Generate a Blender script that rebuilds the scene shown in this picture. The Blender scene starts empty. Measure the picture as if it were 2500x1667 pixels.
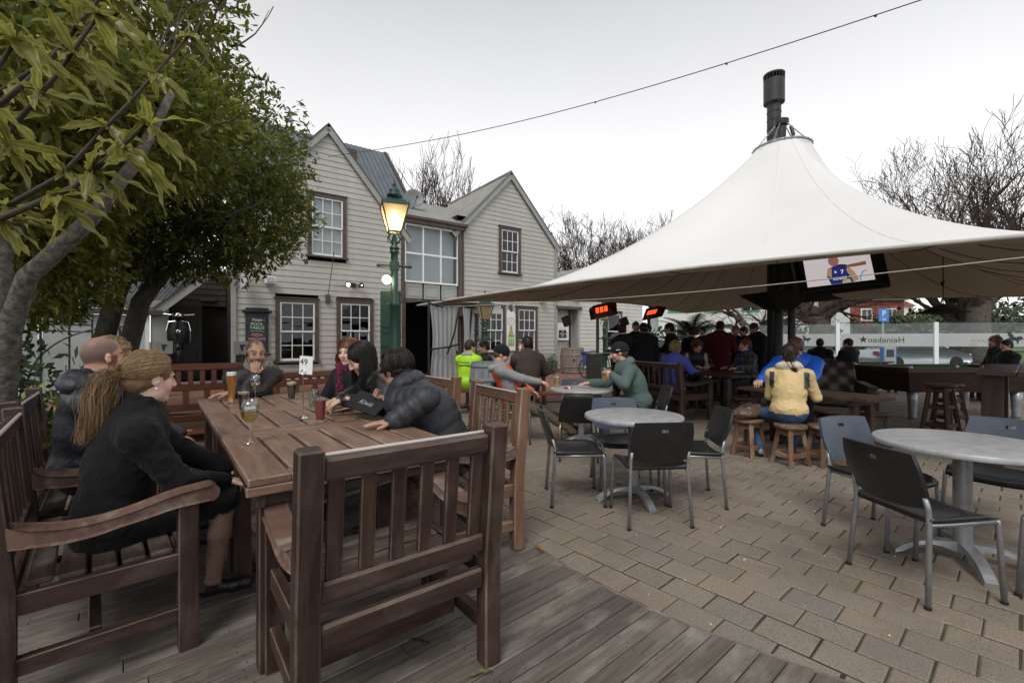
import bpy,math,random
import numpy as np
from mathutils import Vector,Matrix,Quaternion
SC=bpy.context.scene
COL=SC.collection
R=math.radians
random.seed(7)
RNG=np.random.default_rng(11)
# --- camera
cam_d=bpy.data.cameras.new("camera")
cam_d.sensor_width=36.0
cam_d.lens=15.84
cam_d.clip_start=0.05
cam_d.clip_end=2000.0
cam=bpy.data.objects.new("camera",cam_d)
cam.location=(0,0,1.28)
cam.rotation_euler=(R(90),0,0)
COL.objects.link(cam)
SC.camera=cam
CAM_H=1.28
# --- sky
SUN_EL,SUN_AZ=R(52),R(200)
world=bpy.data.worlds.new("World")
SC.world=world
world.use_nodes=True
wn,wl=world.node_tree.nodes,world.node_tree.links
wn.clear()
w_out=wn.new("ShaderNodeOutputWorld")
w_bg=wn.new("ShaderNodeBackground")
w_sky=wn.new("ShaderNodeTexSky")
w_sky.sky_type='NISHITA'
w_sky.sun_disc=False
w_sky.sun_elevation=SUN_EL
w_sky.sun_rotation=SUN_AZ
w_sky.air_density=1.6
w_sky.dust_density=4.0
w_bw=wn.new("ShaderNodeHueSaturation")
w_bw.inputs['Saturation'].default_value=0.12
w_bw.inputs['Value'].default_value=0.10
wl.new(w_sky.outputs[0],w_bw.inputs['Color'])
w_tc=wn.new("ShaderNodeTexCoord")
w_sep=wn.new("ShaderNodeSeparateXYZ")
wl.new(w_tc.outputs['Generated'],w_sep.inputs[0])
w_ramp=wn.new("ShaderNodeValToRGB")
w_ramp.color_ramp.elements[0].position=0.0
w_ramp.color_ramp.elements[0].color=(1.0,1.0,1.0,1)
w_ramp.color_ramp.elements[1].position=0.75
w_ramp.color_ramp.elements[1].color=(0.32,0.325,0.335,1)
e_=w_ramp.color_ramp.elements.new(0.33)
e_.color=(0.78,0.78,0.79,1)
wl.new(w_sep.outputs['Z'],w_ramp.inputs[0])
w_n=wn.new("ShaderNodeTexNoise")
w_n.inputs['Scale'].default_value=1.6
w_n.inputs['Detail'].default_value=5
wl.new(w_tc.outputs['Generated'],w_n.inputs['Vector'])
w_nr=wn.new("ShaderNodeMapRange")
w_nr.inputs[1].default_value=0.3
w_nr.inputs[2].default_value=0.7
w_nr.inputs[3].default_value=0.95
w_nr.inputs[4].default_value=1.04
wl.new(w_n.outputs['Fac'],w_nr.inputs[0])
w_mul=wn.new("ShaderNodeMixRGB")
w_mul.blend_type='MULTIPLY'
w_mul.inputs[0].default_value=1.0
wl.new(w_ramp.outputs[0],w_mul.inputs[1])
wl.new(w_nr.outputs[0],w_mul.inputs[2])
w_mix=wn.new("ShaderNodeMixRGB")
w_mix.inputs[0].default_value=0.12
wl.new(w_mul.outputs[0],w_mix.inputs[1])
wl.new(w_bw.outputs[0],w_mix.inputs[2])
wl.new(w_mix.outputs[0],w_bg.inputs[0])
w_bg.inputs[1].default_value=0.9
wl.new(w_bg.outputs[0],w_out.inputs[0])
# --- sun (veiled by cloud)
sun_d=bpy.data.lights.new("sun",'SUN')
sun_d.energy=1.1
sun_d.angle=R(25)
sun_d.color=(1.0,0.96,0.90)
sun=bpy.data.objects.new("sun",sun_d)
sun.rotation_euler=(R(90)-SUN_EL,0,R(-15))
COL.objects.link(sun)
# --- exposure, sampling
SC.view_settings.view_transform='Standard'
SC.view_settings.look='None'
SC.view_settings.exposure=0.7
SC.view_settings.gamma=1.0
SC.view_settings.use_curve_mapping=False
SC.render.engine='CYCLES'
SC.cycles.use_denoising=True
SC.cycles.max_bounces=7
SC.cycles.diffuse_bounces=4
SC.cycles.glossy_bounces=3
SC.cycles.transmission_bounces=6
SC.cycles.transparent_max_bounces=12
SC.cycles.caustics_reflective=False
SC.cycles.caustics_refractive=False
SC.cycles.sample_clamp_indirect=4.0
# --- object helpers
def tag(o,label=None,cat=None,group=None,kind=None):
 if label:o["label"]=label
 if cat:o["category"]=cat
 if group:o["group"]=group
 if kind:o["kind"]=kind
 return o
def thing(name,loc=(0,0,0),rz=0.0,label=None,cat=None,group=None,rot=None):
 o=bpy.data.objects.new(name,None)
 o.empty_display_size=0.05
 o.location=loc
 o.rotation_euler=rot if rot is not None else(0,0,rz)
 COL.objects.link(o)
 return tag(o,label,cat,group)
def link(name,me,m=None,parent=None,loc=(0,0,0),rot=(0,0,0),kind=None):
 if m is not None and len(me.materials)==0:
  for mm in(m if isinstance(m,(list,tuple))else[m]):
   me.materials.append(mm)
 o=bpy.data.objects.new(name,me)
 o.location=loc
 if isinstance(rot,Quaternion):
  o.rotation_mode='QUATERNION';o.rotation_quaternion=rot
 else:
  o.rotation_euler=rot
 if parent is not None:o.parent=parent
 COL.objects.link(o)
 if kind:o["kind"]=kind
 return o
def copy_tree(o,parent=None):
 c=o.copy()
 COL.objects.link(c)
 c.parent=parent
 for ch in list(o.children):
  copy_tree(ch,c)
 return c
def dup(root,loc=None,rz=None,label=None,group=None,scale=None):
 c=copy_tree(root)
 if loc is not None:c.location=loc
 if rz is not None:c.rotation_euler[2]=rz
 if label:c["label"]=label
 if group:c["group"]=group
 if scale is not None:c.scale=scale
 return c
def new_mesh(name,V,Fc,smooth=False):
 me=bpy.data.meshes.new(name)
 V=np.asarray(V,dtype=np.float32)
 me.from_pydata(V.tolist()if len(V)<50 else V,[],Fc if isinstance(Fc,list)else Fc.tolist())
 me.update()
 if smooth:
  me.polygons.foreach_set("use_smooth",np.ones(len(me.polygons),dtype=bool))
 return me
def big_mesh(name,V,Fc,smooth=False):
 """fast mesh from numpy arrays, faces all of one size"""
 V=np.ascontiguousarray(V,dtype=np.float32)
 Fc=np.ascontiguousarray(Fc,dtype=np.int32)
 k=Fc.shape[1]
 me=bpy.data.meshes.new(name)
 me.vertices.add(len(V))
 me.vertices.foreach_set("co",V.ravel())
 me.loops.add(Fc.size)
 me.loops.foreach_set("vertex_index",Fc.ravel())
 me.polygons.add(len(Fc))
 me.polygons.foreach_set("loop_start",np.arange(0,Fc.size,k,dtype=np.int32))
 me.polygons.foreach_set("loop_total",np.full(len(Fc),k,dtype=np.int32))
 if smooth:
  me.polygons.foreach_set("use_smooth",np.ones(len(Fc),dtype=bool))
 me.update(calc_edges=True)
 return me
class MB:
 """collects boxes, tubes, lathes, prisms into one mesh"""
 def __init__(self):
  self.v,self.f,self.m=[],[],[]
 def add(self,V,Fs,mi=0):
  n=len(self.v)
  self.v+=[tuple(p)for p in V]
  self.f+=[tuple(i+n for i in f)for f in Fs]
  self.m+=[mi]*len(Fs)
  return self
 def box(self,c,s,rz=0.0,M=None,mi=0):
  x,y,z=s[0]/2,s[1]/2,s[2]/2
  P=[Vector((a*x,b*y,d*z))for d in(-1,1)for b in(-1,1)for a in(-1,1)]
  M=M or Matrix.Rotation(rz,3,'Z')
  c=Vector(c)
  P=[M@p+c for p in P]
  return self.add(P,[(0,2,3,1),(4,5,7,6),(0,1,5,4),(2,6,7,3),(0,4,6,2),(1,3,7,5)],mi)
 def beam(self,a,b,w,t,up=(0,0,1),mi=0):
  a,b=Vector(a),Vector(b)
  d=(b-a)
  L=d.length
  if L<1e-6:return self
  x=d/L
  u=Vector(up)
  if abs(x.dot(u))>.98:u=Vector((0,1,0))
  y=u.cross(x).normalized();z=x.cross(y)
  M=Matrix((x,y,z)).transposed()
  return self.box((a+b)/2,(L,w,t),M=M,mi=mi)
 def tube(self,pts,r,n=8,cap=True,mi=0,closed=False):
  pts=[Vector(p)for p in pts]
  k=len(pts)
  rr=r if isinstance(r,(list,tuple))else[r]*k
  base=len(self.v)
  prev=None
  for i,p in enumerate(pts):
   if closed:t=pts[(i+1)%k]-pts[i-1]
   else:t=pts[min(i+1,k-1)]-pts[max(i-1,0)]
   if t.length<1e-9:t=Vector((0,0,1))
   t.normalize()
   if prev is None:
    u=Vector((0,0,1))if abs(t.z)<.9 else Vector((1,0,0))
    a=t.cross(u).normalized()
   else:
    a=(prev-t*prev.dot(t))
    a=a.normalized()if a.length>1e-6 else t.orthogonal().normalized()
   prev=a
   b=t.cross(a)
   for j in range(n):
    an=2*math.pi*j/n
    q=p+(a*math.cos(an)+b*math.sin(an))*rr[i]
    self.v.append(tuple(q))
  for i in range(k if closed else k-1):
   i2=(i+1)%k
   for j in range(n):
    j2=(j+1)%n
    self.f.append((base+i*n+j,base+i*n+j2,base+i2*n+j2,base+i2*n+j));self.m.append(mi)
  if cap and not closed:
   self.f.append(tuple(base+j for j in range(n))[::-1]);self.m.append(mi)
   self.f.append(tuple(base+(k-1)*n+j for j in range(n)));self.m.append(mi)
  return self
 def lathe(self,prof,n=16,c=(0,0,0),mi=0,cap=True,rot=0.0,sx=1.0,sy=1.0):
  base=len(self.v)
  for r_,z in prof:
   for j in range(n):
    an=2*math.pi*j/n+rot
    self.v.append((c[0]+sx*r_*math.cos(an),c[1]+sy*r_*math.sin(an),c[2]+z))
  k=len(prof)
  for i in range(k-1):
   for j in range(n):
    j2=(j+1)%n
    self.f.append((base+i*n+j,base+i*n+j2,base+(i+1)*n+j2,base+(i+1)*n+j));self.m.append(mi)
  if cap:
   if prof[0][0]>1e-5:self.f.append(tuple(base+j for j in range(n))[::-1]);self.m.append(mi)
   if prof[-1][0]>1e-5:self.f.append(tuple(base+(k-1)*n+j for j in range(n)));self.m.append(mi)
  return self
 def prism(self,poly,h,frame=None,mi=0):
  """poly: 2D points ccw; extruded 0..h along the third axis; frame: 4x4 to place it"""
  n=len(poly)
  M=frame or Matrix.Identity(4)
  V=[M@Vector((p[0],p[1],0))for p in poly]+[M@Vector((p[0],p[1],h))for p in poly]
  Fs=[tuple(range(n))[::-1],tuple(range(n,2*n))]
  Fs+=[(i,(i+1)%n,n+(i+1)%n,n+i)for i in range(n)]
  return self.add(V,Fs,mi)
 def sphere(self,c,r,nu=12,nv=8,mi=0,M=None):
  rx,ry,rz=r if isinstance(r,(tuple,list))else(r,r,r)
  P=[]
  for i in range(nv+1):
   th=math.pi*i/nv
   for j in range(nu):
    ph=2*math.pi*j/nu
    p=Vector((rx*math.sin(th)*math.cos(ph),ry*math.sin(th)*math.sin(ph),rz*math.cos(th)))
    if M:p=M@p
    P.append(p+Vector(c))
  Fs=[]
  for i in range(nv):
   for j in range(nu):
    j2=(j+1)%nu
    if i==0:Fs.append((0,(i+1)*nu+j,(i+1)*nu+j2))
    elif i==nv-1:Fs.append((i*nu+j,(i+1)*nu,i*nu+j2))
    else:Fs.append((i*nu+j,(i+1)*nu+j,(i+1)*nu+j2,i*nu+j2))
  return self.add(P,Fs,mi)
 def build(self,name,m=None,parent=None,loc=(0,0,0),rot=(0,0,0),smooth=False,bevel=0.0,kind=None,auto=None):
  me=bpy.data.meshes.new(name)
  me.from_pydata(self.v,[],self.f)
  me.update()
  mats=m if isinstance(m,(list,tuple))else([m]if m else[])
  for mm in mats:me.materials.append(mm)
  if len(mats)>1:me.polygons.foreach_set("material_index",self.m)
  if smooth:
   me.polygons.foreach_set("use_smooth",[True]*len(me.polygons))
   if auto is not None:
    try:me.set_sharp_from_angle(angle=R(auto))
    except Exception:pass
  o=link(name,me,None,parent,loc,rot,kind)
  if bevel:
   b=o.modifiers.new("bevel",'BEVEL');b.width=bevel;b.segments=2;b.limit_method='ANGLE';b.angle_limit=R(40)
  return o
_barcache={}
WORN={}
def chamfer_box(L,w,t,c=0.004,m=None):
 key=(round(L,3),round(w,3),round(t,3),round(c,4),m.name if m else None)
 if key in _barcache:return _barcache[key]
 c=min(c,w*.4,t*.4,L*.4)
 x,y,z=L/2,w/2,t/2
 V,F=[],[]
 def sect(xx,yy,zz,cc):
  return[(xx,-yy+cc,-zz),(xx,yy-cc,-zz),(xx,yy,-zz+cc),(xx,yy,zz-cc),(xx,yy-cc,zz),(xx,-yy+cc,zz),(xx,-yy,zz-cc),(xx,-yy,-zz+cc)]
 S=[sect(-x,y-c,z-c,c*.5),sect(-x+c,y,z,c),sect(x-c,y,z,c),sect(x,y-c,z-c,c*.5)]
 for s in S:V+=s
 for i in range(3):
  for j in range(8):
   j2=(j+1)%8
   F.append((i*8+j,i*8+j2,(i+1)*8+j2,(i+1)*8+j))
 F.append(tuple(range(8))[::-1]);F.append(tuple(range(24,32)))
 me=bpy.data.meshes.new("bar")
 me.from_pydata(V,[],F);me.update()
 if m:
  me.materials.append(m)
  wm=WORN.get(m.name)
  if wm is not None:
   me.materials.append(wm)
   mi=[0]*len(F)
   for i in range(3):
    for j in range(8):
     if i!=1 or j%2:mi[i*8+j]=1
   me.polygons.foreach_set("material_index",mi)
 _barcache[key]=me
 return me
def frame_of(a,b,up=(0,0,1)):
 a,b=Vector(a),Vector(b)
 x=(b-a).normalized()
 u=Vector(up)
 if abs(x.dot(u))>.98:u=Vector((0,1,0))if abs(x.y)<.9 else Vector((1,0,0))
 y=u.cross(x).normalized();z=x.cross(y)
 return Matrix((x,y,z)).transposed()
def bar(name,a,b,w,t,m,parent=None,up=(0,0,1),c=0.004):
 """a squared timber/metal bar from a to b (local x runs along its length, so grain follows it)"""
 a,b=Vector(a),Vector(b)
 me=chamfer_box((b-a).length,w,t,c,m)
 return link(name,me,None,parent,(a+b)/2,frame_of(a,b,up).to_quaternion())
def bent_bar(name,pts,w,t,m,parent=None,up=(0,1,0),c=.007):
 """one squared timber through several points"""
 pts=[Vector(p)for p in pts]
 fr=frame_of(pts[0],pts[-1],up);q=fr.to_quaternion();o_=(pts[0]+pts[-1])/2
 loc_=[fr.transposed()@(p-o_)for p in pts]
 secs=[(loc_[0],c)]+[(p,0)for p in loc_[1:-1]]+[(loc_[-1],c)]
 V,F,mi=[],[],[]
 rows=[(loc_[0],1,-1)]+[(loc_[0]+(loc_[1]-loc_[0]).normalized()*c,0,0)]+[(p,0,0)for p in loc_[1:-1]]+[(loc_[-1]-(loc_[-1]-loc_[-2]).normalized()*c,0,0),(loc_[-1],1,1)]
 for p,e,_ in rows:
  y,z,cc=w/2-(c if e else 0),t/2-(c if e else 0),c*(.5 if e else 1)
  V+=[(p.x,p.y+a,p.z+b)for a,b in((-y+cc,-z),(y-cc,-z),(y,-z+cc),(y,z-cc),(y-cc,z),(-y+cc,z),(-y,z-cc),(-y,-z+cc))]
 n=len(rows)
 for i in range(n-1):
  for j in range(8):
   j2=(j+1)%8
   F.append((i*8+j,i*8+j2,(i+1)*8+j2,(i+1)*8+j));mi.append(1 if(j%2 or i in(0,n-2))else 0)
 F+=[tuple(range(8))[::-1],tuple(range((n-1)*8,n*8))];mi+=[0,0]
 me=bpy.data.meshes.new(name);me.from_pydata(V,[],F);me.update();me.materials.append(m)
 if m.name in WORN:me.materials.append(WORN[m.name]);me.polygons.foreach_set("material_index",mi)
 return link(name,me,None,parent,o_,q)
 # --- materials
def rgb(c):return(c[0],c[1],c[2],1.0)
def mat(name,col=(.5,.5,.5),rough=.6,metal=0.0,spec=None,emit=None,estr=0.0,trans=0.0,ior=None,alpha=None,coat=0.0,sheen=0.0):
 m=bpy.data.materials.new(name)
 m.use_nodes=True
 p=m.node_tree.nodes["Principled BSDF"]
 p.inputs['Base Color'].default_value=rgb(col)
 p.inputs['Roughness'].default_value=rough
 p.inputs['Metallic'].default_value=metal
 if spec is not None:p.inputs['Specular IOR Level'].default_value=spec
 if emit is not None:
  p.inputs['Emission Color'].default_value=rgb(emit);p.inputs['Emission Strength'].default_value=estr
 if trans:p.inputs['Transmission Weight'].default_value=trans
 if ior:p.inputs['IOR'].default_value=ior
 if alpha is not None:p.inputs['Alpha'].default_value=alpha
 if coat:p.inputs['Coat Weight'].default_value=coat;p.inputs['Coat Roughness'].default_value=.15
 if sheen:p.inputs['Sheen Weight'].default_value=sheen
 return m
def nodes(m):
 nt=m.node_tree
 return nt.nodes,nt.links,nt.nodes["Principled BSDF"]
def noise_node(N,L,vec,scale,detail=4,rough=.6,dist=0.0):
 n=N.new("ShaderNodeTexNoise")
 n.inputs['Scale'].default_value=scale;n.inputs['Detail'].default_value=detail
 n.inputs['Roughness'].default_value=rough;n.inputs['Distortion'].default_value=dist
 if vec is not None:L.new(vec,n.inputs['Vector'])
 return n
def ramp_node(N,L,fac,stops):
 r=N.new("ShaderNodeValToRGB")
 el=r.color_ramp.elements
 el[0].position,el[0].color=stops[0][0],rgb(stops[0][1])
 el[1].position,el[1].color=stops[-1][0],rgb(stops[-1][1])
 for p,c in stops[1:-1]:
  e=el.new(p);e.color=rgb(c)
 L.new(fac,r.inputs[0])
 return r
def mixc(N,L,fac,a,b,mode='MIX'):
 x=N.new("ShaderNodeMixRGB");x.blend_type=mode
 for sock,v in((x.inputs[0],fac),(x.inputs[1],a),(x.inputs[2],b)):
  if hasattr(v,"links")or isinstance(v,bpy.types.NodeSocket):L.new(v,sock)
  elif isinstance(v,(int,float)):sock.default_value=v if sock.type=='VALUE'else(v,v,v,1)
  else:sock.default_value=rgb(v)
 return x
def bump(N,L,P,h,strength=.3,dist=.01):
 b=N.new("ShaderNodeBump");b.inputs['Strength'].default_value=strength;b.inputs['Distance'].default_value=dist
 L.new(h,b.inputs['Height']);L.new(b.outputs[0],P.inputs['Normal'])
 return b
def mapping(N,L,out,scale=(1,1,1),loc=None,locsock=None):
 mp=N.new("ShaderNodeMapping")
 mp.inputs['Scale'].default_value=scale
 if loc:mp.inputs['Location'].default_value=loc
 if locsock is not None:L.new(locsock,mp.inputs['Location'])
 L.new(out,mp.inputs['Vector'])
 return mp
def rand_vec(N,L,k=37.0):
 oi=N.new("ShaderNodeObjectInfo")
 mu=N.new("ShaderNodeMath");mu.operation='MULTIPLY';mu.inputs[1].default_value=k
 L.new(oi.outputs['Random'],mu.inputs[0])
 cb=N.new("ShaderNodeCombineXYZ")
 for i in range(3):L.new(mu.outputs[0],cb.inputs[i])
 return oi,cb
def wood(name,dark,light,grey=None,rough=.55,gx=2.2,gy=26.0,vary=.25,worn=.35,bumpk=.25,spec=.35):
 """stained timber, grain along the object's local x; grey = weathered tint on worn patches"""
 m=mat(name,light,rough,spec=spec)
 N,L,P=nodes(m)
 tc=N.new("ShaderNodeTexCoord")
 oi,rv=rand_vec(N,L)
 mp=mapping(N,L,tc.outputs['Object'],(gx,gy,gy),locsock=rv.outputs[0])
 n1=noise_node(N,L,mp.outputs[0],1.0,6,.65,.6)
 r1=ramp_node(N,L,n1.outputs['Fac'],[(.28,dark),(.52,[(a+b)/2 for a,b in zip(dark,light)]),(.75,light)])
 mp2=mapping(N,L,tc.outputs['Object'],(3.0,7.0,7.0),locsock=rv.outputs[0])
 n2=noise_node(N,L,mp2.outputs[0],1.2,5,.6)
 col=r1.outputs[0]
 if grey is not None:
  rg=ramp_node(N,L,n2.outputs['Fac'],[(.5,(0,0,0)),(.72,(worn,worn,worn))])
  col=mixc(N,L,rg.outputs[0],col,grey).outputs[0]
 hv=N.new("ShaderNodeHueSaturation")
 mr=N.new("ShaderNodeMapRange");mr.inputs[3].default_value=1-vary;mr.inputs[4].default_value=1+vary
 L.new(oi.outputs['Random'],mr.inputs[0]);L.new(mr.outputs[0],hv.inputs['Value'])
 L.new(col,hv.inputs['Color']);L.new(hv.outputs[0],P.inputs['Base Color'])
 rr=N.new("ShaderNodeMapRange");rr.inputs[3].default_value=rough-.12;rr.inputs[4].default_value=rough+.2
 L.new(n2.outputs['Fac'],rr.inputs[0]);L.new(rr.outputs[0],P.inputs['Roughness'])
 bump(N,L,P,n1.outputs['Fac'],bumpk,.004)
 return m
def noisy(name,c1,c2,scale=8.0,rough=.6,bumpk=.15,detail=6,metal=0.0,coords='Object',spec=None,bdist=.01,lo=.35,hi=.65):
 m=mat(name,c1,rough,metal,spec)
 N,L,P=nodes(m)
 tc=N.new("ShaderNodeTexCoord")
 n1=noise_node(N,L,tc.outputs[coords],scale,detail)
 r1=ramp_node(N,L,n1.outputs['Fac'],[(lo,c1),(hi,c2)])
 L.new(r1.outputs[0],P.inputs['Base Color'])
 if bumpk:bump(N,L,P,n1.outputs['Fac'],bumpk,bdist)
 return m
def attr_mat(name,rough=.8,spec=.3,bscale=60.0,bk=.25,bdist=.004,sheen=0.0,sss=0.0,vary=.12,stretch=None,fold=15.0):
 """colour comes from the mesh's own 'Col' attribute (dye of the cloth, skin tone), fine weave from noise"""
 m=mat(name,(.5,.5,.5),rough,spec=spec,sheen=sheen)
 N,L,P=nodes(m)
 at=N.new("ShaderNodeAttribute");at.attribute_name="Col"
 tc=N.new("ShaderNodeTexCoord")
 src=tc.outputs['Object']
 if stretch:src=mapping(N,L,src,stretch).outputs[0]
 n1=noise_node(N,L,src,bscale,5)
 n2=noise_node(N,L,tc.outputs['Object'],9.0,4)
 n3=noise_node(N,L,mapping(N,L,tc.outputs['Object'],(1,1,.6)).outputs[0],fold,3,.5,2.2)
 mr=N.new("ShaderNodeMapRange");mr.inputs[1].default_value=.3;mr.inputs[2].default_value=.7
 mr.inputs[3].default_value=1-vary;mr.inputs[4].default_value=1+vary
 L.new(n2.outputs['Fac'],mr.inputs[0])
 mx=mixc(N,L,1.0,at.outputs['Color'],mr.outputs[0],'MULTIPLY')
 L.new(mx.outputs[0],P.inputs['Base Color'])
 if sss:
  P.inputs['Subsurface Weight'].default_value=sss
  P.inputs['Subsurface Radius'].default_value=(.012,.005,.003)
  P.inputs['Subsurface Scale'].default_value=.5
 if bk:
  ad=N.new("ShaderNodeMath");ad.operation='ADD'
  mu=N.new("ShaderNodeMath");mu.operation='MULTIPLY';mu.inputs[1].default_value=.35
  L.new(n1.outputs['Fac'],mu.inputs[0]);L.new(mu.outputs[0],ad.inputs[0]);L.new(n3.outputs['Fac'],ad.inputs[1])
  bump(N,L,P,ad.outputs[0],bk,bdist)
 return m
def glass_pane(name,tint=(.9,.95,.95),dark=0.0,rough=0.0,f0=.045):
 """thin window glass: clear, mirror-like at a slant"""
 m=bpy.data.materials.new(name);m.use_nodes=True
 nt=m.node_tree;N,L=nt.nodes,nt.links
 N.clear()
 out=N.new("ShaderNodeOutputMaterial")
 tr=N.new("ShaderNodeBsdfTransparent");tr.inputs[0].default_value=rgb([c*(1-dark)for c in tint])
 gl=N.new("ShaderNodeBsdfGlossy");gl.inputs['Roughness'].default_value=rough;gl.inputs[0].default_value=(.95,.97,1,1)
 lw=N.new("ShaderNodeLayerWeight");lw.inputs[0].default_value=.5
 pw=N.new("ShaderNodeMath");pw.operation='POWER';pw.inputs[1].default_value=4.0;L.new(lw.outputs['Facing'],pw.inputs[0])
 fr=N.new("ShaderNodeMapRange");fr.inputs[3].default_value=f0;fr.inputs[4].default_value=.95;L.new(pw.outputs[0],fr.inputs[0])
 mx=N.new("ShaderNodeMixShader")
 L.new(fr.outputs[0],mx.inputs[0]);L.new(tr.outputs[0],mx.inputs[1]);L.new(gl.outputs[0],mx.inputs[2])
 L.new(mx.outputs[0],out.inputs[0])
 return m
def text_obj(name,s,size,m,parent=None,loc=(0,0,0),rot=(0,0,0),depth=0.001,align='CENTER',shear=0.0,sx=1.0,space=1.0):
 cu=bpy.data.curves.new(name,'FONT')
 cu.body=s;cu.size=size;cu.align_x=align;cu.align_y='CENTER';cu.extrude=depth;cu.shear=shear
 cu.space_line=.95;cu.space_character=space;cu.resolution_u=3
 t=bpy.data.objects.new(name+"_tmp",cu)
 COL.objects.link(t)
 dg=bpy.context.evaluated_depsgraph_get()
 me=bpy.data.meshes.new_from_object(t.evaluated_get(dg))
 bpy.data.objects.remove(t,do_unlink=True)
 me.name=name
 me.materials.clear()
 o=link(name,me,m,parent,loc,rot)
 o.scale=(sx,1,1)
 return o
def set_col(me,cols):
 a=me.color_attributes.new("Col",'FLOAT_COLOR','POINT')
 c=np.ones((len(me.vertices),4),dtype=np.float32);c[:,:3]=cols
 a.data.foreach_set("color",c.ravel())
M={}
M['bench']=wood('bench_wood',(.020,.0105,.0085),(.066,.037,.029),grey=(.14,.105,.088),rough=.42,worn=.42,vary=.14)
WORN['bench_wood']=wood('bench_wood_worn',(.03,.016,.013),(.16,.115,.09),grey=(.22,.175,.145),rough=.55,worn=.6,vary=.12,gx=5)
M['bench_pale']=wood('bench_wood_pale',(.10,.05,.03),(.21,.12,.075),grey=(.27,.22,.18),rough=.6,worn=.5,vary=.1)
M['bench_seat']=wood('bench_seat_wood',(.055,.036,.030),(.12,.085,.070),grey=(.23,.20,.175),rough=.6,worn=.7,vary=.1)
M['bench_arm']=wood('bench_arm_wood',(.09,.05,.038),(.17,.10,.075),grey=(.30,.26,.225),rough=.6,worn=.8,vary=.08)
M['table']=wood('table_wood',(.125,.070,.048),(.30,.190,.140),grey=(.34,.265,.21),rough=.36,worn=.45,vary=.12,bumpk=.15)
WORN['table_wood']=wood('table_wood_worn',(.14,.085,.06),(.36,.26,.20),grey=(.42,.35,.29),rough=.5,worn=.6,vary=.1,gx=5)
WORN['bench_wood_pale']=wood('bench_pale_worn',(.14,.08,.05),(.30,.22,.16),grey=(.36,.30,.25),rough=.6,worn=.6,vary=.1,gx=5)
M['far_bench']=wood('far_bench_wood',(.10,.033,.018),(.19,.070,.040),rough=.45,vary=.1)
M['dark_wood']=wood('dark_wood',(.022,.012,.009),(.06,.032,.022),grey=(.10,.075,.06),rough=.4,worn=.4)
M['stool']=wood('stool_wood',(.09,.045,.025),(.22,.12,.07),grey=(.40,.33,.25),rough=.55,worn=.9)
M['stool_dark']=wood('stool_wood_dark',(.035,.018,.011),(.09,.048,.03),rough=.45)
M['deck']=wood('deck_wood',(.070,.058,.048),(.185,.162,.140),grey=(.26,.24,.215),rough=.75,gx=1.6,gy=38,vary=.2,worn=.8,bumpk=.5)
M['black_plastic']=noisy('black_plastic',(.012,.012,.013),(.020,.019,.020),30,.33,.05)
M['steel']=noisy('chair_steel',(.26,.27,.285),(.36,.37,.385),12,.38,.03,metal=.55)
M['brass_steel']=mat('brass_steel',(.42,.33,.20),.3,.9)
M['dark_metal']=noisy('dark_metal',(.014,.014,.015),(.03,.029,.028),12,.5,.05)
M['green_paint']=noisy('green_paint',(.010,.045,.032),(.017,.062,.045),6,.42,.05)
M['white_paint']=noisy('white_paint',(.74,.74,.73),(.82,.82,.81),3,.5,.02)
M['trim']=noisy('trim_paint',(.062,.042,.036),(.088,.062,.054),4,.55,.05)
M['glass']=glass_pane('window_glass')
M['chrome']=mat('chrome',(.75,.75,.76),.15,1.0)
M['black']=mat('matte_black',(.008,.008,.008),.7)
M['white_print']=mat('white_print',(.82,.82,.80),.7)
# ===== ground, deck, paving
M['soil']=noisy('soil',(.05,.042,.033),(.085,.075,.06),3,.9,.3,coords='Object')
g=MB().box((0,300,-.16),(1600,1600,.2))
tag(g.build('ground',M['soil']),kind='structure')
# ---- pavers: laid in running bond, courses along c_dir
def paver_material():
 m=mat('paver_concrete',(.3,.25,.2),.82,spec=.3)
 N,L,P=nodes(m)
 geo=N.new("ShaderNodeNewGeometry")
 oi=N.new("ShaderNodeObjectInfo")
 ad=N.new("ShaderNodeMath");ad.operation='ADD'
 L.new(geo.outputs['Random Per Island'],ad.inputs[0]);L.new(oi.outputs['Random'],ad.inputs[1])
 fr=N.new("ShaderNodeMath");fr.operation='FRACT';L.new(ad.outputs[0],fr.inputs[0])
 r0=ramp_node(N,L,fr.outputs[0],[(0,(.205,.178,.150)),(.3,(.245,.206,.168)),(.55,(.258,.208,.168)),(.8,(.232,.20,.168)),(1,(.205,.186,.164))])
 n1=noise_node(N,L,geo.outputs['Position'],150,3,.85)
 r1=ramp_node(N,L,n1.outputs['Fac'],[(.32,(.45,.45,.46)),(.5,(1,1,1)),(.7,(1.35,1.33,1.28))])
 c=mixc(N,L,1.0,r0.outputs[0],r1.outputs[0],'MULTIPLY')
 n2=noise_node(N,L,geo.outputs['Position'],1.3,6,.65)
 r2=ramp_node(N,L,n2.outputs['Fac'],[(.3,(.74,.74,.72)),(.52,(1,1,1)),(.8,(1.12,1.1,1.06))])
 c2=mixc(N,L,1.0,c.outputs[0],r2.outputs[0],'MULTIPLY')
 n3=noise_node(N,L,geo.outputs['Position'],2.2,7,.7,.5)
 r3=ramp_node(N,L,n3.outputs['Fac'],[(.60,(0,0,0)),(.74,(.40,.40,.40))])
 c3=mixc(N,L,r3.outputs[0],c2.outputs[0],(.12,.125,.10))
 L.new(c3.outputs[0],P.inputs['Base Color'])
 bump(N,L,P,n1.outputs['Fac'],.35,.003)
 return m
M['paver']=paver_material()
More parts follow.
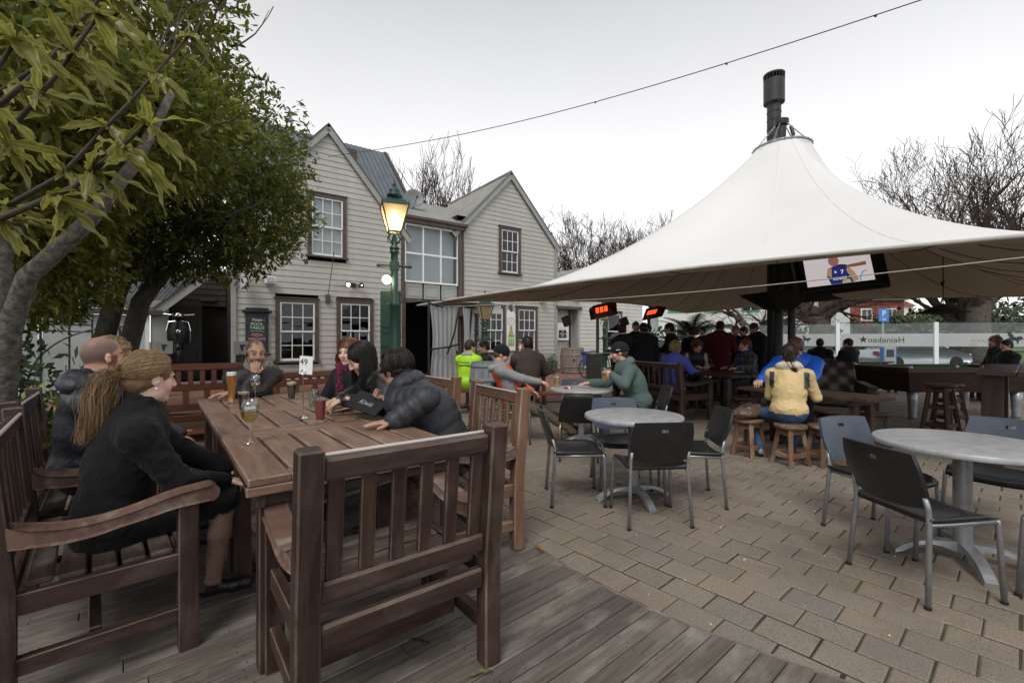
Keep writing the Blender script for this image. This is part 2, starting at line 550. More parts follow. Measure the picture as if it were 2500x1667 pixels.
def joint_material():
 m=mat('mossy_joint',(.05,.045,.03),.95)
 N,L,P=nodes(m)
 tc=N.new("ShaderNodeTexCoord")
 n1=noise_node(N,L,tc.outputs['Object'],1.9,7,.72)
 r=ramp_node(N,L,n1.outputs['Fac'],[(.36,(.034,.028,.020)),(.50,(.055,.046,.028)),(.60,(.075,.082,.022)),(.74,(.10,.125,.028))])
 L.new(r.outputs[0],P.inputs['Base Color'])
 return m
M['joint']=joint_material()
EDGE=[(1.62,1.42),(1.25,1.689),(1.074,1.818),(.788,2.025),(.518,2.28),(.331,2.526),(.077,2.918),(-.13,3.36),(-.30,3.85),(-.50,4.55),(-.85,5.5),(-1.25,6.4)]
def edge_x(y):
 pts=sorted(EDGE,key=lambda p:p[1])
 if y<=pts[0][1]:return pts[0][0]+(pts[0][1]-y)*1.4
 for(xa,ya),(xb,yb)in zip(pts,pts[1:]):
  if ya<=y<=yb:return xa+(xb-xa)*(y-ya)/(yb-ya)
 return pts[-1][0]
def on_deck(x,y):return y<6.4 and x<edge_x(y)
PAVE_Z=-.008
pav=thing('pavement',(0,0,0));tag(pav,kind='structure')
bed=MB().box((5,8.2,-.0278),(26,17.6,.03)).build('paving_bed',M['joint'],pav)
cd=np.array((-.663,.749));nd=np.array((.749,.663))
PL,PW=.228,.181
def paver_mesh(L_,W_,jx):
 c=.006
 x,y,z=L_/2-.0038,W_/2-.0038,0.0
 V,F=[],[]
 j=[(jx.uniform(-1,1)*.0015,jx.uniform(-1,1)*.0015)for _ in range(4)]
 sg=[(-1,-1),(1,-1),(1,1),(-1,1)]
 for lvl,(ins,zz)in enumerate(((0,-.022),(0,-c*.7),(c,0))):
  for(sx_,sy_),(ja,jb)in zip(sg,j):
   V.append((sx_*(x-ins)+ja,sy_*(y-ins)+jb,zz))
 for lv in range(2):
  for k in range(4):
   k2=(k+1)%4
   F.append((lv*4+k,lv*4+k2,lv*4+4+k2,lv*4+4+k))
 F.append((8,9,10,11))
 return V,F
rnd=random.Random(3)
pv_variants=[]
for k in range(8):
 V,F=paver_mesh(PL,PW,rnd)
 me=bpy.data.meshes.new('paver');me.from_pydata(V,[],F);me.update();me.materials.append(M['paver'])
 pv_variants.append((me,V,F))
cells=[]
for i in range(-60,90):
 for k in range(-70,75):
  s=k*PL+(PL/2 if i%2 else 0)+(rnd.random()-.5)*.004
  p=cd*s+nd*(i*PW+.05)
  x,y=float(p[0]),float(p[1])
  if y<1.0 or y>16.5 or x>1.45*y+.6 or x<-1.2*y or x<-3.2:continue
  if on_deck(x+.13,y):continue
  cells.append((math.hypot(x,y),x,y,x>1.14*y))
ang=math.atan2(cd[1],cd[0])
vis=sorted([c for c in cells if not c[3]])
near,rest=vis[:300],vis[300:]+[c for c in cells if c[3]]
for k,(d,x,y,_)in enumerate(near):
 me=pv_variants[k*7%8][0]
 link('paver',me,None,pav,(x,y,PAVE_Z+rnd.uniform(-.0025,.0025)),(rnd.uniform(-.008,.008),rnd.uniform(-.008,.008),ang+rnd.uniform(-.008,.008)))
mb=MB()
ca,sa=math.cos(ang),math.sin(ang)
for k,(d,x,y,_)in enumerate(rest):
 _,V,F=pv_variants[k%8]
 dz=PAVE_Z+rnd.uniform(-.002,.002)
 mb.add([(x+ca*a-sa*b,y+sa*a+ca*b,z+dz)for a,b,z in V],F)
mb.build('paver_field',M['paver'],pav,kind='stuff')
M['moss']=noisy('moss',(.07,.09,.012),(.17,.19,.03),40,.95,.5,bdist=.006)
mb=MB()
for k in range(150):
 if k<70:
  t=rnd.random();y=2.0+1.2*t;x=edge_x(y)+rnd.uniform(.0,.025)
 else:
  i,kk=rnd.randrange(0,32),rnd.randrange(-16,14)
  p=cd*(kk*PL+(PL/2 if i%2 else 0)+PL/2)+nd*(i*PW+.05+PW/2)
  x,y=p
  if y<2 or on_deck(x-.05,y):continue
 r_=rnd.uniform(.006,.016)
 mb.sphere((x,y,PAVE_Z-.006),(r_*rnd.uniform(.8,2.0),r_,.008+r_*.25),6,4)
mb.build('moss',M['moss'],pav,kind='stuff')
mb=MB()
for k in range(60):
 y=rnd.uniform(1.9,7);x=rnd.uniform(-.2,.95)*y
 if on_deck(x-.03,y):continue
 s_=rnd.uniform(.002,.005);mb.box((x,y,PAVE_Z+.002),(s_*rnd.choice((1,1,3.5)),s_,.004),rnd.uniform(0,3))
mb.build('litter',M['white_print'],pav,kind='stuff')
# ---- timber deck, one object per board
deck=thing('deck',(0,0,0));tag(deck,kind='structure')
MB().box((-2.9,2.9,-.07),(5.2,9.5,.04)).build('deck_joist_bed',M['black'],deck)
bd=np.array((.758,.652));bn=np.array((-.652,.758))
BW=.092
for k in range(-4,72):
 o0,o1=.28+k*BW,.28+(k+1)*BW-.005
 def run(o):
  lo=-6.2
  hi=None
  s=-6.2
  while s<3.2:
   p=bd*s+bn*o
   if p[1]>.2 and not on_deck(p[0],p[1]):break
   s+=.01
  return s
 e0,e1=run(o0),run(o1)
 if e0<-6 or e1<-6:continue
 st=-5.6 if k%3 else-5.4
 zt=rnd.uniform(-.0015,.0015)
 jts=[st]+sorted([rnd.uniform(-4,1.2)]if k%2 else[rnd.uniform(-4.6,-2.2),rnd.uniform(-.6,.9)])+[None]
 for a,b in zip(jts,jts[1:]):
  a0=a1=a+.0015
  b0,b1=(e0,e1)if b is None else(b-.0015,b-.0015)
  if min(b0-a0,b1-a1)<.1:continue
  c=.003
  cx=(a0+b0)/2
  poly=[(a0-cx,-(o1-o0)/2),(b0-cx,-(o1-o0)/2),(b1-cx,(o1-o0)/2),(a1-cx,(o1-o0)/2)]
  V=[]
  for ins,zz in((0,-.03),(0,-c),(c,0)):
   for(px_,py_),(ix,iy)in zip(poly,((1,1),(-1,1),(-1,-1),(1,-1))):
    V.append((px_+ix*ins,py_+iy*ins,zz))
  F=[(l*4+q,l*4+(q+1)%4,l*4+4+(q+1)%4,l*4+4+q)for l in range(2)for q in range(4)]+[(8,9,10,11)]
  me=bpy.data.meshes.new('deck_board');me.from_pydata(V,[],F);me.update();me.materials.append(M['deck'])
  p=bd*cx+bn*(o0+o1)/2
  link('deck_board',me,None,deck,(p[0],p[1],.004+zt),(0,0,math.atan2(bd[1],bd[0])))
mb=MB()
pts=sorted(EDGE,key=lambda p:p[1])
dense=[]
for y in np.arange(1.5,6.2,.06):dense.append((edge_x(y),float(y)))
for(xa,ya),(xb,yb)in zip(dense,dense[1:]):
 d=Vector((xb-xa,yb-ya,0)).normalized();nn=Vector((d.y,-d.x,0))*.022
 V=[(xa,ya,-.05),(xb,yb,-.05),(xb+nn.x,yb+nn.y,-.05),(xa+nn.x,ya+nn.y,-.05),(xa,ya,.001),(xb,yb,.001),(xb+nn.x,yb+nn.y,-.001),(xa+nn.x,ya+nn.y,-.001)]
 mb.add(V,[(4,5,6,7)[::-1],(0,1,5,4)[::-1],(2,3,7,6)[::-1]])
mb.build('deck_rim',M['deck'],deck)
mb=MB()
for k in range(0,30):
 o=.28+(k+.5)*BW
 for s in(-1.9,-1.1,-.35,.35,1.05,1.6):
  for dv in(-.025,.025):
   p=bd*(s+k%2*.02)+bn*(o+dv)
   if on_deck(p[0]+.03,p[1]):mb.lathe([(.0035,0),(.0035,.0012)],6,(p[0],p[1],.0042))
mb.build('screw_heads',M['dark_metal'],deck,kind='stuff')
# ---- brick path along the house, road, lawn
def brick_material():
 m=mat('brick_path',(.2,.09,.06),.85)
 N,L,P=nodes(m)
 tc=N.new("ShaderNodeTexCoord")
 bt=N.new("ShaderNodeTexBrick")
 bt.inputs['Scale'].default_value=4.4
 bt.inputs['Color1'].default_value=rgb((.20,.082,.055));bt.inputs['Color2'].default_value=rgb((.27,.13,.09));bt.inputs['Mortar'].default_value=rgb((.13,.11,.09))
 bt.inputs['Mortar Size'].default_value=.02
 mp=mapping(N,L,tc.outputs['Object'],(1,1,1));mp.inputs['Rotation'].default_value=(0,0,R(36))
 L.new(mp.outputs[0],bt.inputs['Vector'])
 n=noise_node(N,L,tc.outputs['Object'],3,5)
 r=ramp_node(N,L,n.outputs['Fac'],[(.3,(.75,.75,.75)),(.7,(1.2,1.15,1.1))])
 c=mixc(N,L,1.0,bt.outputs['Color'],r.outputs[0],'MULTIPLY')
 L.new(c.outputs[0],P.inputs['Base Color'])
 return m
M['brick_path']=brick_material()
MB().add([(-9,7.0,.0),(-1.4,9.2,.0),(1.1,9.6,.0),(1.9,12.5,.0),(5.2,16.2,.0),(8.5,23,.0),(-2,21,.0),(-12,12,.0)],[(0,1,2,3,4,5,6,7)]).build('brick_path',M['brick_path'],None,(0,0,.012),kind='structure')
M['asphalt']=noisy('asphalt',(.045,.045,.047),(.07,.07,.072),60,.9,.2)
MB().add([(-10,19.6,0),(70,19.6,0),(70,40,0),(-10,40,0)],[(0,1,2,3)]).build('road',M['asphalt'],None,(0,0,-.03),kind='structure')
M['lawn']=noisy('lawn',(.06,.12,.02),(.13,.22,.04),25,.95,.4)
MB().add([(-10,29,0),(90,29,0),(90,120,0),(-10,120,0)],[(0,1,2,3)]).build('lawn',M['lawn'],None,(0,0,.02),kind='structure')
MB().box((14,19.5,-.01),(26,.16,.12)).build('kerb',M['paver'],None,kind='structure')
MB().box((14,28.9,.0),(60,.16,.12)).build('far_kerb',M['paver'],None,kind='structure')
# ===== the weatherboard house
W0=Vector((-6.31,13.2,0));wd=Vector((.81,.586,0)).normalized()
HOUSE_RZ=math.atan2(wd.y,wd.x)
def house_pt(t,out,z):return W0+wd*t+Vector((wd.y,-wd.x,0))*out+Vector((0,0,z))
def hp(t,out,z):return(t,-out,z)
M['siding']=noisy('siding_paint',(.40,.395,.362),(.46,.455,.42),2.2,.6,.08)
M['siding_pale']=noisy('siding_paint_pale',(.52,.52,.48),(.60,.60,.56),2.2,.6,.08)
M['barge']=noisy('barge_paint',(.27,.285,.27),(.33,.345,.33),2,.55,.05)
M['roof_blue']=noisy('roof_iron_blue',(.075,.095,.12),(.105,.13,.155),3,.45,.04)
M['roof_grey']=noisy('roof_iron_grey',(.22,.215,.20),(.30,.29,.27),2.5,.6,.05)
M['roof_dark']=noisy('roof_iron_dark',(.055,.06,.072),(.085,.09,.10),3,.5,.05)
M['interior']=mat('dark_interior',(.012,.010,.009),.9)
def blind_material():
 m=mat('window_blind',(.42,.43,.44),.6)
 N,L,P=nodes(m)
 tc=N.new("ShaderNodeTexCoord")
 w=N.new("ShaderNodeTexWave");w.bands_direction='Z';w.inputs['Scale'].default_value=12.0
 L.new(tc.outputs['Object'],w.inputs['Vector'])
 r=ramp_node(N,L,w.outputs['Fac'],[(.2,(.26,.28,.30)),(.6,(.50,.52,.54))])
 L.new(r.outputs[0],P.inputs['Base Color']);bump(N,L,P,w.outputs['Fac'],.6,.01)
 return m
M['blind']=blind_material()
house=thing('weatherboard_house',W0,HOUSE_RZ,'cream weatherboard pub house with two steep gables and brown sash windows','house')
def cut(lo,hi,holes):
 """interval minus holes"""
 out=[(lo,hi)]
 for a,b in holes:
  nxt=[]
  for p,q in out:
   if b<=p or a>=q:nxt.append((p,q));continue
   if a>p:nxt.append((p,a))
   if b<q:nxt.append((b,q))
  out=nxt
 return[(p,q)for p,q in out if q-p>.02]
def boards(parent,t0,t1,z0,z1,out,holes,m,profile=None,pitch=.172):
 """lapped weatherboards, one object each; profile(z) -> (tmin, tmax) trims them under a gable"""
 z=z0
 while z<z1-.02:
  za,zb=z,min(z+pitch,z1)
  zm=za+.01
  lo,hi,lo2,hi2=t0,t1,t0,t1
  if profile:
   lo,hi=profile(za);lo2,hi2=profile(zb)
   lo,lo2=max(lo,t0),max(lo2,t0);hi,hi2=min(hi,t1),min(hi2,t1)
   if hi-lo<.04:z+=pitch;continue
   if hi2<lo2:lo2=hi2=(lo2+hi2)/2
  segs=cut(lo,hi,[(a,b)for a,b,c,d in holes if c<zb-.03 and d>za+.03])
  for p,q in segs:
   pa=lo2 if abs(p-lo)<1e-6 else p
   qa=hi2 if abs(q-hi)<1e-6 else q
   if qa<pa:pa=qa=(pa+qa)/2
   c=(p+q)/2
   V=[(p-c,-.027,0),(q-c,-.027,0),(q-c,0,0),(p-c,0,0),(pa-c,-.010,zb-za+.012),(qa-c,-.010,zb-za+.012),(qa-c,0,zb-za+.012),(pa-c,0,zb-za+.012)]
   F=[(0,1,5,4),(3,2,1,0),(2,3,7,6),(0,4,7,3),(1,2,6,5),(4,5,6,7)]
   me=bpy.data.meshes.new('weatherboard');me.from_pydata(V,[],F);me.update();me.materials.append(m)
   link('weatherboard',me,None,parent,(c,-out,za))
  z+=pitch
def sash_window(parent,t0,t1,z0,z1,out,cols=3,rows=2,blind=False,case=.11,low_shift=.0):
 """brown casing with two white sashes of cols x rows panes each"""
 w=thing('sash_window');w.parent=parent;w.location=hp((t0+t1)/2,out,z0)
 W,Hh=t1-t0,z1-z0
 y=0.0
 def bx(name,x0,x1,za,zb,y0,y1,m):
  o=link(name,chamfer_box(x1-x0,y1-y0,zb-za,.004,m),None,w,((x0+x1)/2,-(y0+y1)/2,(za+zb)/2))
  return o
 x0,x1=-W/2,W/2
 bx('casing',x0,x0+case,0.055,Hh-case,-.05,.075,M['trim'])
 bx('casing',x1-case,x1,0.055,Hh-case,-.05,.075,M['trim'])
 bx('casing',x0,x1,Hh-case,Hh,-.05,.075,M['trim'])
 bx('casing',x0-.03,x1+.03,Hh,Hh+.035,-.02,.10,M['trim'])
 bx('sill',x0-.05,x1+.05,0,.055,-.05,.12,M['dark_metal']if False else M['sill'])
 a,b,s0,s1=x0+case,x1-case,.055,Hh-case
 mid=(s0+s1)/2
 st=.045
 for(c0,c1,yy)in((mid-.02,s1,.035),(s0,mid+.02,.0)):
  sash=thing('sash');sash.parent=w
  def sb(n_,xa,xb,za,zb,dy=0.0,th=.035):
   return link(n_,chamfer_box(xb-xa,th,zb-za,.003,M['white_paint']),None,sash,((xa+xb)/2,-(yy+dy),(za+zb)/2))
  bot=st if yy>.01 else st*1.6
  sb('stile',a,a+st,c0,c1);sb('stile',b-st,b,c0,c1)
  sb('rail',a+st,b-st,c1-st,c1);sb('rail',a+st,b-st,c0,c0+bot)
  ia,ib,iz0,iz1=a+st,b-st,c0+bot,c1-st
  for k in range(1,cols):sb('glazing_bar',ia+(ib-ia)*k/cols-.011,ia+(ib-ia)*k/cols+.011,iz0,iz1,.002,.026)
  for k in range(1,rows):sb('glazing_bar',ia,ib,iz0+(iz1-iz0)*k/rows-.011,iz0+(iz1-iz0)*k/rows+.011,.004,.026)
  for i in range(cols):
   for j in range(rows):
    xa,xb=ia+(ib-ia)*i/cols,ia+(ib-ia)*(i+1)/cols
    za,zb=iz0+(iz1-iz0)*j/rows,iz0+(iz1-iz0)*(j+1)/rows
    key=(round(xb-xa,3),round(zb-za,3))
    if key not in _panes:
     hx,hz=(xb-xa)/2,(zb-za)/2
     me=bpy.data.meshes.new('pane');me.from_pydata([(-hx,0,-hz),(hx,0,-hz),(hx,0,hz),(-hx,0,hz)],[],[(0,1,2,3)]);me.update();me.materials.append(M['glass'])
     _panes[key]=me
    link('pane',_panes[key],None,sash,((xa+xb)/2,-yy,(za+zb)/2),(rnd.uniform(-.006,.006),0,rnd.uniform(-.006,.006)))
 if blind:
  MB().box((0,.05,Hh/2),(W-2*case,.01,Hh-2*case)).build('blind',M['blind'],w)
 return w
_panes={}
M['sill']=noisy('sill_paint',(.045,.045,.05),(.07,.07,.075),5,.5,.05)
GL=dict(c=.87,hw=2.42,eave=4.87,peak=7.72)
GR=dict(c=7.69,hw=2.33,eave=5.30,peak=7.75)
def gab(g):
 def f(z):
  if z<=g['eave']:return g['c']-g['hw'],g['c']+g['hw']
  k=(g['peak']-z)/(g['peak']-g['eave'])
  return g['c']-g['hw']*k,g['c']+g['hw']*k
 return f
BASE=.08
win=[(-.56,.60,.66,2.53),(1.12,2.25,.70,2.57),(.29,1.41,3.80,5.72)]
winR=[(6.36,7.41,.82,2.65),(7.95,9.03,.84,2.67),(7.14,8.17,3.90,5.73)]
wl_=MB().box(((GL['c']),0,0),(.1,.1,.1))
wall_l=thing('gable_wall');wall_l.parent=house
boards(wall_l,-1.55,3.29,BASE,GL['peak'],.0,[(a-.0,b+.0,c,d)for a,b,c,d in win],M['siding'],gab(GL))
wall_r=thing('gable_wall');wall_r.parent=house
boards(wall_r,5.36,10.02,BASE,GR['peak'],.0,[(a,b,c,d)for a,b,c,d in winR],M['siding'],gab(GR))
wall_m=thing('bay_wall');wall_m.parent=house
boards(wall_m,3.29,5.36,BASE,5.4,-.10,[(3.35,5.34,2.6,5.4),(3.3,5.36,0,2.7)],M['siding'])
for(a,b,c,d)in win[:2]+winR[:2]:sash_window(house,a,b,c,d,.01)
sash_window(house,*win[2],.01,blind=True)
sash_window(house,*winR[2],.01,blind=False)
mb=MB()
def room(mb,t0,t1,z0,z1,d0=.12,d1=2.6):
 V=[hp(t0,-d0,z0),hp(t1,-d0,z0),hp(t1,-d1,z0),hp(t0,-d1,z0),hp(t0,-d0,z1),hp(t1,-d0,z1),hp(t1,-d1,z1),hp(t0,-d1,z1)]
 mb.add(V,[(0,1,2,3),(4,7,6,5),(2,6,7,3),(0,3,7,4),(1,5,6,2)])
for t0,t1 in((-1.5,3.25),(5.4,10.0)):
 room(mb,t0,t1,.1,2.9);room(mb,t0,t1,3.0,5.9)
room(mb,3.3,5.35,.1,5.4,.3)
mb.build('rooms',M['interior'],house)
mb=MB()
for t in(-.1,1.6,6.8,8.4):mb.box(hp(t,-1.6,2.3),(.9,.06,.04))
for t in(-.2,1.7,6.9,8.6):mb.box(hp(t,-1.1,1.02),(.5,.4,.04))
mb.build('room_fittings',M['dim']if 'dim'in M else mat('dim_fitting',(.25,.22,.18),.6),house)
for t,z1 in((-1.58,4.95),(10.05,5.25)):
 bar('corner_board',hp(t,.03,BASE),hp(t,.03,z1),.12,.10,M['barge'],house,up=(0,1,0))
def barge(g,out=.10):
 pk=(g['c'],g['peak']+.12)
 for s in(-1,1):
  dx=g['hw']+.22;dz=(g['peak']-g['eave'])*dx/g['hw']
  e=(g['c']+s*dx,pk[1]-dz)
  bar('barge_board',hp(e[0],out,e[1]-.10),hp(pk[0],out,pk[1]-.10),.035,.21,M['barge'],house,up=(0,0,1))
  bar('barge_cap',hp(e[0],out-.06,e[1]+.025),hp(pk[0],out-.06,pk[1]+.025),.20,.03,M['roof_dark'],house,up=(0,0,1))
barge(GL);barge(GR)
def corrugated(name,p00,p10,p11,p01,m,parent,pitch=.09,amp=.016,ribs=None):
 """a roof sheet between four corners (ridges run from the 0-row to the 1-row)"""
 A,B,C_,D=map(Vector,(p00,p10,p11,p01))
 nrm=(B-A).cross(D-A).normalized()
 if nrm.z<0:nrm=-nrm
 wdt=max((B-A).length,(C_-D).length)
 n=max(2,int(wdt/pitch)*2)
 V,F=[],[]
 for i in range(n+1):
  k=i/n
  off=nrm*(amp if i%2 else 0)
  V+=[A.lerp(B,k)+off,D.lerp(C_,k)+off]
 for i in range(n):F.append((2*i,2*i+2,2*i+3,2*i+1))
 me=bpy.data.meshes.new(name);me.from_pydata([tuple(v)for v in V],[],F);me.update();me.materials.append(m)
 return link(name,me,None,parent)
def gable_roof(g,depth,m,s_list=(-1,1)):
 for s in s_list:
  dx=g['hw']+.2;dz=(g['peak']-g['eave'])*dx/g['hw']
  e=(g['c']+s*dx,g['peak']+.12-dz)
  corrugated('roof',hp(e[0],.10,e[1]),hp(e[0],-depth,e[1]),hp(g['c'],-depth,g['peak']+.12),hp(g['c'],.10,g['peak']+.12),m,house,.10,.015)
gable_roof(GL,3.0,M['roof_blue']);gable_roof(GR,5.0,M['roof_grey'])
MB().tube([hp(GR['c'],.1,GR['peak']+.16),hp(GR['c'],-5,GR['peak']+.16)],.06,8).build('ridge_cap',M['roof_grey'],house)
corrugated('roof',hp(-2.2,-1.2,5.6),hp(4.35,-1.2,5.85),hp(3.75,-3.0,8.72),hp(-2.2,-3.0,8.72),M['roof_blue'],house,.19,.03)
MB().beam(hp(4.37,-1.2,5.85),hp(3.77,-3.0,8.75),.14,.06).build('roof_edge',M['trim'],house)
MB().beam(hp(3.2,-1.15,5.80),hp(4.4,-1.15,5.83),.14,.14).build('gutter',M['trim'],house)
MB().add([hp(4.3,-1.3,5.8),hp(4.3,-4.6,5.8),hp(3.72,-3.0,8.66)],[(0,1,2)]).build('gable_end',M['siding'],house)
MB().box(hp(2.05,-2.05,7.62),(.5,.5,.9)).build('dormer_vent',M['trim'],house)
bay=thing('bay_window');bay.parent=house
def bxh(name,t0,t1,z0,z1,o0,o1,m,parent):
 return link(name,chamfer_box(t1-t0,o1-o0,z1-z0,.004,m),None,parent,((t0+t1)/2,-(o0+o1)/2,(z0+z1)/2))
bxh('post',3.20,3.31,2.62,5.30,-.04,.08,M['trim'],bay)
bxh('post',5.33,5.44,2.62,5.30,-.04,.08,M['trim'],bay)
bxh('head_beam',3.12,5.6,5.27,5.40,-.05,.20,M['trim'],bay)
bxh('gutter',3.08,5.66,5.40,5.50,-.05,.26,M['trim'],bay)
bxh('sill_beam',3.31,5.33,2.62,2.72,-.05,.12,M['trim'],bay)
wz0,wz1=3.28,5.25
bxh('frame',3.31,5.33,wz0,wz0+.06,.0,.07,M['white_paint'],bay)
bxh('frame',3.31,5.33,wz1-.05,wz1+.02,.0,.07,M['white_paint'],bay)
tw=(5.33-3.31)/3
for k in range(4):bxh('frame',3.31+tw*k-(.0 if k==0 else.025),3.31+tw*k+(.025 if k<3 else 0)+(.02 if k==0 else 0),wz0+.06,wz1-.05,.002,.068,M['white_paint'],bay)
bxh('frame',3.33,5.31,4.24,4.30,.006,.062,M['white_paint'],bay)
for k in range(3):
 for z0,z1 in((wz0+.06,4.24),(4.30,wz1-.05)):
  hx,hz=tw/2-.02,(z1-z0)/2
  me=bpy.data.meshes.new('pane');me.from_pydata([(-hx,0,-hz),(hx,0,-hz),(hx,0,hz),(-hx,0,hz)],[],[(0,1,2,3)]);me.update();me.materials.append(M['glass'])
  link('pane',me,None,bay,hp(3.31+tw*(k+.5),.03,(z0+z1)/2),(0,0,rnd.uniform(-.01,.01)))
 pz=bxh('panel',3.33+tw*k+.02,3.31+tw*(k+1)-.02,2.74,3.26,-.02,.03,M['barge'],bay)
 c0=3.31+tw*(k+.5)
 for dz in(2.83,3.17):bxh('panel_moulding',c0-tw*.36,c0+tw*.36,dz-.012,dz+.012,.03,.045,M['barge'],bay)
 for dx in(-.36,.36):bxh('panel_moulding',c0+tw*dx-.012,c0+tw*dx+.012,2.843,3.157,.03,.045,M['barge'],bay)
MB().box(hp(4.32,-.22,4.3),(1.95,.01,1.9)).build('blind',M['blind'],bay)
corrugated('roof',hp(3.1,.22,5.50),hp(5.62,.22,5.50),hp(7.2,-2.6,6.9),hp(3.1,-2.6,6.9),M['roof_grey'],house,.10,.015)
bxh('downpipe',5.50,5.57,2.6,5.40,.02,.09,M['trim'],house)
bxh('downpipe',5.50,5.57,.1,2.5,.02,.09,M['trim'],house)
bxh('door_post',3.22,3.34,BASE,2.6,-.05,.08,M['trim'],house)
bxh('door_post',5.30,5.42,BASE,2.6,-.05,.08,M['trim'],house)
wing=thing('wing_wall');wing.parent=house
boards(wing,11.40,15.8,BASE,3.9,.0,[(13.12,14.22,.9,2.68)],M['siding_pale'],lambda z:(11.40,15.8-max(0,z-3.25)*2.2))
boards(wing,10.1,11.34,BASE,2.72,-.35,[],M['siding'])
bxh('corner_board',11.33,11.45,BASE,3.1,-.35,.03,M['barge'],house)
sash_window(house,13.12,14.22,.88,2.68,.01,cols=1,rows=1)
room_mb=MB();room(room_mb,11.6,15.7,.1,3.0);room_mb.build('rooms',M['interior'],house)
corrugated('roof',hp(10.0,.15,2.78),hp(11.45,.15,2.78),hp(12.6,-1.2,4.0),hp(10.0,-1.2,4.0),M['roof_grey'],house,.09,.014)
bxh('gutter',10.06,11.5,2.66,2.78,.0,.16,M['trim'],house)
bxh('downpipe',11.12,11.19,.1,2.66,-.31,-.24,M['trim'],house)
corrugated('roof',hp(11.3,.2,3.28),hp(11.3,-4,3.28),hp(13.6,-4,5.0),hp(13.6,.2,5.0),M['roof_grey'],house,.1,.014)
corrugated('roof',hp(15.95,.2,3.22),hp(15.95,-4,3.22),hp(13.6,-4,5.0),hp(13.6,.2,5.0),M['roof_grey'],house,.1,.014)
boards(wing,11.5,15.8,3.9,4.9,.0,[],M['siding_pale'],lambda z:(13.6-(5.0-z)*1.32,13.6+(5.0-z)*1.32))
# ---- fittings on the wall (each its own thing)
HR=(0,0,HOUSE_RZ)
def wall_thing(name,t,out,z,label,cat,group=None):
 return thing(name,house_pt(t,out,z),HOUSE_RZ,label,cat,group)
d=wall_thing('satellite_dish',4.05,-.9,5.98,'grey satellite dish on the roof between the two gables','satellite dish')
mb=MB();prof=[(.0,.0)]+[(.34*k/5,.10*(k/5)**2)for k in range(1,6)]+[(.345,.095),(.27,.05),(.1,-.012),(0,-.015)]
mb.lathe(prof,20);mb.build('dish',noisy('dish_grey',(.16,.17,.18),(.21,.22,.23),5,.5),d,(0,-.02,.44),(R(78),0,R(-12)),smooth=True)
MB().tube([(0,0,-.35),(0,.0,.22),(0,.03,.44)],.025,8).build('mast',M['steel'],d)
MB().tube([(0,-.05,.22),(-.03,-.35,.42)],.012,6).box((-.03,-.37,.43),(.05,.08,.05)).build('feed_arm',M['dark_metal'],d)
MB().beam((0,0,-.25),(.22,-.2,-.1),.02,.02).beam((0,0,-.25),(-.22,-.2,-.12),.02,.02).build('brace',M['steel'],d)
M['bulb']=mat('lit_bulb',(1,.9,.7),.4,emit=(1,.82,.55),estr=14)
d=wall_thing('floodlight',1.62,.05,3.05,'small twin floodlight with one lit orange bulb above the ground-floor windows','floodlight')
MB().box((0,-.0,0),(.12,.1,.12)).tube([(0,-.05,0),(-.16,-.1,-.02)],.02,6).tube([(0,-.05,0),(.15,-.1,.0)],.02,6).build('bracket',M['dark_metal'],d)
for sx_,mm in((-1,M['bulb']),(1,M['bulb'])):
 MB().lathe([(.03,-.08),(.05,-.02),(.085,.05),(.088,.06)],12).build('shade',M['dark_metal'],d,(.19*sx_,-.12,-.03),(R(70),0,R(20*sx_)),smooth=True)
 MB().sphere((0,0,.03),.06 if sx_<0 else.03,10,8).build('bulb',mm,d,(.19*sx_,-.13,-.04),(R(70),0,R(20*sx_)))
for t,z,lab in((-.72,2.97,'white box loudspeaker on the wall below the tree branches'),(9.25,2.98,'white box loudspeaker at the right end of the right gable wall')):
 d=wall_thing('loudspeaker',t,.12,z,lab,'loudspeaker')
 MB().prism([(-.14,-.1),(.14,-.1),(.11,.1),(-.11,.1)],.22).build('cabinet',M['white_paint'],d,(0,-.06,-.10),(R(-12),0,0),bevel=.02)
 MB().box((0,-.17,.0),(.2,.01,.15)).build('grille',mat('speaker_grille',(.35,.35,.36),.7),d,(0,0,0),(R(-12),0,0))
 MB().beam((0,0,.05),(0,.1,.05),.04,.04).build('bracket',M['dark_metal'],d)
for t,z,ln,lab in((.86,2.62,1.25,'thin dark gooseneck lamp arm between the left ground-floor windows'),(7.68,2.62,.62,'thin dark gooseneck lamp arm above the bottle poster')):
 d=wall_thing('gooseneck_lamp',t,.04,z,lab,'lamp')
 MB().box((0,-.03,-.05),(.13,.07,.26)).build('base_box',M['sill'],d)
 MB().tube([(0,-.05,.08),(.05,-.2,.08+ln*.5),(.10,-.32,.08+ln)],.011,6).build('arm',M['sill'],d)
M['chalk_black']=noisy('chalkboard',(.018,.019,.024),(.03,.03,.038),4,.7,.03)
d=wall_thing('chalkboard_cabinet',-1.02,.06,1.52,'black pub chalkboard cabinet with pool tables and pizza lettering on the left wall','chalkboard')
MB().box((0,0,0),(.56,.09,1.12)).build('frame',M['chalk_black'],d,bevel=.01)
MB().box((0,-.02,.6),(.72,.15,.06)).box((0,-.015,.66),(.56,.12,.07)).build('cornice',M['chalk_black'],d,bevel=.012)
MB().box((0,-.02,-.6),(.68,.14,.05)).build('ledge',M['chalk_black'],d,bevel=.01)
MB().box((0,-.049,-.02),(.43,.01,.98)).build('slate',noisy('slate',(.03,.03,.042),(.045,.045,.06),3,.8),d)
chg=mat('chalk_green',(.45,.75,.45),.9);chp=mat('chalk_pink',(.75,.32,.48),.9);chw=M['white_print']
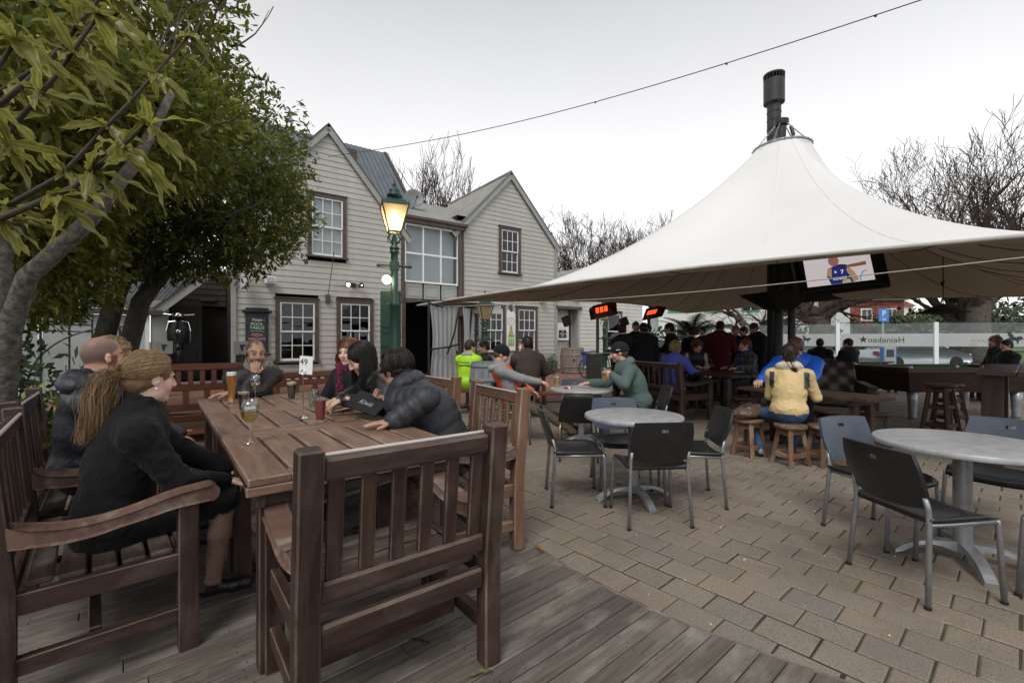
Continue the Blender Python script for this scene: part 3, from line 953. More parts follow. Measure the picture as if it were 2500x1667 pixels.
for s_,z,sz,mm in(("Vespa",.36,.105,chw),("POOL",.235,.12,chg),("TABLES",.135,.11,chg),("PIZZA",-.06,.10,chp),("NACHOS",-.17,.10,chp)):
 text_obj('lettering',s_,sz,mm,d,(-.01,-.0565,z),(R(90),0,0),shear=.15)
MB().tube([(.16+.028*math.cos(a),-.056,.36+.028*math.sin(a))for a in np.linspace(0,6.283,13)[:-1]],.004,4,closed=True).build('ring_mark',mat('chalk_blue',(.2,.3,.6),.8),d)
MB().tube([(-.17,-.056,.04),(-.05,-.056,.055),(.08,-.056,.05),(.17,-.056,.02)],.003,4).build('chalk_stroke',chw,d)
d=wall_thing('specials_board',5.90,.08,1.30,'tall black specials chalkboard beside the plastic curtain','chalkboard')
MB().box((0,0,.62),(.58,.04,1.27)).build('board',M['chalk_black'],d,bevel=.006)
text_obj('heading',"Specials",.15,chw,d,(-.02,-.024,1.17),(R(90),0,0))
text_obj('lettering',"& Tidbits",.085,chw,d,(.0,-.024,1.05),(R(90),0,0),shear=.2)
lav=mat('chalk_lavender',(.42,.40,.62),.9)
text_obj('lettering',"Dinner\n      Downstairs",.07,lav,d,(-.24,-.024,.89),(R(90),0,0),align='LEFT',shear=.2)
text_obj('lettering',"Steak with fries\n     & onion rings",.06,chw,d,(-.24,-.024,.78),(R(90),0,0),align='LEFT',shear=.2)
text_obj('lettering',"CHEF'S SPECIALS\nMediterranean lamb\nw. curry roasted\ntomato, lemon, mint\ncrushed new potato\nwhite fish $26",.06,chw,d,(-.25,-.024,.52),(R(90),0,0),align='LEFT',shear=.2)
text_obj('lettering',"Crackling pork belly\n   roasted beets $28",.055,chw,d,(-.25,-.024,.29),(R(90),0,0),align='LEFT',shear=.2)
MB().tube([(.19+.075*math.cos(a),-.024,.12+.075*math.sin(a))for a in np.linspace(0,6.283,17)[:-1]],.006,4,closed=True).add([(.15,-.024,.09),(.20,-.024,.10),(.23,-.024,.16),(.18,-.024,.14)],[(0,1,2,3)]).build('round_mark',chw,d)
d=wall_thing('bottle_poster',7.67,.07,.93,'narrow white poster with a collaged bottle and round price mark between two windows','poster')
poly=[(-.20,0),(.20,0),(.20,1.42),(.09,1.57),(-.20,1.57)]
FR=Matrix(((1,0,0,0),(0,0,-1,0),(0,1,0,0),(0,0,0,1)))
MB().prism([(-.24,-.04),(.24,-.04),(.24,1.61),(-.24,1.61)],.02,FR).build('backing',noisy('poster_back',(.25,.28,.25),(.3,.33,.3),4,.6),d,(0,.0,0))
MB().prism(poly,.012,FR).build('sheet',mat('poster_white',(.74,.77,.74),.5),d,(0,-.022,0))
MB().tube([(.15*math.cos(a),-.036,1.13+.15*math.sin(a))for a in np.linspace(0,6.283,21)[:-1]],.008,4,closed=True).tube([(.125*math.cos(a),-.036,1.13+.125*math.sin(a))for a in np.linspace(0,6.283,21)[:-1]],.003,4,closed=True).build('round_mark',mat('print_grey',(.3,.33,.33),.6),d)
text_obj('price',"15",.15,mat('print_grey2',(.3,.33,.33),.6),d,(-.03,-.036,1.14),(R(90),0,0),shear=.1)
def collage():
 m=mat('bottle_collage',(.4,.5,.2),.5)
 N,L,P=nodes(m);tc=N.new("ShaderNodeTexCoord")
 v=N.new("ShaderNodeTexVoronoi");v.inputs['Scale'].default_value=16;L.new(tc.outputs['Object'],v.inputs['Vector'])
 sp=N.new("ShaderNodeSeparateColor");L.new(v.outputs['Color'],sp.inputs[0])
 r=ramp_node(N,L,sp.outputs[0],[(0,(.42,.10,.05)),(.25,(.55,.30,.10)),(.45,(.30,.42,.08)),(.65,(.62,.60,.22)),(.85,(.12,.22,.06)),(1,(.60,.22,.14))])
 L.new(r.outputs[0],P.inputs['Base Color']);return m
bot=[(-.14,.17),(.14,.17),(.14,.52),(.10,.66),(.055,.78),(.045,.95),(-.045,.95),(-.055,.78),(-.10,.66),(-.14,.52)]
MB().prism(bot,.006,FR).build('bottle_print',collage(),d,(0,-.036,0))
MB().prism([(-.142,.27),(.142,.27),(.142,.60),(-.142,.60)],.004,FR).build('label_print',mat('label_green',(.42,.60,.36),.6),d,(0,-.043,0))
MB().prism([(-.142,.56),(.142,.56),(.142,.60),(-.142,.60)],.003,FR).build('label_band',mat('label_dark',(.08,.2,.1),.6),d,(0,-.048,0))
for z in(.52,.45):text_obj('lettering',"T T I",.05,mat('print_dark',(.05,.08,.05),.7),d,(0,-.048,z),(R(90),0,0))
for z in(.38,.30):
 for x in(-.09,0,.09):MB().box((x,-.048,z),(.045,.004,.035)).build('print_mark',mat('print_dark2',(.05,.1,.06),.7),d)
d=wall_thing('sprinkler_sign',10.63,-.22,1.34,'white fire sprinkler inlet sign panel above the old barrel','sign')
MB().box((0,0,.37),(.72,.12,.76)).build('panel',M['white_paint'],d,bevel=.02)
MB().box((-.02,-.064,.26),(.44,.008,.34)).build('black_field',M['black'],d)
for s_,z in(("FIRE",.36),("SPRINKLER",.265),("INLET",.17)):text_obj('lettering',s_,.085,M['white_print'],d,(-.02,-.0695,z),(R(90),0,0),sx=.85)
text_obj('lettering',"sprinkler stop valve inside",.035,M['black'],d,(-.02,-.0625,.49),(R(90),0,0))
for z in(.30,.16):MB().box((.27,-.063,z),(.08,.006,.07)).build('sticker',mat('sticker',(.5,.4,.42),.6),d)
d=wall_thing('round_sign',2.72,.06,1.72,'round black sign with white strokes on the wall beside the green lamp post','sign')
MB().lathe([(.2,0),(.2,.04),(.185,.045)],24).build('disc',M['chalk_black'],d,(0,0,0),(R(90),0,0),smooth=False)
for k,z in enumerate((.1,.03,-.05,-.12)):MB().box((-.06+.02*(k%2),-.048,z),(.14,.004,.035)).build('stroke',M['white_print'],d,(0,0,0))
d=wall_thing('hanging_sign',-1.38,.55,2.62,'small projecting sign with orange and blue lettering under the tree branches','sign')
MB().box((0,0,.35),(.10,.75,.55)).build('box',noisy('sign_face',(.55,.56,.58),(.7,.7,.72),3,.5),d,bevel=.02)
for s_,z,c in(("resco",.42,(.6,.2,.03)),("grill",.24,(.08,.15,.45))):text_obj('lettering',s_,.24,mat('sign_letter_'+s_,c,.5),d,(.053,0,z),(R(90),0,R(90)))
MB().beam((0,.3,.68),(0,.75,.68),.04,.04).build('bracket',M['dark_metal'],d)
d=wall_thing('window_notice',8.12,.075,1.00,'small pink and white notice in the lower corner of the right window','notice')
MB().box((0,0,.12),(.16,.006,.26)).build('sheet',M['white_print'],d)
MB().box((0,-.005,.20),(.16,.004,.09)).build('pink_band',mat('notice_pink',(.6,.12,.2),.6),d)
text_obj('lettering',"S",.13,mat('notice_red',(.5,.08,.15),.6),d,(-.02,-.005,.10),(R(90),0,0))
# ---- entrance annex at the left with frosted panels, arched trellis and wall-mounted scooter
M['annex']=noisy('annex_paint',(.27,.29,.275),(.33,.35,.33),3,.6,.05)
M['frosted']=noisy('frosted_panel',(.40,.45,.45),(.50,.545,.54),1.2,.35,.02)
ax=thing('entrance_annex',house_pt(0,0,0),HOUSE_RZ,'low grey-green entrance annex with dark iron roof and black doorway left of the house','building')
for t0,t1 in((-6.9,-5.95),(-5.9,-5.3),(-5.25,-3.42)):
 MB().box(hp((t0+t1)/2,.0,1.0),(t1-t0-.03,.04,1.84)).build('frosted_panel',M['frosted'],ax)
for t in(-6.92,-5.925,-5.275):bxh('mullion',t-.02,t+.02,.08,1.92,-.01,.05,M['annex'],ax)
bxh('downpipe',-3.44,-3.36,.08,1.93,.0,.08,M['white_paint'],ax)
bxh('corner_post',-3.34,-2.98,.08,2.3,-.1,.03,M['annex'],ax)
bxh('gutter',-7.0,-3.1,1.93,2.06,-.02,.18,M['sill'],ax)
corrugated('roof',hp(-7.0,.10,2.06),hp(-3.2,.10,2.06),hp(-2.3,-1.6,3.5),hp(-7.0,-1.6,3.5),M['roof_dark'],ax,.09,.018)
bar('barge_board',hp(-3.26,.12,1.98),hp(-1.9,.12,3.28),.04,.2,M['barge'],ax)
bar('barge_cap',hp(-3.30,.12,2.09),hp(-1.94,.12,3.39),.12,.03,M['sill'],ax)
MB().add([hp(-3.0,-2.2,.08),hp(-1.55,-2.2,.08),hp(-1.55,-2.2,3.4),hp(-3.0,-2.2,3.4)],[(0,1,2,3)]).build('back_wall',mat('annex_dark',(.022,.017,.014),.8),ax)
MB().add([hp(-1.60,-2.2,.08),hp(-1.60,.0,.08),hp(-1.60,.0,3.4),hp(-1.60,-2.2,3.4)],[(0,1,2,3)]).build('side_wall',mat('annex_dark2',(.02,.015,.013),.8),ax)
MB().add([hp(-3.0,-2.2,.08),hp(-3.0,-.1,.08),hp(-3.0,-.1,2.2),hp(-3.0,-2.2,3.0)],[(0,1,2,3)]).build('side_wall',mat('annex_dark3',(.02,.015,.013),.8),ax)
MB().box(hp(-2.6,-2.1,1.25),(.75,.06,2.2)).box(hp(-2.6,-2.06,1.8),(.5,.04,.7)).box(hp(-2.6,-2.06,.8),(.5,.04,.7)).build('door',mat('black_door',(.013,.012,.011),.35),ax,bevel=.01)
MB().sphere(hp(-2.3,-2.02,1.1),.03,8,6).build('door_knob',mat('brass_knob',(.6,.42,.15),.25,1.0),ax)
MB().box(hp(-2.1,-2.05,2.55),(.4,.03,.10)).build('door_plate',mat('brass_plate',(.10,.085,.06),.4),ax)
boards(ax,-3.0,-1.62,2.35,3.35,-2.1,[],mat('annex_board_dark',(.04,.03,.026),.7))
tr=thing('arched_trellis',house_pt(-4.75,.35,.08),HOUSE_RZ,'black metal arched trellis in front of the frosted panels','trellis')
for k,x in enumerate((-1.35,-1.05,-.75,-.45,0.0,.38)):bar('upright',(x,0,0),(x,0,1.9 if k<4 else 1.72),.035,.035,M['dark_metal'],tr)
for z in(1.45,1.6):bar('cross_bar',(-1.6,0,z),(.38,0,z-.03),.03,.03,M['dark_metal'],tr)
arc=[(.9-1.55*math.cos(a),-.02,.25+1.3*math.sin(a))for a in np.linspace(0,1.75,16)]
MB().tube(arc,.022,6).build('arch',M['dark_metal'],tr)
bar('upright',(.86,0,0),(.86,0,1.52),.045,.045,M['dark_metal'],tr)
sco=thing('scooter',house_pt(-2.78,.12,.95),HOUSE_RZ,'shiny black motor scooter front mounted upright beside the dark doorway','scooter')
M['gloss_black']=mat('gloss_black',(.006,.006,.007),.3,spec=.3)
def shield(w,h,d):
 V,F=[],[]
 nu,nv=9,9
 for i in range(nv):
  v=i/(nv-1)
  hw=w*(.55+.45*math.sin(math.pi*(.15+.75*v)))
  for j in range(nu):
   u=j/(nu-1)*2-1
   V.append((hw*u,-d*(1-u*u)-.03,(v-.5)*h))
 for i in range(nv-1):
  for j in range(nu-1):F.append((i*nu+j,i*nu+j+1,(i+1)*nu+j+1,(i+1)*nu+j))
 return V,F
V,F=shield(.24,.58,.16)
mb=MB();mb.add(V,F);mb.build('leg_shield',M['gloss_black'],sco,(0,0,.55),smooth=True)
MB().tube([(-.235,-.03,.32),(-.245,-.04,.6),(-.2,-.05,.82),(0,-.09,.86),(.2,-.05,.82),(.245,-.04,.6),(.235,-.03,.32)],.014,6).build('chrome_rim',M['chrome'],sco)
MB().lathe([(0,-.02),(.07,-.01),(.075,.03),(.05,.05),(0,.055)],14).build('headlight',M['chrome'],sco,(0,-.12,.98),(R(90),0,0),smooth=True)
MB().sphere((0,-.08,.95),(.14,.10,.10),14,10).build('headset',M['gloss_black'],sco,smooth=True)
MB().tube([(-.33,-.02,1.02),(-.15,-.06,1.0),(.15,-.06,1.0),(.33,-.02,1.02)],.018,6).build('handlebar',M['chrome'],sco)
MB().lathe([(0,-.01),(.05,-.005),(.05,.01),(.035,.015),(0,.017)],14).build('badge',M['chrome'],sco,(0,-.20,.58),(R(90),0,0),smooth=True)
MB().sphere((0,-.12,.17),(.10,.26,.17),14,10).build('mudguard',M['gloss_black'],sco,smooth=True)
def wheel(mbt,rr,r2,n=22,m=8):
 mbt.tube([(0,rr*math.cos(a),rr*math.sin(a))for a in np.linspace(0,2*math.pi,n+1)[:-1]],r2,m,closed=True)
mb=MB();wheel(mb,.20,.05);mb.build('tyre',M['black'],sco,(0.02,-.13,.02),smooth=True)
mb=MB();wheel(mb,.13,.02);mb.tube([(-.03,0,0),(.03,0,0)],.05,12);mb.build('rim',M['chrome'],sco,(0.02,-.13,.02),smooth=True)
for px_,y_,lab in((-8.07,10.45,'dark post with a square metal plate in front of the scooter'),(-6.02,10.05,'dark post with a square metal plate in front of the chalkboard cabinet')):
 d=thing('plate_post',(px_,y_,0),HOUSE_RZ,lab,'post','posts with metal plates')
 for k in(-1,1):bar('post_board',(k*.065,0,0),(k*.065,0,.98),.12,.10,M['dark_wood'],d,up=(0,1,0))
 MB().box((0,-.065,1.14),(.33,.02,.29)).build('plate',noisy('zinc_plate',(.25,.25,.255),(.33,.33,.335),3,.4,metal=.4),d,bevel=.004)
 MB().prism([(-.05,.07),(.07,.07),(.055,.03),(.03,.03),(-.0,-.09),(-.03,-.04)],.004,FR).build('chevron',M['dark_metal'],d,(0,-.078,1.14))
 bar('back_plate',(0,-.03,.98),(0,-.03,1.26),.12,.03,M['dark_wood'],d,up=(0,1,0))
aw=thing('door_awning',house_pt(4.2,.0,0),HOUSE_RZ,'white door awning with hanging clear plastic curtains and black bindings','awning')
M['vinyl']=mat('clear_vinyl',(.62,.66,.68),.25,alpha=.55)
def vinyl(name,a,b,z0,z1,folds,amp,taper):
 a,b=Vector(a),Vector(b)
 nx,nz=30,8
 V,F=[],[]
 nrm=Vector((b.y-a.y,-(b.x-a.x),0)).normalized()
 for j in range(nz):
  v=j/(nz-1)
  for i in range(nx):
   u=i/(nx-1)
   uu=.5+(u-.5)*(1-taper*math.sin(math.pi*min(1,v*1.2))*.7)
   p=a.lerp(b,uu)+nrm*amp*math.sin(u*folds*math.pi*2+v)*(.4+.6*v)
   V.append((p.x,p.y,z1+(z0-z1)*v+.02*math.sin(u*9)))
 for j in range(nz-1):
  for i in range(nx-1):F.append((j*nx+i,j*nx+i+1,(j+1)*nx+i+1,(j+1)*nx+i))
 me=new_mesh(name,V,F,True)
 return link(name,me,M['vinyl'],aw)
vinyl('curtain',(-1.1,-2.4,0),(.0,-2.2,0),.12,2.35,6,.07,.25)
vinyl('curtain',(.05,-2.3,0),(.75,-1.9,0),.12,2.35,5,.07,.35)
MB().box((.5,-1.15,2.52),(1.9,2.3,.05)).box((1.1,-1.1,2.32),(.9,2.2,.28)).build('valance',noisy('awning_cloth',(.50,.52,.53),(.58,.60,.61),2,.5),aw)
for pts in([(-1.1,-2.42,2.38),(-.7,-2.4,2.30),(-.3,-2.3,2.34),(.0,-2.25,2.40)],[(.05,-2.3,2.36),(.4,-2.15,2.34),(.75,-1.95,2.38)],[(-.15,-2.45,2.3),(-.35,-2.5,1.5),(-.55,-2.45,.9)],[(-1.1,-2.45,1.05),(-.5,-2.47,1.12),(-.15,-2.45,1.2)],[(.5,-2.1,2.3),(.38,-2.12,1.2),(.3,-2.1,.2)],[(-.2,-2.4,1.0),(.05,-2.3,.2)]):
 MB().tube(pts,.028,6).build('binding',M['black'],aw)
for x,y in((-1.15,-2.45),(.78,-1.9)):bar('post',(x,y,0),(x,y,2.5),.05,.05,M['dark_metal'],aw)
# ===== the big tensile canopy
TC=Vector((5.15,8.6,0))
CL,CB,CR_,CN=Vector((-1.25,8.2,2.03)),Vector((5.45,14.0,2.18)),Vector((11.5,8.9,2.2)),Vector((4.85,3.1,2.13))
RING_R,RING_Z=.47,4.95
M['pvc']=noisy('canopy_white',(.83,.83,.825),(.88,.88,.875),.8,.42,.02)
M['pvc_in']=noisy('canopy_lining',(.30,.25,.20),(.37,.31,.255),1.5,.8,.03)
tent=thing('canopy',TC,0,'large white conical tensile canopy over the paved yard','canopy')
def tent_edge(k):
 """k in 0..4 around the rim, corners at whole numbers"""
 cs=[CL,CN,CR_,CB]
 i=int(k)%4;f=k-int(k)
 a,b=cs[i],cs[(i+1)%4]
 p=a.lerp(b,f)
 inward=(Vector((TC.x,TC.y,p.z))-p).normalized()
 s=math.sin(math.pi*f)
 bow=.45 if i!=0 else.30
 return p+inward*bow*s+Vector((0,0,.13*s))
def tent_pt(k,s,drop=0.0):
 e=tent_edge(k)
 d=Vector((e.x-TC.x,e.y-TC.y,0))
 rp=TC+d.normalized()*RING_R+Vector((0,0,RING_Z))
 p=rp.lerp(e,s)
 p.z=e.z+(RING_Z-e.z)*(1-s)**(1.85+.5*math.sin(math.pi*(k%1))**2+.35*(1-s)**3)
 return p-Vector((0,0,drop))
def tent_surface(name,drop,m,flip=False):
 nk,ns=96,22
 V,F=[],[]
 for i in range(nk):
  for j in range(ns):
   V.append(tuple(tent_pt(4*i/nk,(j/(ns-1))**1.15,drop*min(1,.15+j/6))-TC))
 for i in range(nk):
  i2=(i+1)%nk
  for j in range(ns-1):
   q=(i*ns+j,i*ns+j+1,i2*ns+j+1,i2*ns+j)
   F.append(q[::-1]if flip else q)
 return link(name,new_mesh(name,V,F,True),m,tent)
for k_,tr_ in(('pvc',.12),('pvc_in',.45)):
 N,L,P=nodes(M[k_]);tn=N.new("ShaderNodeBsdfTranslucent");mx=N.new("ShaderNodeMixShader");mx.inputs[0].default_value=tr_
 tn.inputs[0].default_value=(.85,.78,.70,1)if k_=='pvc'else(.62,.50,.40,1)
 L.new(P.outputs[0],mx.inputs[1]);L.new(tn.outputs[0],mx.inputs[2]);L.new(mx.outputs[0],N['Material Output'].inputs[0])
tent_surface('outer_skin',0,M['pvc'])
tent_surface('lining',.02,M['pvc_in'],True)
mb=MB();mb.tube([tent_edge(4*i/96)-TC-Vector((0,0,.01))for i in range(96)],.022,6,closed=True);mb.build('edge_cable',noisy('edge_webbing',(.42,.40,.36),(.5,.48,.44),6,.7),tent,smooth=True)
for i in range(16):
 MB().tube([tent_pt(4*i/16+.125,s,-.001)-TC for s in np.linspace(.01,.995,16)],.006,4).build('weld_seam',M['pvc'],tent)
for i in range(24):
 pts=[tent_pt(4*i/24,s,.026)-TC for s in np.linspace(.02,.995,14)]
 MB().tube(pts,.007,4).build('seam',mat('seam',(.16,.13,.10),.9)if i==0 else bpy.data.materials['seam'],tent)
mb=MB();mb.tube([(RING_R*math.cos(a),RING_R*math.sin(a),RING_Z+.01)for a in np.linspace(0,2*math.pi,33)[:-1]],.028,6,closed=True)
for a in np.linspace(0,2*math.pi,29)[:-1]:mb.sphere(((RING_R+.03)*math.cos(a),(RING_R+.03)*math.sin(a),RING_Z+.012),.016,6,4)
mb.build('apex_ring',noisy('galvanised',(.28,.30,.32),(.42,.44,.46),9,.45,metal=.4),tent)
mb=MB().tube([(-.09,0,0),(-.04,0,4.0),(0,0,5.42)],[.085,.08,.075],12).lathe([(.11,5.40),(.12,5.44),(.12,5.50),(.06,5.53)],12)
mb.build('mast',M['green_dark']if 'green_dark'in M else M.setdefault('green_dark',noisy('mast_paint',(.010,.016,.014),(.018,.026,.022),5,.5)),tent,smooth=True,auto=40)
for a in(0.4,1.5,2.7,3.9,5.0):
 p0,p1=Vector((.08*math.cos(a),.08*math.sin(a),5.44)),Vector((RING_R*math.cos(a),RING_R*math.sin(a),RING_Z+.03))
 mb=MB()
 for k in range(22):
  c=p0.lerp(p1,(k+.5)/22);d=(p1-p0).normalized()
  mb.beam(c-d*.016,c+d*.016,.022 if k%2 else.007,.007 if k%2 else.022)
 mb.build('chain',M['steel'],tent)
MB().tube([(.14,-.05,5.36),(.17,-.08,5.2),(.16,-.08,5.02)],[.03,.035,.012],8).build('chain_hoist',mat('hoist_red',(.09,.03,.03),.5),tent)
MB().tube([(-.03,-.35,0),(-.03,-.35,2.2)],.065,10).build('side_post',M['green_dark'],tent,smooth=True,auto=40)
MB().tube([CL-TC,CL-TC+Vector((-.35,-.12,-.03)),CL-TC+Vector((-.95,-.35,-.10))],.012,6).box(CL-TC+Vector((-.3,-.1,-.025)),(.16,.05,.05)).build('tie_cable',M['dark_metal'],tent)
rope=[CL.lerp(CN,t)-TC+Vector((.25*math.sin(math.pi*t),.25*math.sin(math.pi*t),-.12-.06*math.sin(math.pi*t)))for t in np.linspace(0,1,12)]
MB().tube(rope,.006,5).build('rope',mat('pale_rope',(.45,.40,.34),.8),tent)
fl=thing('flue',(5.38,9.25,0),0,'tall black flue with a wide cowl rising behind the canopy top','flue')
MB().lathe([(.13,.0),(.13,6.15)],18).build('pipe',noisy('flue_black',(.018,.018,.019),(.035,.034,.033),8,.55,.1),fl,smooth=True,auto=30)
for z in np.arange(4.6,6.1,.17):MB().lathe([(.132,0),(.138,.01),(.132,.02)],18,(0,0,z)).build('pipe_joint',M['dark_metal'],fl)
MB().lathe([(.13,6.12),(.195,6.16),(.195,6.62),(.18,6.62)],20,cap=False).build('cowl',M['dark_metal'],fl,smooth=True,auto=30)
MB().lathe([(.20,6.72),(.20,6.75),(.05,6.80)],20).build('cowl_cap',M['dark_metal'],fl,smooth=True,auto=30)
for a in np.linspace(0,6.283,21)[:-1]:MB().box((.188*math.cos(a),.188*math.sin(a),6.67),(.012,.012,.11)).build('cowl_bar',M['dark_metal'],fl)
hd=thing('fire_hood',(4.78,8.1,1.98),R(8),'black steel fire hood around the canopy posts under the television','hood')
MB().add([(-.55,-.4,.14),(.5,-.45,.28),(.62,.35,.28),(-.5,.4,.16),(-.10,-.14,-.14),(.2,-.14,-.14),(.2,.14,-.14),(-.10,.14,-.14)],[(0,1,5,4),(1,2,6,5),(2,3,7,6),(3,0,4,7),(0,3,2,1),(4,5,6,7)]).build('hood_body',M['dark_metal'],hd)
for x in(-.02,.34):MB().box((x,-.3,.2),(.34,.12,.10)).build('bracket',noisy('zinc',(.10,.10,.10),(.16,.16,.155),6,.6),hd,bevel=.01)
MB().add([(.3,-.1,-.02),(1.15,-.2,.06),(1.15,.2,.22),(.3,.1,.22)],[(0,1,2,3)]).build('side_flap',M['dark_metal'],hd)
tv=thing('television',(5.02,6.95,2.40),0,'flat television hanging under the canopy showing a player in a blue jersey','television',rot=(R(-14),R(-5.5),R(-22)))
MB().box((0,.03,0),(1.02,.09,.64)).build('bezel',mat('tv_black',(.006,.006,.007),.25),tv,bevel=.01)
MB().box((.10,.14,.02),(1.08,.10,.72)).build('rear_case',M['black'],tv,bevel=.01)
MB().box((0,-.017,.0),(.86,.004,.50)).build('screen',mat('tv_screen',(.3,.28,.28),.4,emit=(.60,.55,.56),estr=.5),tv)
def scr(name,poly,col,y=-.021,e=.45):
 nm='tv_'+name
 m=bpy.data.materials.get(nm)or mat(nm,[c*.5 for c in col],.4,emit=col,estr=e)
 return MB().prism(poly,.001,FR).build(name,m,tv,(0,y,0))
scr('jersey_image',[(-.12,-.25),(.16,-.25),(.20,-.10),(.12,.04),(.05,.06),(-.02,.06),(-.13,.0),(-.16,-.1)],(.02,.03,.16))
scr('arm_image',[(-.16,-.1),(-.13,.02),(-.08,.0),(-.10,-.14)],(.42,.26,.16),-.023)
scr('arm_image',[(.20,-.10),(.13,.03),(.10,-.05),(.17,-.25),(.24,-.22)],(.03,.03,.05),-.023)
scr('head_image',[(.07*math.cos(a)-.04,.125+.085*math.sin(a))for a in np.linspace(0,6.283,15)[:-1]],(.32,.13,.09),-.023)
scr('reporter_arm_image',[(.10,.03),(.36,.06),(.36,.0),(.20,-.01),(.10,.0)],(.24,.09,.06),-.025)
scr('microphone_image',[(.0,.05),(.10,.05),(.11,.01),(.02,.02)],(.02,.02,.02),-.026)
scr('shoe_image',[(.02,-.25),(.14,-.25),(.12,-.19),(.03,-.21)],(.5,.42,.22),-.026)
scr('court_mark_image',[(.26,-.25),(.27,-.17),(.31,-.11),(.35,-.09),(.35,-.075),(.30,-.095),(.255,-.16),(.245,-.25)],(.10,.30,.55),-.024)
tvw=mat('tv_white',(.6,.6,.6),.4,emit=(.7,.7,.7),estr=.7)
text_obj('number_image',"7",.09,tvw,tv,(.045,-.0235,-.07),(R(90),0,0));text_obj('number_image',"B",.05,tvw,tv,(-.04,-.0235,-.06),(R(90),0,0));text_obj('team_image',"KINGS",.06,tvw,tv,(.0,-.0235,-.17),(R(90),0,0))
MB().tube([(0,.1,.3),(0,.3,.7)],.03,8).build('arm',M['dark_metal'],tv)
tv2=thing('television',(4.62,7.35,2.36),0,'second dark television seen edge-on left of the lit screen','television',rot=(R(-10),R(-3),R(48)))
MB().box((0,0,0),(.85,.09,.55)).build('bezel',M['black'],tv2,bevel=.01)
MB().box((0,.09,.02),(.6,.09,.4)).build('rear_case',M['dark_metal'],tv2,bevel=.01)
pl=thing('pendant_lamp',(7.75,8.1,0),0,'black cone pendant lamp hanging above the pool table','lamp')
MB().lathe([(.0,1.965),(.05,1.95),(.36,1.80),(.365,1.79),(.04,1.93)],20).build('shade',M['dark_metal'],pl,smooth=True,auto=40)
MB().tube([(0,0,1.95),(0,0,3.05)],.008,5).build('cord',M['black'],pl)
MB().tube([(.0,0,2.28),(-.03,.0,2.33),(.02,0,2.36)],.02,5).build('hook',M['black'],pl)
wp=[Vector((-5.55,13.6,6.85)).lerp(Vector((7.2,5.2,6.05)),t)+Vector((0,0,-.42*math.sin(math.pi*t)))for t in np.linspace(0,1,40)]
ow=MB().tube(wp,.008,5)
for k in(22,28,33):ow.box(wp[k]+Vector((0,0,-.01)),(.03,.02,.03))
tag(ow.build('overhead_wire',M['black']),'black overhead wire running from the house gable across the sky','wire')
# ===== beyond the yard
FA,FB=Vector((6.6,19.0,0)),Vector((19.5,15.2,0))
fd=(FB-FA);FLEN=fd.length;FRZ=math.atan2(fd.y,fd.x)
fence=thing('glass_fence',FA,FRZ,'clear glass windbreak fence with a frosted lettered band along the street','fence')
M['frost_band']=noisy('frosted_film',(.60,.62,.615),(.68,.70,.695),1,.55,.01)
N,L,P=nodes(M['frost_band']);tn=N.new('ShaderNodeBsdfTranslucent');tn.inputs[0].default_value=(.8,.82,.82,1);mx=N.new('ShaderNodeMixShader');mx.inputs[0].default_value=.5
L.new(P.outputs[0],mx.inputs[1]);L.new(tn.outputs[0],mx.inputs[2]);L.new(mx.outputs[0],N['Material Output'].inputs[0])
M['fence_white']=mat('fence_white',(.80,.82,.88),.4)
FT=1.98
def f_at(px):
 a=(px-1250)/1100
 d=fd.normalized()
 return(a*FA.y-FA.x)/(d.x-a*d.y)
posts=[f_at(p)for p in(1700,1848,2045,2285,2560,2840)]
for s in posts:bar('post',(s,0,0),(s,0,FT),.13,.09,M['fence_white'],fence,up=(0,1,0))
film=mat('print_film',(.03,.035,.035),.6)
filmr=mat('print_film_red',(.35,.05,.04),.6)
horse=[(-.52,.02),(-.42,.10),(-.35,.20),(-.20,.16),(-.10,.12),(.02,.14),(.10,.30),(.24,.46),(.36,.50),(.30,.40),(.40,.40),(.32,.30),(.42,.26),(.26,.16),(.30,.06),(.44,.02),(.52,-.10),(.44,-.06),(.28,-.04),(.22,-.18),(.30,-.36),(.20,-.30),(.14,-.14),(-.06,-.12),(-.16,-.26),(-.06,-.38),(-.22,-.32),(-.24,-.14),(-.34,-.06),(-.44,-.04)]
def tri_poly(name,poly,m,parent,loc,s):
 from mathutils.geometry import tessellate_polygon
 V=[(-p[0]*s,0,p[1]*s)for p in poly]
 tri=tessellate_polygon([[Vector(v)for v in V]])
 me=bpy.data.meshes.new(name);me.from_pydata(V,[],[tuple(t)for t in tri]);me.update();me.materials.append(m)
 return link(name,me,None,parent,loc)
for a,b in zip(posts,posts[1:]):
 MB().box(((a+b)/2,0,FT/2+.02),(b-a-.14,.008,FT-.1)).build('pane',M['glass'],fence)
 MB().box(((a+b)/2,-.012,1.335),(b-a-.14,.004,.47)).build('frosted_band',M['frost_band'],fence)
 bar('top_wire',(a,0,FT+.0),(b,0,FT+.0),.015,.015,M['dark_metal'],fence)
def ftext(s,px,z,size,m,sp=1.0):
 o=text_obj('lettering',s,size,m,fence,(f_at(px),-.018,z),(R(90),0,0),depth=.0005,space=sp)
 o.scale=(-1,1,1)
 return o
ftext("Heineken",2163,1.33,.30,film)
st=[((.15 if k%2==0 else.06)*math.sin(k*math.pi/5),(.15 if k%2==0 else.06)*math.cos(k*math.pi/5))for k in range(10)]
tri_poly('star',st,film,fence,(f_at(2107),-.018,1.35),1.0)
tri_poly('winged_horse',horse,film,fence,(f_at(1968),-.018,1.36),.33)
ftext("P",1943,1.36,.30,mat('print_film_pale',(.32,.335,.33),.6))
ftext("US",1908,1.28,.18,bpy.data.materials['print_film_pale'])
tri_poly('winged_horse',horse,film,fence,(f_at(2476),-.018,1.37),.50)
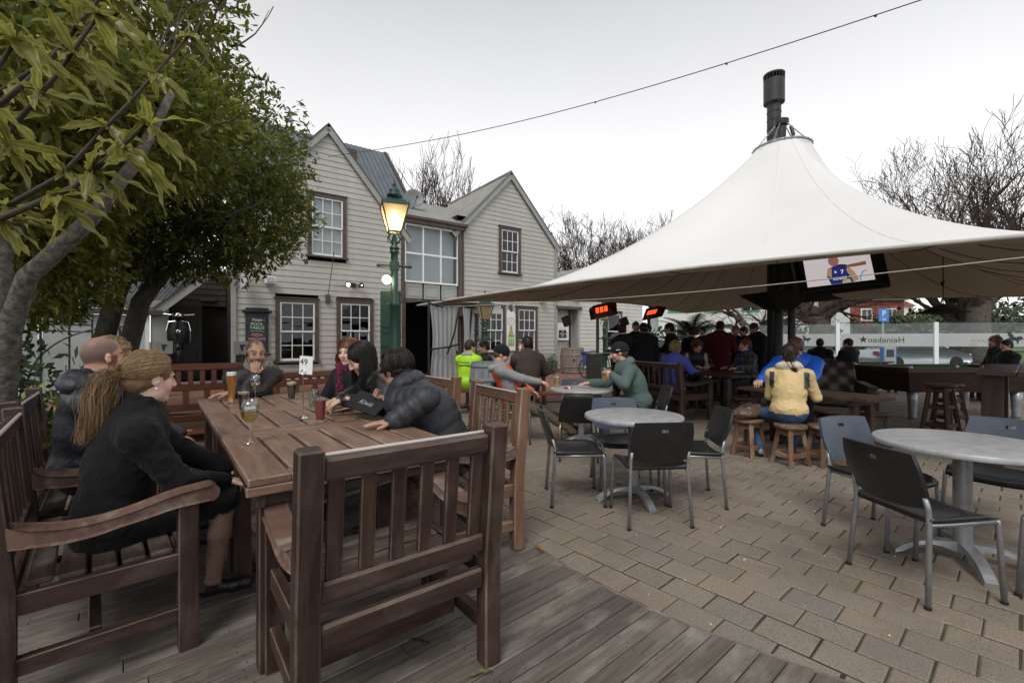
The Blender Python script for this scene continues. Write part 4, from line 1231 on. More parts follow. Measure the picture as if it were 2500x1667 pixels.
ftext("P",2435,1.42,.30,film);ftext("GASUS",2392,1.30,.17,bpy.data.materials['print_film_pale']);ftext("ARMS",2375,1.16,.09,bpy.data.materials['print_film_pale'])
def car_mesh(root,paint):
 L_,Wd=4.5,1.74
 prof=[(-2.25,.38),(-2.2,.62),(-2.12,.86),(-1.62,.93),(-1.50,.95),(-.95,1.36),(-.55,1.43),(.25,1.43),(.60,1.36),(1.12,.96),(1.6,.90),(2.05,.78),(2.22,.60),(2.25,.36),(1.9,.22),(-1.9,.22)]
 V,F=[],[]
 ny=7
 n=len(prof)
 for j in range(ny):
  v=j/(ny-1)*2-1
  for x,z in prof:
   k=max(0.0,(z-.93)/.5)
   hw=Wd/2*(1-.24*k)*(1-.05*(abs(x)/2.25)**3)
   e=1-.10*abs(v)**4
   V.append((x*(1-.03*abs(v)**3),v*hw,.22+(z-.22)*(e if z>.6 else 1)))
 for j in range(ny-1):
  for i in range(n):
   i2=(i+1)%n
   F.append((j*n+i,j*n+i2,(j+1)*n+i2,(j+1)*n+i))
 F.append(tuple(range(n)));F.append(tuple(range((ny-1)*n,ny*n))[::-1])
 me=new_mesh('body',V,F,True)
 link('body',me,paint,root)
 wm=M['car_glass']
 for s in(-1,1):
  y0,y1=Wd/2*1.004,Wd/2*.80
  for xa,xb,ta,tb in((-1.30,-.32,-.90,-.32),(-.26,.98,-.26,.50)):
   zb,zt=.98,1.33
   ya,yt=s*(Wd/2*.985),s*(Wd/2*.845)
   MB().add([(xa,ya,zb),(xb,ya,zb),(tb,yt,zt),(ta,yt,zt)],[(0,1,2,3)if s<0 else(3,2,1,0)]).build('window',wm,root)
  for x in(-1.38,1.40):
   w=thing('wheel',(x,s*.80,.30));w.parent=root
   MB().lathe([(.18,-.09),(.29,-.09),(.31,-.05),(.31,.05),(.29,.09),(.18,.09)],22).build('tyre',M['black'],w,(0,0,0),(R(90),0,0),smooth=True,auto=40)
   MB().lathe([(0,.06),(.06,.07),(.18,.08),(.19,.05),(.19,-.05),(0,-.05)],14).build('rim',M['steel'],w,(0,0,0),(R(90*s),0,0),smooth=True,auto=40)
  MB().box((-2.19,s*.66,.76),(.08,.30,.16)).build('tail_light',mat('tail_red',(.35,.02,.02),.2)if 'tail_red'not in bpy.data.materials else bpy.data.materials['tail_red'],root,bevel=.02)
  MB().box((2.10,s*.62,.66),(.16,.34,.14)).build('headlight',M['chrome'],root,bevel=.03)
  MB().box((.85,s*.93,1.0),(.10,.14,.10)).build('mirror',paint,root,bevel=.03)
 MB().add([(-1.46,-.62,.99),(-1.46,.62,.99),(-.98,.55,1.35),(-.98,-.55,1.35)],[(0,3,2,1)]).build('rear_window',wm,root)
 MB().add([(1.08,-.62,.99),(1.08,.62,.99),(.62,.55,1.34),(.62,-.55,1.34)],[(0,1,2,3)]).build('windscreen',wm,root)
M['car_glass']=mat('car_glass',(.02,.025,.03),.05,spec=.8)
silver=mat('car_silver',(.50,.52,.56),.25,.3,coat=.6);wht=mat('car_white',(.75,.76,.78),.25,coat=.6)
c=thing('parked_car',(18.7,21.2,0),R(2),'silver sedan parked right behind the glass fence','car','cars parked along the street');car_mesh(c,silver)
c=thing('parked_car',(16.9,27.0,0),R(4),'white car parked across the street behind the two seated drinkers','car','cars parked along the street');car_mesh(c,wht)
c=thing('parked_car',(7.4,21.6,0),R(60),'white car parked beyond the palm behind the bar crowd','car','cars parked along the street');car_mesh(c,wht)
d=thing('parking_sign',(15.8,19.2,0),0,'small blue parking sign on a thin pole beyond the glass fence','sign')
bar('pole',(0,0,0),(0,0,2.55),.06,.06,M['steel'],d)
MB().box((0,-.05,2.40),(.42,.02,.55)).build('plate',mat('sign_blue',(.06,.22,.60),.5),d)
text_obj('lettering',"P",.34,M['white_print'],d,(0,-.062,2.46),(R(90),0,0))
text_obj('lettering',"60",.14,M['white_print'],d,(0,-.062,2.22),(R(90),0,0))
d=thing('pay_machine',(15.6,18.7,0),R(-15),'pale grey parking machine with blue edges beyond the glass fence','machine')
MB().box((0,0,.55),(.42,.35,1.1)).build('cabinet',noisy('machine_grey',(.42,.45,.46),(.5,.53,.54),2,.4),d,bevel=.03)
for s in(-1,1):MB().box((s*.215,-.02,.65),(.03,.3,.8)).build('blue_edge',bpy.data.materials['sign_blue'],d)
MB().box((0,-.18,.8),(.26,.02,.3)).build('panel',M['sill'],d)
def building(name,loc,rz,W_,D_,H_,wallm,roofm,label,rows,cols,ww,wh,wz0,dz,roof_h=2.5,trimm=None,hip=True):
 b=thing(name,loc,rz,label,'building')
 MB().box((0,0,H_/2),(W_,D_,H_)).build('wall',wallm,b)
 o=.4
 hw,hdp=W_/2+o,D_/2+o
 if roof_h>.3:
  V=[(-hw,-hdp,H_),(hw,-hdp,H_),(hw,hdp,H_),(-hw,hdp,H_),(-hw*.55,0,H_+roof_h),(hw*.55,0,H_+roof_h)]
  MB().add(V,[(0,1,5,4),(1,2,5),(2,3,4,5),(3,0,4),(3,2,1,0)]).build('roof',roofm,b)
 else:
  MB().box((0,0,H_+.15),(W_+.5,D_+.5,.3)).build('roof',roofm,b)
 for r_ in range(rows):
  for k in range(cols):
   x=-W_/2+W_*(k+.5)/cols
   z=wz0+r_*dz
   w=thing('window',(x,-D_/2,z));w.parent=b
   MB().box((0,-.02,wh/2),(ww+.3,.1,wh+.3)).build('frame',trimm or M['white_paint'],w)
   MB().box((0,-.05,wh/2),(ww,.1,wh)).build('pane',M['car_glass'],w)
   MB().box((0,-.08,wh/2),(.08,.1,wh)).build('glazing_bar',M['white_paint'],w)
 return b
M['red_brick']=noisy('red_brick',(.20,.055,.04),(.28,.085,.06),2,.9,.1)
M['render_white']=noisy('white_render',(.66,.67,.66),(.74,.75,.74),.6,.8,.05)
green_tr=mat('green_trim',(.10,.32,.24),.6)
building('brick_house',(46.5,63,0),R(-6),9,9,6.6,M['red_brick'],M['roof_dark'],'red brick house with white windows far behind the bare trees',2,3,1.1,1.3,1.2,2.9,3.4)
building('white_apartment_block',(24.0,48,0),R(-12),17,9,9.5,M['render_white'],M['roof_grey'],'white apartment block with green-trimmed windows behind the bar crowd',3,5,1.3,1.3,1.4,2.9,.2,green_tr)
building('red_roofed_house',(64,85,0),R(-10),15,9,7.5,M['render_white'],M['red_brick'],'pale distant house with a red roof glimpsed between tree trunks',2,5,1.2,1.3,1.5,3.0,3.5)
building('low_white_house',(60,66,0),R(0),10,6,3.0,M['render_white'],M['roof_grey'],'low white house low down between the tree trunks at right',1,4,1.2,1.2,1.0,3,1.6)
# ---- bare winter trees
M['bark']=noisy('winter_bark',(.045,.034,.027),(.10,.080,.064),6,.9,.4,bdist=.03)
M['twig']=noisy('winter_twigs',(.045,.029,.022),(.08,.055,.042),4,.9,0)
def bare_tree(name,loc,height,trunk_r,label,seed,spread=.9,up=.25,depth=6,trunk_h=.28,first=4,lean=(0,0),group=None,kids=(2,3),twig_r=.012):
 rr=random.Random(seed)
 t=thing(name,loc,0,label,'tree',group)
 mt,mbr=MB(),MB()
 th=height*trunk_h
 p=Vector((0,0,-.1));tip=Vector((lean[0],lean[1],th))
 mt.tube([p,p.lerp(tip,.15)+Vector((0,0,.0)),p.lerp(tip,.5)+Vector((rr.uniform(-.1,.1),rr.uniform(-.1,.1),0)),tip],[trunk_r*1.35,trunk_r*1.02,trunk_r*.9,trunk_r*.85],12)
 def grow(a,d,L_,r_,lev):
  n=4 if lev>2 else 3
  pts,rad=[a],[r_]
  dd=d.copy()
  for k in range(1,n+1):
   dd=(dd+Vector((rr.gauss(0,.17),rr.gauss(0,.17),rr.gauss(up*.35,.13)))).normalized()
   pts.append(pts[-1]+dd*(L_/n));rad.append(max(twig_r*.6,r_*(1-.45*k/n)))
  sides=7 if lev>=depth-1 else(5 if lev>3 else(4 if lev>1 else 3))
  mbr.tube(pts,rad,sides,cap=False)
  if lev<=0:return
  nk=rr.randint(*kids)+(1 if lev>=depth-1 else 0)
  for q in range(nk):
   i=n if q==0 else rr.randint(1,n)
   ax=Vector((rr.gauss(0,1),rr.gauss(0,1),rr.gauss(0,.6))).normalized()
   sp=spread*rr.uniform(.45,1.15)*(.55 if q==0 else 1)
   nd_=(dd+ax*sp+Vector((0,0,up*.5))).normalized()
   grow(pts[i],nd_,L_*rr.uniform(.62,.86),rad[i]*rr.uniform(.58,.78),lev-1)
 L0=(height-th)*.34
 for k in range(first):
  a=2*math.pi*(k+rr.uniform(-.25,.25))/first
  d=Vector((math.cos(a)*spread,math.sin(a)*spread,.75+up)).normalized()
  grow(tip-Vector((0,0,rr.uniform(0,th*.2))),d,L0*rr.uniform(.85,1.15),trunk_r*rr.uniform(.5,.72),depth)
 mt.build('trunk',M['bark'],t,smooth=True)
 mbr.build('branches',M['twig'],t,smooth=True)
 return t
BT='bare trees beyond the street'
big=bare_tree('bare_tree',(28.5,27.5,0),15.5,.62,'huge bare tree at the far right, highest crown above the canopy',5,.95,.22,6,.24,5,group=BT,twig_r=.021)
t2=bare_tree('bare_tree',(21.2,31.0,0),11.5,.72,'thick-trunked bare tree with low spreading boughs behind the left fence panel',12,1.05,.12,6,.26,6,group=BT)
t3=dup(big,(31.5,31.5,0),R(140),'bare tree between the hanging lamp and the rightmost big tree',BT,(.8,.8,.74))
row=bare_tree('bare_tree',(5.6,46,0),14.0,.45,'bare round-crowned tree just right of the house gable',23,.9,.28,6,.30,5,group=BT,twig_r=.026)
dup(row,(11.0,48,0),R(80),'second bare tree in the row right of the house',BT,(1.0,1.0,1.0))
dup(row,(16.2,49,0),R(200),'third bare tree in the row, half hidden by the canopy slope',BT,(1.05,1.05,1.02))
dup(row,(2.3,52,0),R(290),'bare tree partly hidden by the right gable',BT,(.85,.85,.9))
bare_tree('bare_tree',(-4.4,31,0),13.2,.30,'upright bare tree rising behind the roof valley and satellite dish',31,.66,.42,5,.35,7,group=BT,twig_r=.022)
lt=bare_tree('bare_tree',(10.6,20.2,0),5.2,.30,'crooked low-branching tree behind the red-jumpered man',41,1.3,-.05,4,.34,4,group=BT)
M['evergreen']=noisy('evergreen_leaf',(.022,.036,.014),(.07,.09,.035),3,.8,.2)
def leaf_blob(name,loc,r_,n,size,m,parent=None,seed=1,kind=None):
 q=np.random.default_rng(seed)
 d=q.normal(size=(n,3));d/=np.linalg.norm(d,axis=1)[:,None]
 d[:,2]=np.abs(d[:,2])*1.0-.15
 rad=q.uniform(.55,1.05,n)[:,None]*(1+.18*np.sin(d[:,:1]*7+d[:,1:2]*5))
 c=d*rad*np.array(r_)
 a=q.normal(size=(n,3));a/=np.linalg.norm(a,axis=1)[:,None]
 b=np.cross(a,d);b/=np.linalg.norm(b,axis=1)[:,None]+1e-9
 s=q.uniform(.6,1.3,n)[:,None]*size
 V=np.stack([c-a*s,c+b*s*.45,c+a*s,c-b*s*.45],1).reshape(-1,3)
 V[:,2]=np.maximum(V[:,2],0.01)
 F=np.arange(n*4).reshape(n,4)
 me=big_mesh(name,V,F);me.materials.append(m)
 return link(name,me,None,parent,loc,kind=kind)
def shrub(loc,r_,n,size,m,label,name='shrub',cat='shrub',seed=1,group=None):
 t=thing(name,loc,0,label,cat,group)
 leaf_blob('foliage',(0,0,r_[2]*.12),r_,n,size,m,t,seed)
 mb=MB()
 for k in range(4):mb.tube([(0,0,0),(r_[0]*.25*math.cos(k*1.6),r_[1]*.25*math.sin(k*1.6),r_[2]*.6)],[.05*r_[2],.02*r_[2]],5)
 mb.build('stem',M['bark'],t)
 return t
for k,(x,y,rx,rz_,lab)in enumerate([(44,50,5,4.6,'rounded dark evergreen left of the blue parking sign'),(52.5,54,5,5.6,'rounded dark evergreen right of the blue parking sign'),(62,58,6,6.5,'tall dark evergreen behind the white fence post'),(38,52,3.5,3.4,'low evergreen at the foot of the brick house'),(70,52,8,7,'broad evergreen mass at the far right')]):
 shrub((x,y,0),(rx,rx*.8,rz_),2600,.45,M['evergreen'],lab,'evergreen_tree','tree',50+k,'evergreens across the street')
for k,x in enumerate((-2,4)):
 shrub((x*2+13,33,0),(4.5,1.8,2.3),1800,.22,M['evergreen'],('pale twiggy hedge mass beside the palm','dark hedge behind the crowd at the bar')[k],'hedge','hedge',70+k)
M['shrub_leaf']=noisy('shrub_leaf',(.03,.055,.02),(.08,.12,.04),5,.6,.1)
M['dry_grass']=noisy('dry_grass',(.30,.24,.12),(.45,.36,.18),9,.9,0)
for k,(x,y,r_,m_,lab)in enumerate([(12.2,14.0,.42,'shrub_leaf','round dark shrub by the pool table'),(14.6,14.6,.40,'dry_grass','tuft of dry grass by the right fence post'),(10.9,15.0,.35,'shrub_leaf','green tuft behind the picnic stools'),(9.6,15.6,.3,'dry_grass','small dry tuft under the seated drinkers'),(16.4,13.6,.6,'shrub_leaf','leafy shrub at the far right behind the red-haired woman')]):
 shrub((x,y,0),(r_,r_*.8,r_*1.15),260,.07,M[m_],lab,'garden_shrub','shrub',90+k,'shrubs in the fence bed')
pm=thing('palm',(5.55,13.9,0),0,'spiky palm with arching fronds behind the bar crowd','palm')
MB().tube([(0,0,0),(.05,0,.7),(0,0,1.35)],[.20,.17,.15],10).build('trunk',M['bark'],pm,smooth=True)
M['palm']=noisy('palm_leaf',(.022,.035,.012),(.075,.09,.03),5,.6,.1)
rr=random.Random(5)
for k in range(26):
 a=k*2.4;el=rr.uniform(-.1,1.25);L_=rr.uniform(1.0,1.5)
 mb=MB();pts=[]
 for s in np.linspace(0,1,9):
  h=L_*s
  pts.append(Vector((math.cos(a)*h*math.cos(el*(1-.3*s)),math.sin(a)*h*math.cos(el*(1-.3*s)),1.35+h*math.sin(el)-.42*s*s*L_)))
 mb.tube(pts,[.014*(1-.8*s)+.002 for s in np.linspace(0,1,9)],4)
 side=Vector((-math.sin(a),math.cos(a),0))
 for s in np.linspace(.15,.99,28):
  i=min(7,int(s*8));p=pts[i].lerp(pts[i+1],s*8-i);d=(pts[i+1]-pts[i]).normalized()
  for sg in(-1,1):
   ll=.34*math.sin(math.pi*(.15+.8*s))+.05
   tipp=p+(side*sg*.8+d*.75+Vector((0,0,-.12))).normalized()*ll
   w_=d*.02
   mb.add([p-w_,p+w_,tipp],[(0,1,2)])
 mb.build('frond',M['palm'],pm)
 # ===== heavy slatted armchairs and benches
def garden_bench(name,loc,back_dir,w,label,group=None,depth=.49,top=.955,mats=('bench','bench_seat','bench_arm'),slats=6,seat_z=.42,arm_z=.655,post=.075,strip=True,n_seat=5,arms=(True,True),rake=.05,holes=False,cat='bench'):
 """loc: foot of one rear post; back_dir: direction along the back to the other rear post; the seat faces left of back_dir turned -90 (set by sign of w)
    local: x along the back 0..w, y towards the seat front"""
 bdv=Vector((back_dir[0],back_dir[1],0)).normalized()
 rz=math.atan2(bdv.y,bdv.x)
 b=thing(name,(loc[0],loc[1],.006),rz,label,cat,group)
 mw,ms,ma=(M[k]for k in mats)
 sgn=1 if depth>0 else-1
 D=abs(depth)
 Y=lambda y:sgn*y
 lean=lambda z:-rake*max(0,z-seat_z)/(top-seat_z)
 for x in(0,w):
  bent_bar('rear_post',[(x,0,0),(x,0,seat_z),(x,Y(lean(top)*.5),(seat_z+top)/2),(x,Y(lean(top)),top)],post,post*.95,mw,b)
 for x,on in((0,arms[0]),(w,arms[1])):
  bar('front_leg',(x,Y(D),0),(x,Y(D),(arm_z-.03)if on else seat_z),post*.92,post*.92,mw,b,up=(0,1,0))
  bar('side_rail',(x,Y(.03),seat_z-.055),(x,Y(D-.03),seat_z-.055),.035,.075,mw,b)
  bar('lower_rail',(x,Y(.03),.15),(x,Y(D-.03),.15),.04,.06,mw,b)
 xi0,xi1=post/2,w-post/2
 zt=top-.035
 bar('top_rail',(xi0,Y(lean(zt-.035)),zt-.035),(xi1,Y(lean(zt-.035)),zt-.035),.042,.072,mw,b,c=.010)
 bar('back_rail',(xi0,Y(lean(.495)),.495),(xi1,Y(lean(.495)),.495),.042,.07,mw,b,c=.010)
 bar('seat_rail',(xi0,0,.355),(xi1,0,.355),.042,.078,mw,b,c=.010)
 bar('front_rail',(xi0,Y(D-.02),seat_z-.055),(xi1,Y(D-.02),seat_z-.055),.035,.07,mw,b)
 bar('stretcher',(xi0,Y(D*.45),.15),(xi1,Y(D*.45),.15),.04,.07,mw,b)
 if strip:
  bar('pale_strip',(xi0,Y(lean(zt)+.024),zt+.004),(xi1,Y(lean(zt)+.024),zt+.004),.014,.012,M['strip'],b)  # thin pale raised line along the top rail
 if not holes:
  for k in range(slats):
   x=xi0+(xi1-xi0)*(k+.5+.16*(k-(slats-1)/2)/slats)/slats
   bar('back_slat',(x,Y(lean(.53)+.004),.530),(x,Y(lean(zt-.071)+.004),zt-.071),.05,.022,mw,b,up=(0,1,0))
 else:
  bar('mid_rail',(xi0,Y(lean(.80)),.80),(xi1,Y(lean(.80)),.80),.035,.065,mw,b)
  bar('low_rail',(xi0,Y(lean(.62)),.605),(xi1,Y(lean(.62)),.605),.035,.07,mw,b)
  for z0,z1,n,bw in((.64,.7675,int(w/.19),.055),(.8325,zt-.071,int(w/.10),.045)):
   for k in range(1,n):
    x=xi0+(xi1-xi0)*k/n
    bar('lattice_block',(x,Y(lean(z0)),z0),(x,Y(lean(z1)),z1),bw,.03,mw,b,up=(0,1,0))
 sw=(D+.01)/n_seat
 for k in range(n_seat):
  y=.055+sw*(k+.35)
  x0_,x1_=(-.02,w+.02)if y<D-.10 and y>.06 else(xi0,xi1)
  zz=seat_z-.012-.012*math.sin(math.pi*k/(n_seat-1))
  bar('seat_slat',(x0_+(.06 if x0_<0 else 0),Y(y),zz),(x1_-(.06 if x0_<0 else 0),Y(y),zz),sw-.014,.024,ms,b,c=.006)
 for x,on in((0,arms[0]),(w,arms[1])):
  if not on:continue
  prof=[]
  n=12
  for k in range(n+1):
   s=k/n
   y=.02+(D+.05)*s
   z=arm_z-.02-.045*math.sin(math.pi*min(1,s*1.25))*(1-s*.5)+.028*s*s
   prof.append((y,z))
  pts_t=prof
  pts_b=[(y,z-.062+.02*(1-abs(2*i/n-1)))for i,(y,z)in enumerate(prof)]
  cap=[(prof[-1][0]+.032*math.sin(a),(prof[-1][1]+pts_b[-1][1])/2+.031*math.cos(a))for a in(.5,1.1,1.6,2.1,2.7)]
  poly=pts_t+cap+pts_b[::-1]
  hw=.036
  V=[(-hw,Y(p[0]),p[1])for p in poly]+[(hw,Y(p[0]),p[1])for p in poly]
  m_=len(poly)
  F=[(i,(i+1)%m_,m_+(i+1)%m_,m_+i)for i in range(m_)]
  for i in range(len(pts_t)-1):
   j=m_-1-i
   F.append((i,i+1,j-1,j));F.append((m_+i,m_+j,m_+j-1,m_+i+1))
  k0=len(pts_t)-1
  F.append(tuple([k0]+list(range(k0+1,k0+1+len(cap)))+[k0+1+len(cap)]))
  F.append(tuple([m_+k for k in([k0]+list(range(k0+1,k0+1+len(cap)))+[k0+1+len(cap)])][::-1]))
  me=bpy.data.meshes.new('arm');me.from_pydata(V,[],F);me.update();me.materials.append(ma)
  o=link('arm',me,None,b,(x,0,0))
  bv=o.modifiers.new('bevel','BEVEL');bv.width=.008;bv.segments=2;bv.limit_method='ANGLE';bv.angle_limit=R(50)
 for x in(0,w):
  MB().lathe([(.008,0),(.008,.002)],8).build('dowel',M['dowel'],b,(x,Y(-post*.47),.62),(R(90)*sgn,0,0))
 return b
M['strip']=mat('pale_strip_mat',(.62,.57,.54),.3,.3)
M['dowel']=mat('dowel',(.22,.10,.07),.5)
U,Vd=Vector((.789,.615,0)),Vector((-.615,.789,0))
garden_bench('garden_armchair',(-.632,1.377),U,.683,'nearest brown slatted garden armchair with its back to the camera',mats=('bench','bench_seat','bench_arm'),cat='armchair')
garden_bench('garden_armchair',(-1.74,1.535),(-.68,.733),.86,'dark slatted garden bench at the left edge, seat of the ponytailed woman',depth=-.52,mats=('bench','bench_seat','bench_arm'),n_seat=6,slats=7,top=.965,cat='bench')
garden_bench('garden_armchair',(-2.40,2.215),(-.66,.75),.86,'dark slatted garden bench under the bald man',depth=-.52,top=.985,slats=7,cat='bench')
garden_bench('garden_armchair',(.03,2.78),(-.485,.875),.683,'weathered pale slatted garden armchair standing right of the table, nearest the paving',depth=.50,top=.985,mats=('bench_pale','bench_seat','bench_arm'),cat='armchair')
garden_bench('garden_armchair',(-.50,3.70),(-.56,.828),.90,'weathered slatted garden bench behind the puffer-jacketed man',depth=.50,top=.985,mats=('bench_pale','bench_seat','bench_arm'),cat='bench')
garden_bench('lattice_bench',(-3.62,4.32),U,.98,'red-brown lattice-backed bench with high back at the far left end of the table',depth=-.50,top=1.08,mats=('far_bench','far_bench','far_bench'),holes=True,strip=False,seat_z=.43)
garden_bench('lattice_bench',(-2.83,4.92),U,1.10,'red-brown lattice-backed bench with lower back behind the number stand',depth=-.50,top=.955,mats=('far_bench','far_bench','far_bench'),holes=True,strip=False,seat_z=.43)
garden_bench('garden_bench',(2.72,7.2),(-.31,.95),2.05,'long dark slatted bench under the woman in the purple jacket',depth=-.55,top=.94,mats=('bench','bench','bench'),slats=13,cat='bench')
# ===== the big slatted table
TZ=.78
Fc=Vector((-.956,1.622,0))
table=thing('slatted_table',Fc,math.atan2(U.y,U.x),'long brown slatted wooden table with drinks in the foreground','table')
TWD,TLN=.93,2.90
bw=TWD/6
secs=[0,.96,1.93,2.90]
for si,(a,b)in enumerate(zip(secs,secs[1:])):
 a_,b_=a+.003,b-.003
 for k in range(6):
  x=bw*(k+.5)
  edge=k in(0,5)
  y0,y1=(a_,b_)if edge else(a_+.105,b_-.105)
  zj=TZ-.016+rnd.uniform(-.0012,.0012)
  bar('table_slat',(x,y0,zj),(x,y1,zj),bw-.021 if not edge else bw-.010,.032,M['table'],table,c=.005)
 for y in(a_+.05,b_-.05):
  bar('cross_rail',(bw-.003,y,TZ-.017),(TWD-bw+.003,y,TZ-.017),.098,.032,M['table'],table,c=.004)
 for x in(.05,TWD-.05):bar('apron',(x,a+.02,TZ-.075),(x,b-.02,TZ-.075),.03,.08,M['bench'],table)
 for y in(a+.05,b-.05):bar('apron',(.05,y,TZ-.0751),(TWD-.05,y,TZ-.0751),.03,.08,M['bench'],table)
 for x in(.09,TWD-.09):
  for y in(a+.12,b-.12):bar('leg',(x,y,.006),(x,y,TZ-.034),.075,.075,M['bench'],table,up=(0,1,0))
bar('underframe',(.0,.016,TZ-.050),(TWD,.016,TZ-.050),.03,.034,M['table'],table)
bar('metal_rod',(.1,.35,.50),(TWD-.1,.42,.55),.012,.012,M['steel'],table)
# ===== café tables
M['table_top']=noisy('laminate_top',(.30,.305,.32),(.44,.445,.455),14,.28,.02,lo=.3,hi=.7)
def cafe_table(loc,z,label,r_=.395,rz=.4):
 t=thing('cafe_table',(loc[0],loc[1],PAVE_Z),rz,label,'table','round grey cafe tables')
 MB().lathe([(r_-.03,z-.035),(r_-.004,z-.032),(r_,z-.026),(r_,z-.008),(r_-.004,z-.002),(r_-.012,z)],48).build('top',M['table_top'],t,smooth=True,auto=40)
 MB().lathe([(.16,z-.045),(.16,z-.036)],20).lathe([(.043,.10),(.043,z-.04)],18).build('column',M['steel'],t,smooth=True,auto=40)
 for k in range(4):
  a=k*math.pi/2
  V,F=[],[]
  n=9
  for i in range(n):
   s=i/(n-1)
   rr_=.03+.29*s
   zt_=.115-.01*s-.085*s**3
   zb_=max(.0,.075*(1-s)**.8+(.055*math.sin(math.pi*s))-.02)if s<.92 else 0.0
   hw=.036*(1-.12*s)
   for yy,zz in((-hw,zb_),(hw,zb_),(hw*.85,zt_),(-hw*.85,zt_)):V.append((rr_,yy,zz))
  for i in range(n-1):
   for j in range(4):
    j2=(j+1)%4
    F.append((i*4+j,i*4+j2,(i+1)*4+j2,(i+1)*4+j))
  F.append((0,3,2,1));e=(n-1)*4;F.append((e,e+1,e+2,e+3))
  me=new_mesh('foot',V,F,False);link('foot',me,M['steel'],t,(0,0,0),(0,0,a))
 return t
cafe_table((.995,3.70),.69,'round grey cafe table surrounded by four empty chairs',rz=R(12))
cafe_table((.873,5.68),.70,'round grey cafe table between the hi-vis man and the green-hoodied man',rz=R(30))
cafe_table((2.65,2.65),.70,'round grey cafe table cut by the right edge of the picture',.42,R(-25))
# ===== plastic stacking chairs
M['chair_sky_tint']=noisy('chair_sky_reflection',(.045,.060,.090),(.065,.082,.115),9,.36,.04)  # black backrests facing the camera: the sky's reflection is put into their colour
def stack_chair():
 c=thing('stacking_chair',(0,0,PAVE_Z))
 for s in(-1,1):
  MB().tube([(s*.222,.205,0),(s*.20,.20,.38),(s*.20,.19,.405)],.0125,8).build('front_leg',M['steel'],c,smooth=True)
  MB().tube([(s*.225,-.215,0),(s*.205,-.185,.40),(s*.205,-.19,.47),(s*.20,-.205,.53)],.0125,8).build('rear_leg',M['steel'],c,smooth=True)
  MB().tube([(s*.20,.19,.395),(s*.205,-.185,.395)],.0115,8).build('seat_rail',M['steel'],c,smooth=True)
  for yy,xx in((.205,.222),(-.215,.225)):MB().lathe([(.015,0),(.015,.014)],8).build('foot_cap',M['black'],c,(s*xx,yy,0))
 nu,nv=13,13
 V=[]
 def seat(u,v):
  w=.215-.012*v
  x=u*w*(1-.04*(abs(v)**4));y=.01+v*.205+(.02 if v<0 else 0)*(1-u*u)*-v*1.2
  z=.425-.018*(1-u*u)*(1-v*v*.7)-.022*max(0,v-.55)**2*6+.008*u**4
  return x,y,z
 for j in range(nv):
  for i in range(nu):V.append(seat(i/(nu-1)*2-1,j/(nv-1)*2-1))
 n0=len(V)
 V+=[(x*.985,y*.985,z-.026)for x,y,z in V[:n0]]
 F=[]
 for j in range(nv-1):
  for i in range(nu-1):
   a=j*nu+i
   F.append((a,a+1,a+nu+1,a+nu));F.append((n0+a,n0+a+nu,n0+a+nu+1,n0+a+1))
 ring=[i for i in range(nu)]+[j*nu+nu-1 for j in range(1,nv)]+[(nv-1)*nu+i for i in range(nu-2,-1,-1)]+[j*nu for j in range(nv-2,0,-1)]
 for a,b in zip(ring,ring[1:]+ring[:1]):F.append((a,n0+a,n0+b,b))
 me=new_mesh('seat',V,F,True);link('seat',me,M['black_plastic'],c)
 nu,nv=17,13
 def back(u,v,off):
  hw=.205+.012*math.sin(math.pi*v)-(.018*max(0,v-.75)*4*.3)
  x=u*hw;z=.475+v*.265-.012*(1-u*u)*(1-v)*2+.006*(1-u*u)*v
  y=-.205-.085*v**1.3+.028*u*u*1.2-.03*(1-v)*0+(-.012*math.sin(math.pi*v))
  return x,y+off,z
 V,F=[],[]
 for off in(0,-.022):
  for j in range(nv):
   for i in range(nu):V.append(back(i/(nu-1)*2-1,j/(nv-1),off))
 n0=nu*nv
 hole={(9,8),(9,7)}
 for j in range(nv-1):
  for i in range(nu-1):
   if(j,i)in hole:continue
   a=j*nu+i
   F.append((a,a+nu,a+nu+1,a+1));F.append((n0+a,n0+a+1,n0+a+nu+1,n0+a+nu))
 ring=[i for i in range(nu)]+[j*nu+nu-1 for j in range(1,nv)]+[(nv-1)*nu+i for i in range(nu-2,-1,-1)]+[j*nu for j in range(nv-2,0,-1)]
 for a,b in zip(ring,ring[1:]+ring[:1]):F.append((a,b,n0+b,n0+a))
 hr=[9*nu+7,9*nu+8,9*nu+9,10*nu+9,10*nu+8,10*nu+7]
 for a,b in zip(hr,hr[1:]+hr[:1]):F.append((a,n0+a,n0+b,b))
 me=new_mesh('backrest',V,F,True);me.materials.append(M['black_plastic'])
 me.set_sharp_from_angle(angle=R(35))
 link('backrest',me,None,c)
 return c
GC='plastic stacking chairs at the cafe tables'
sc0=stack_chair()
def fdeg(dx,dy):return math.atan2(dy,dx)-math.pi/2
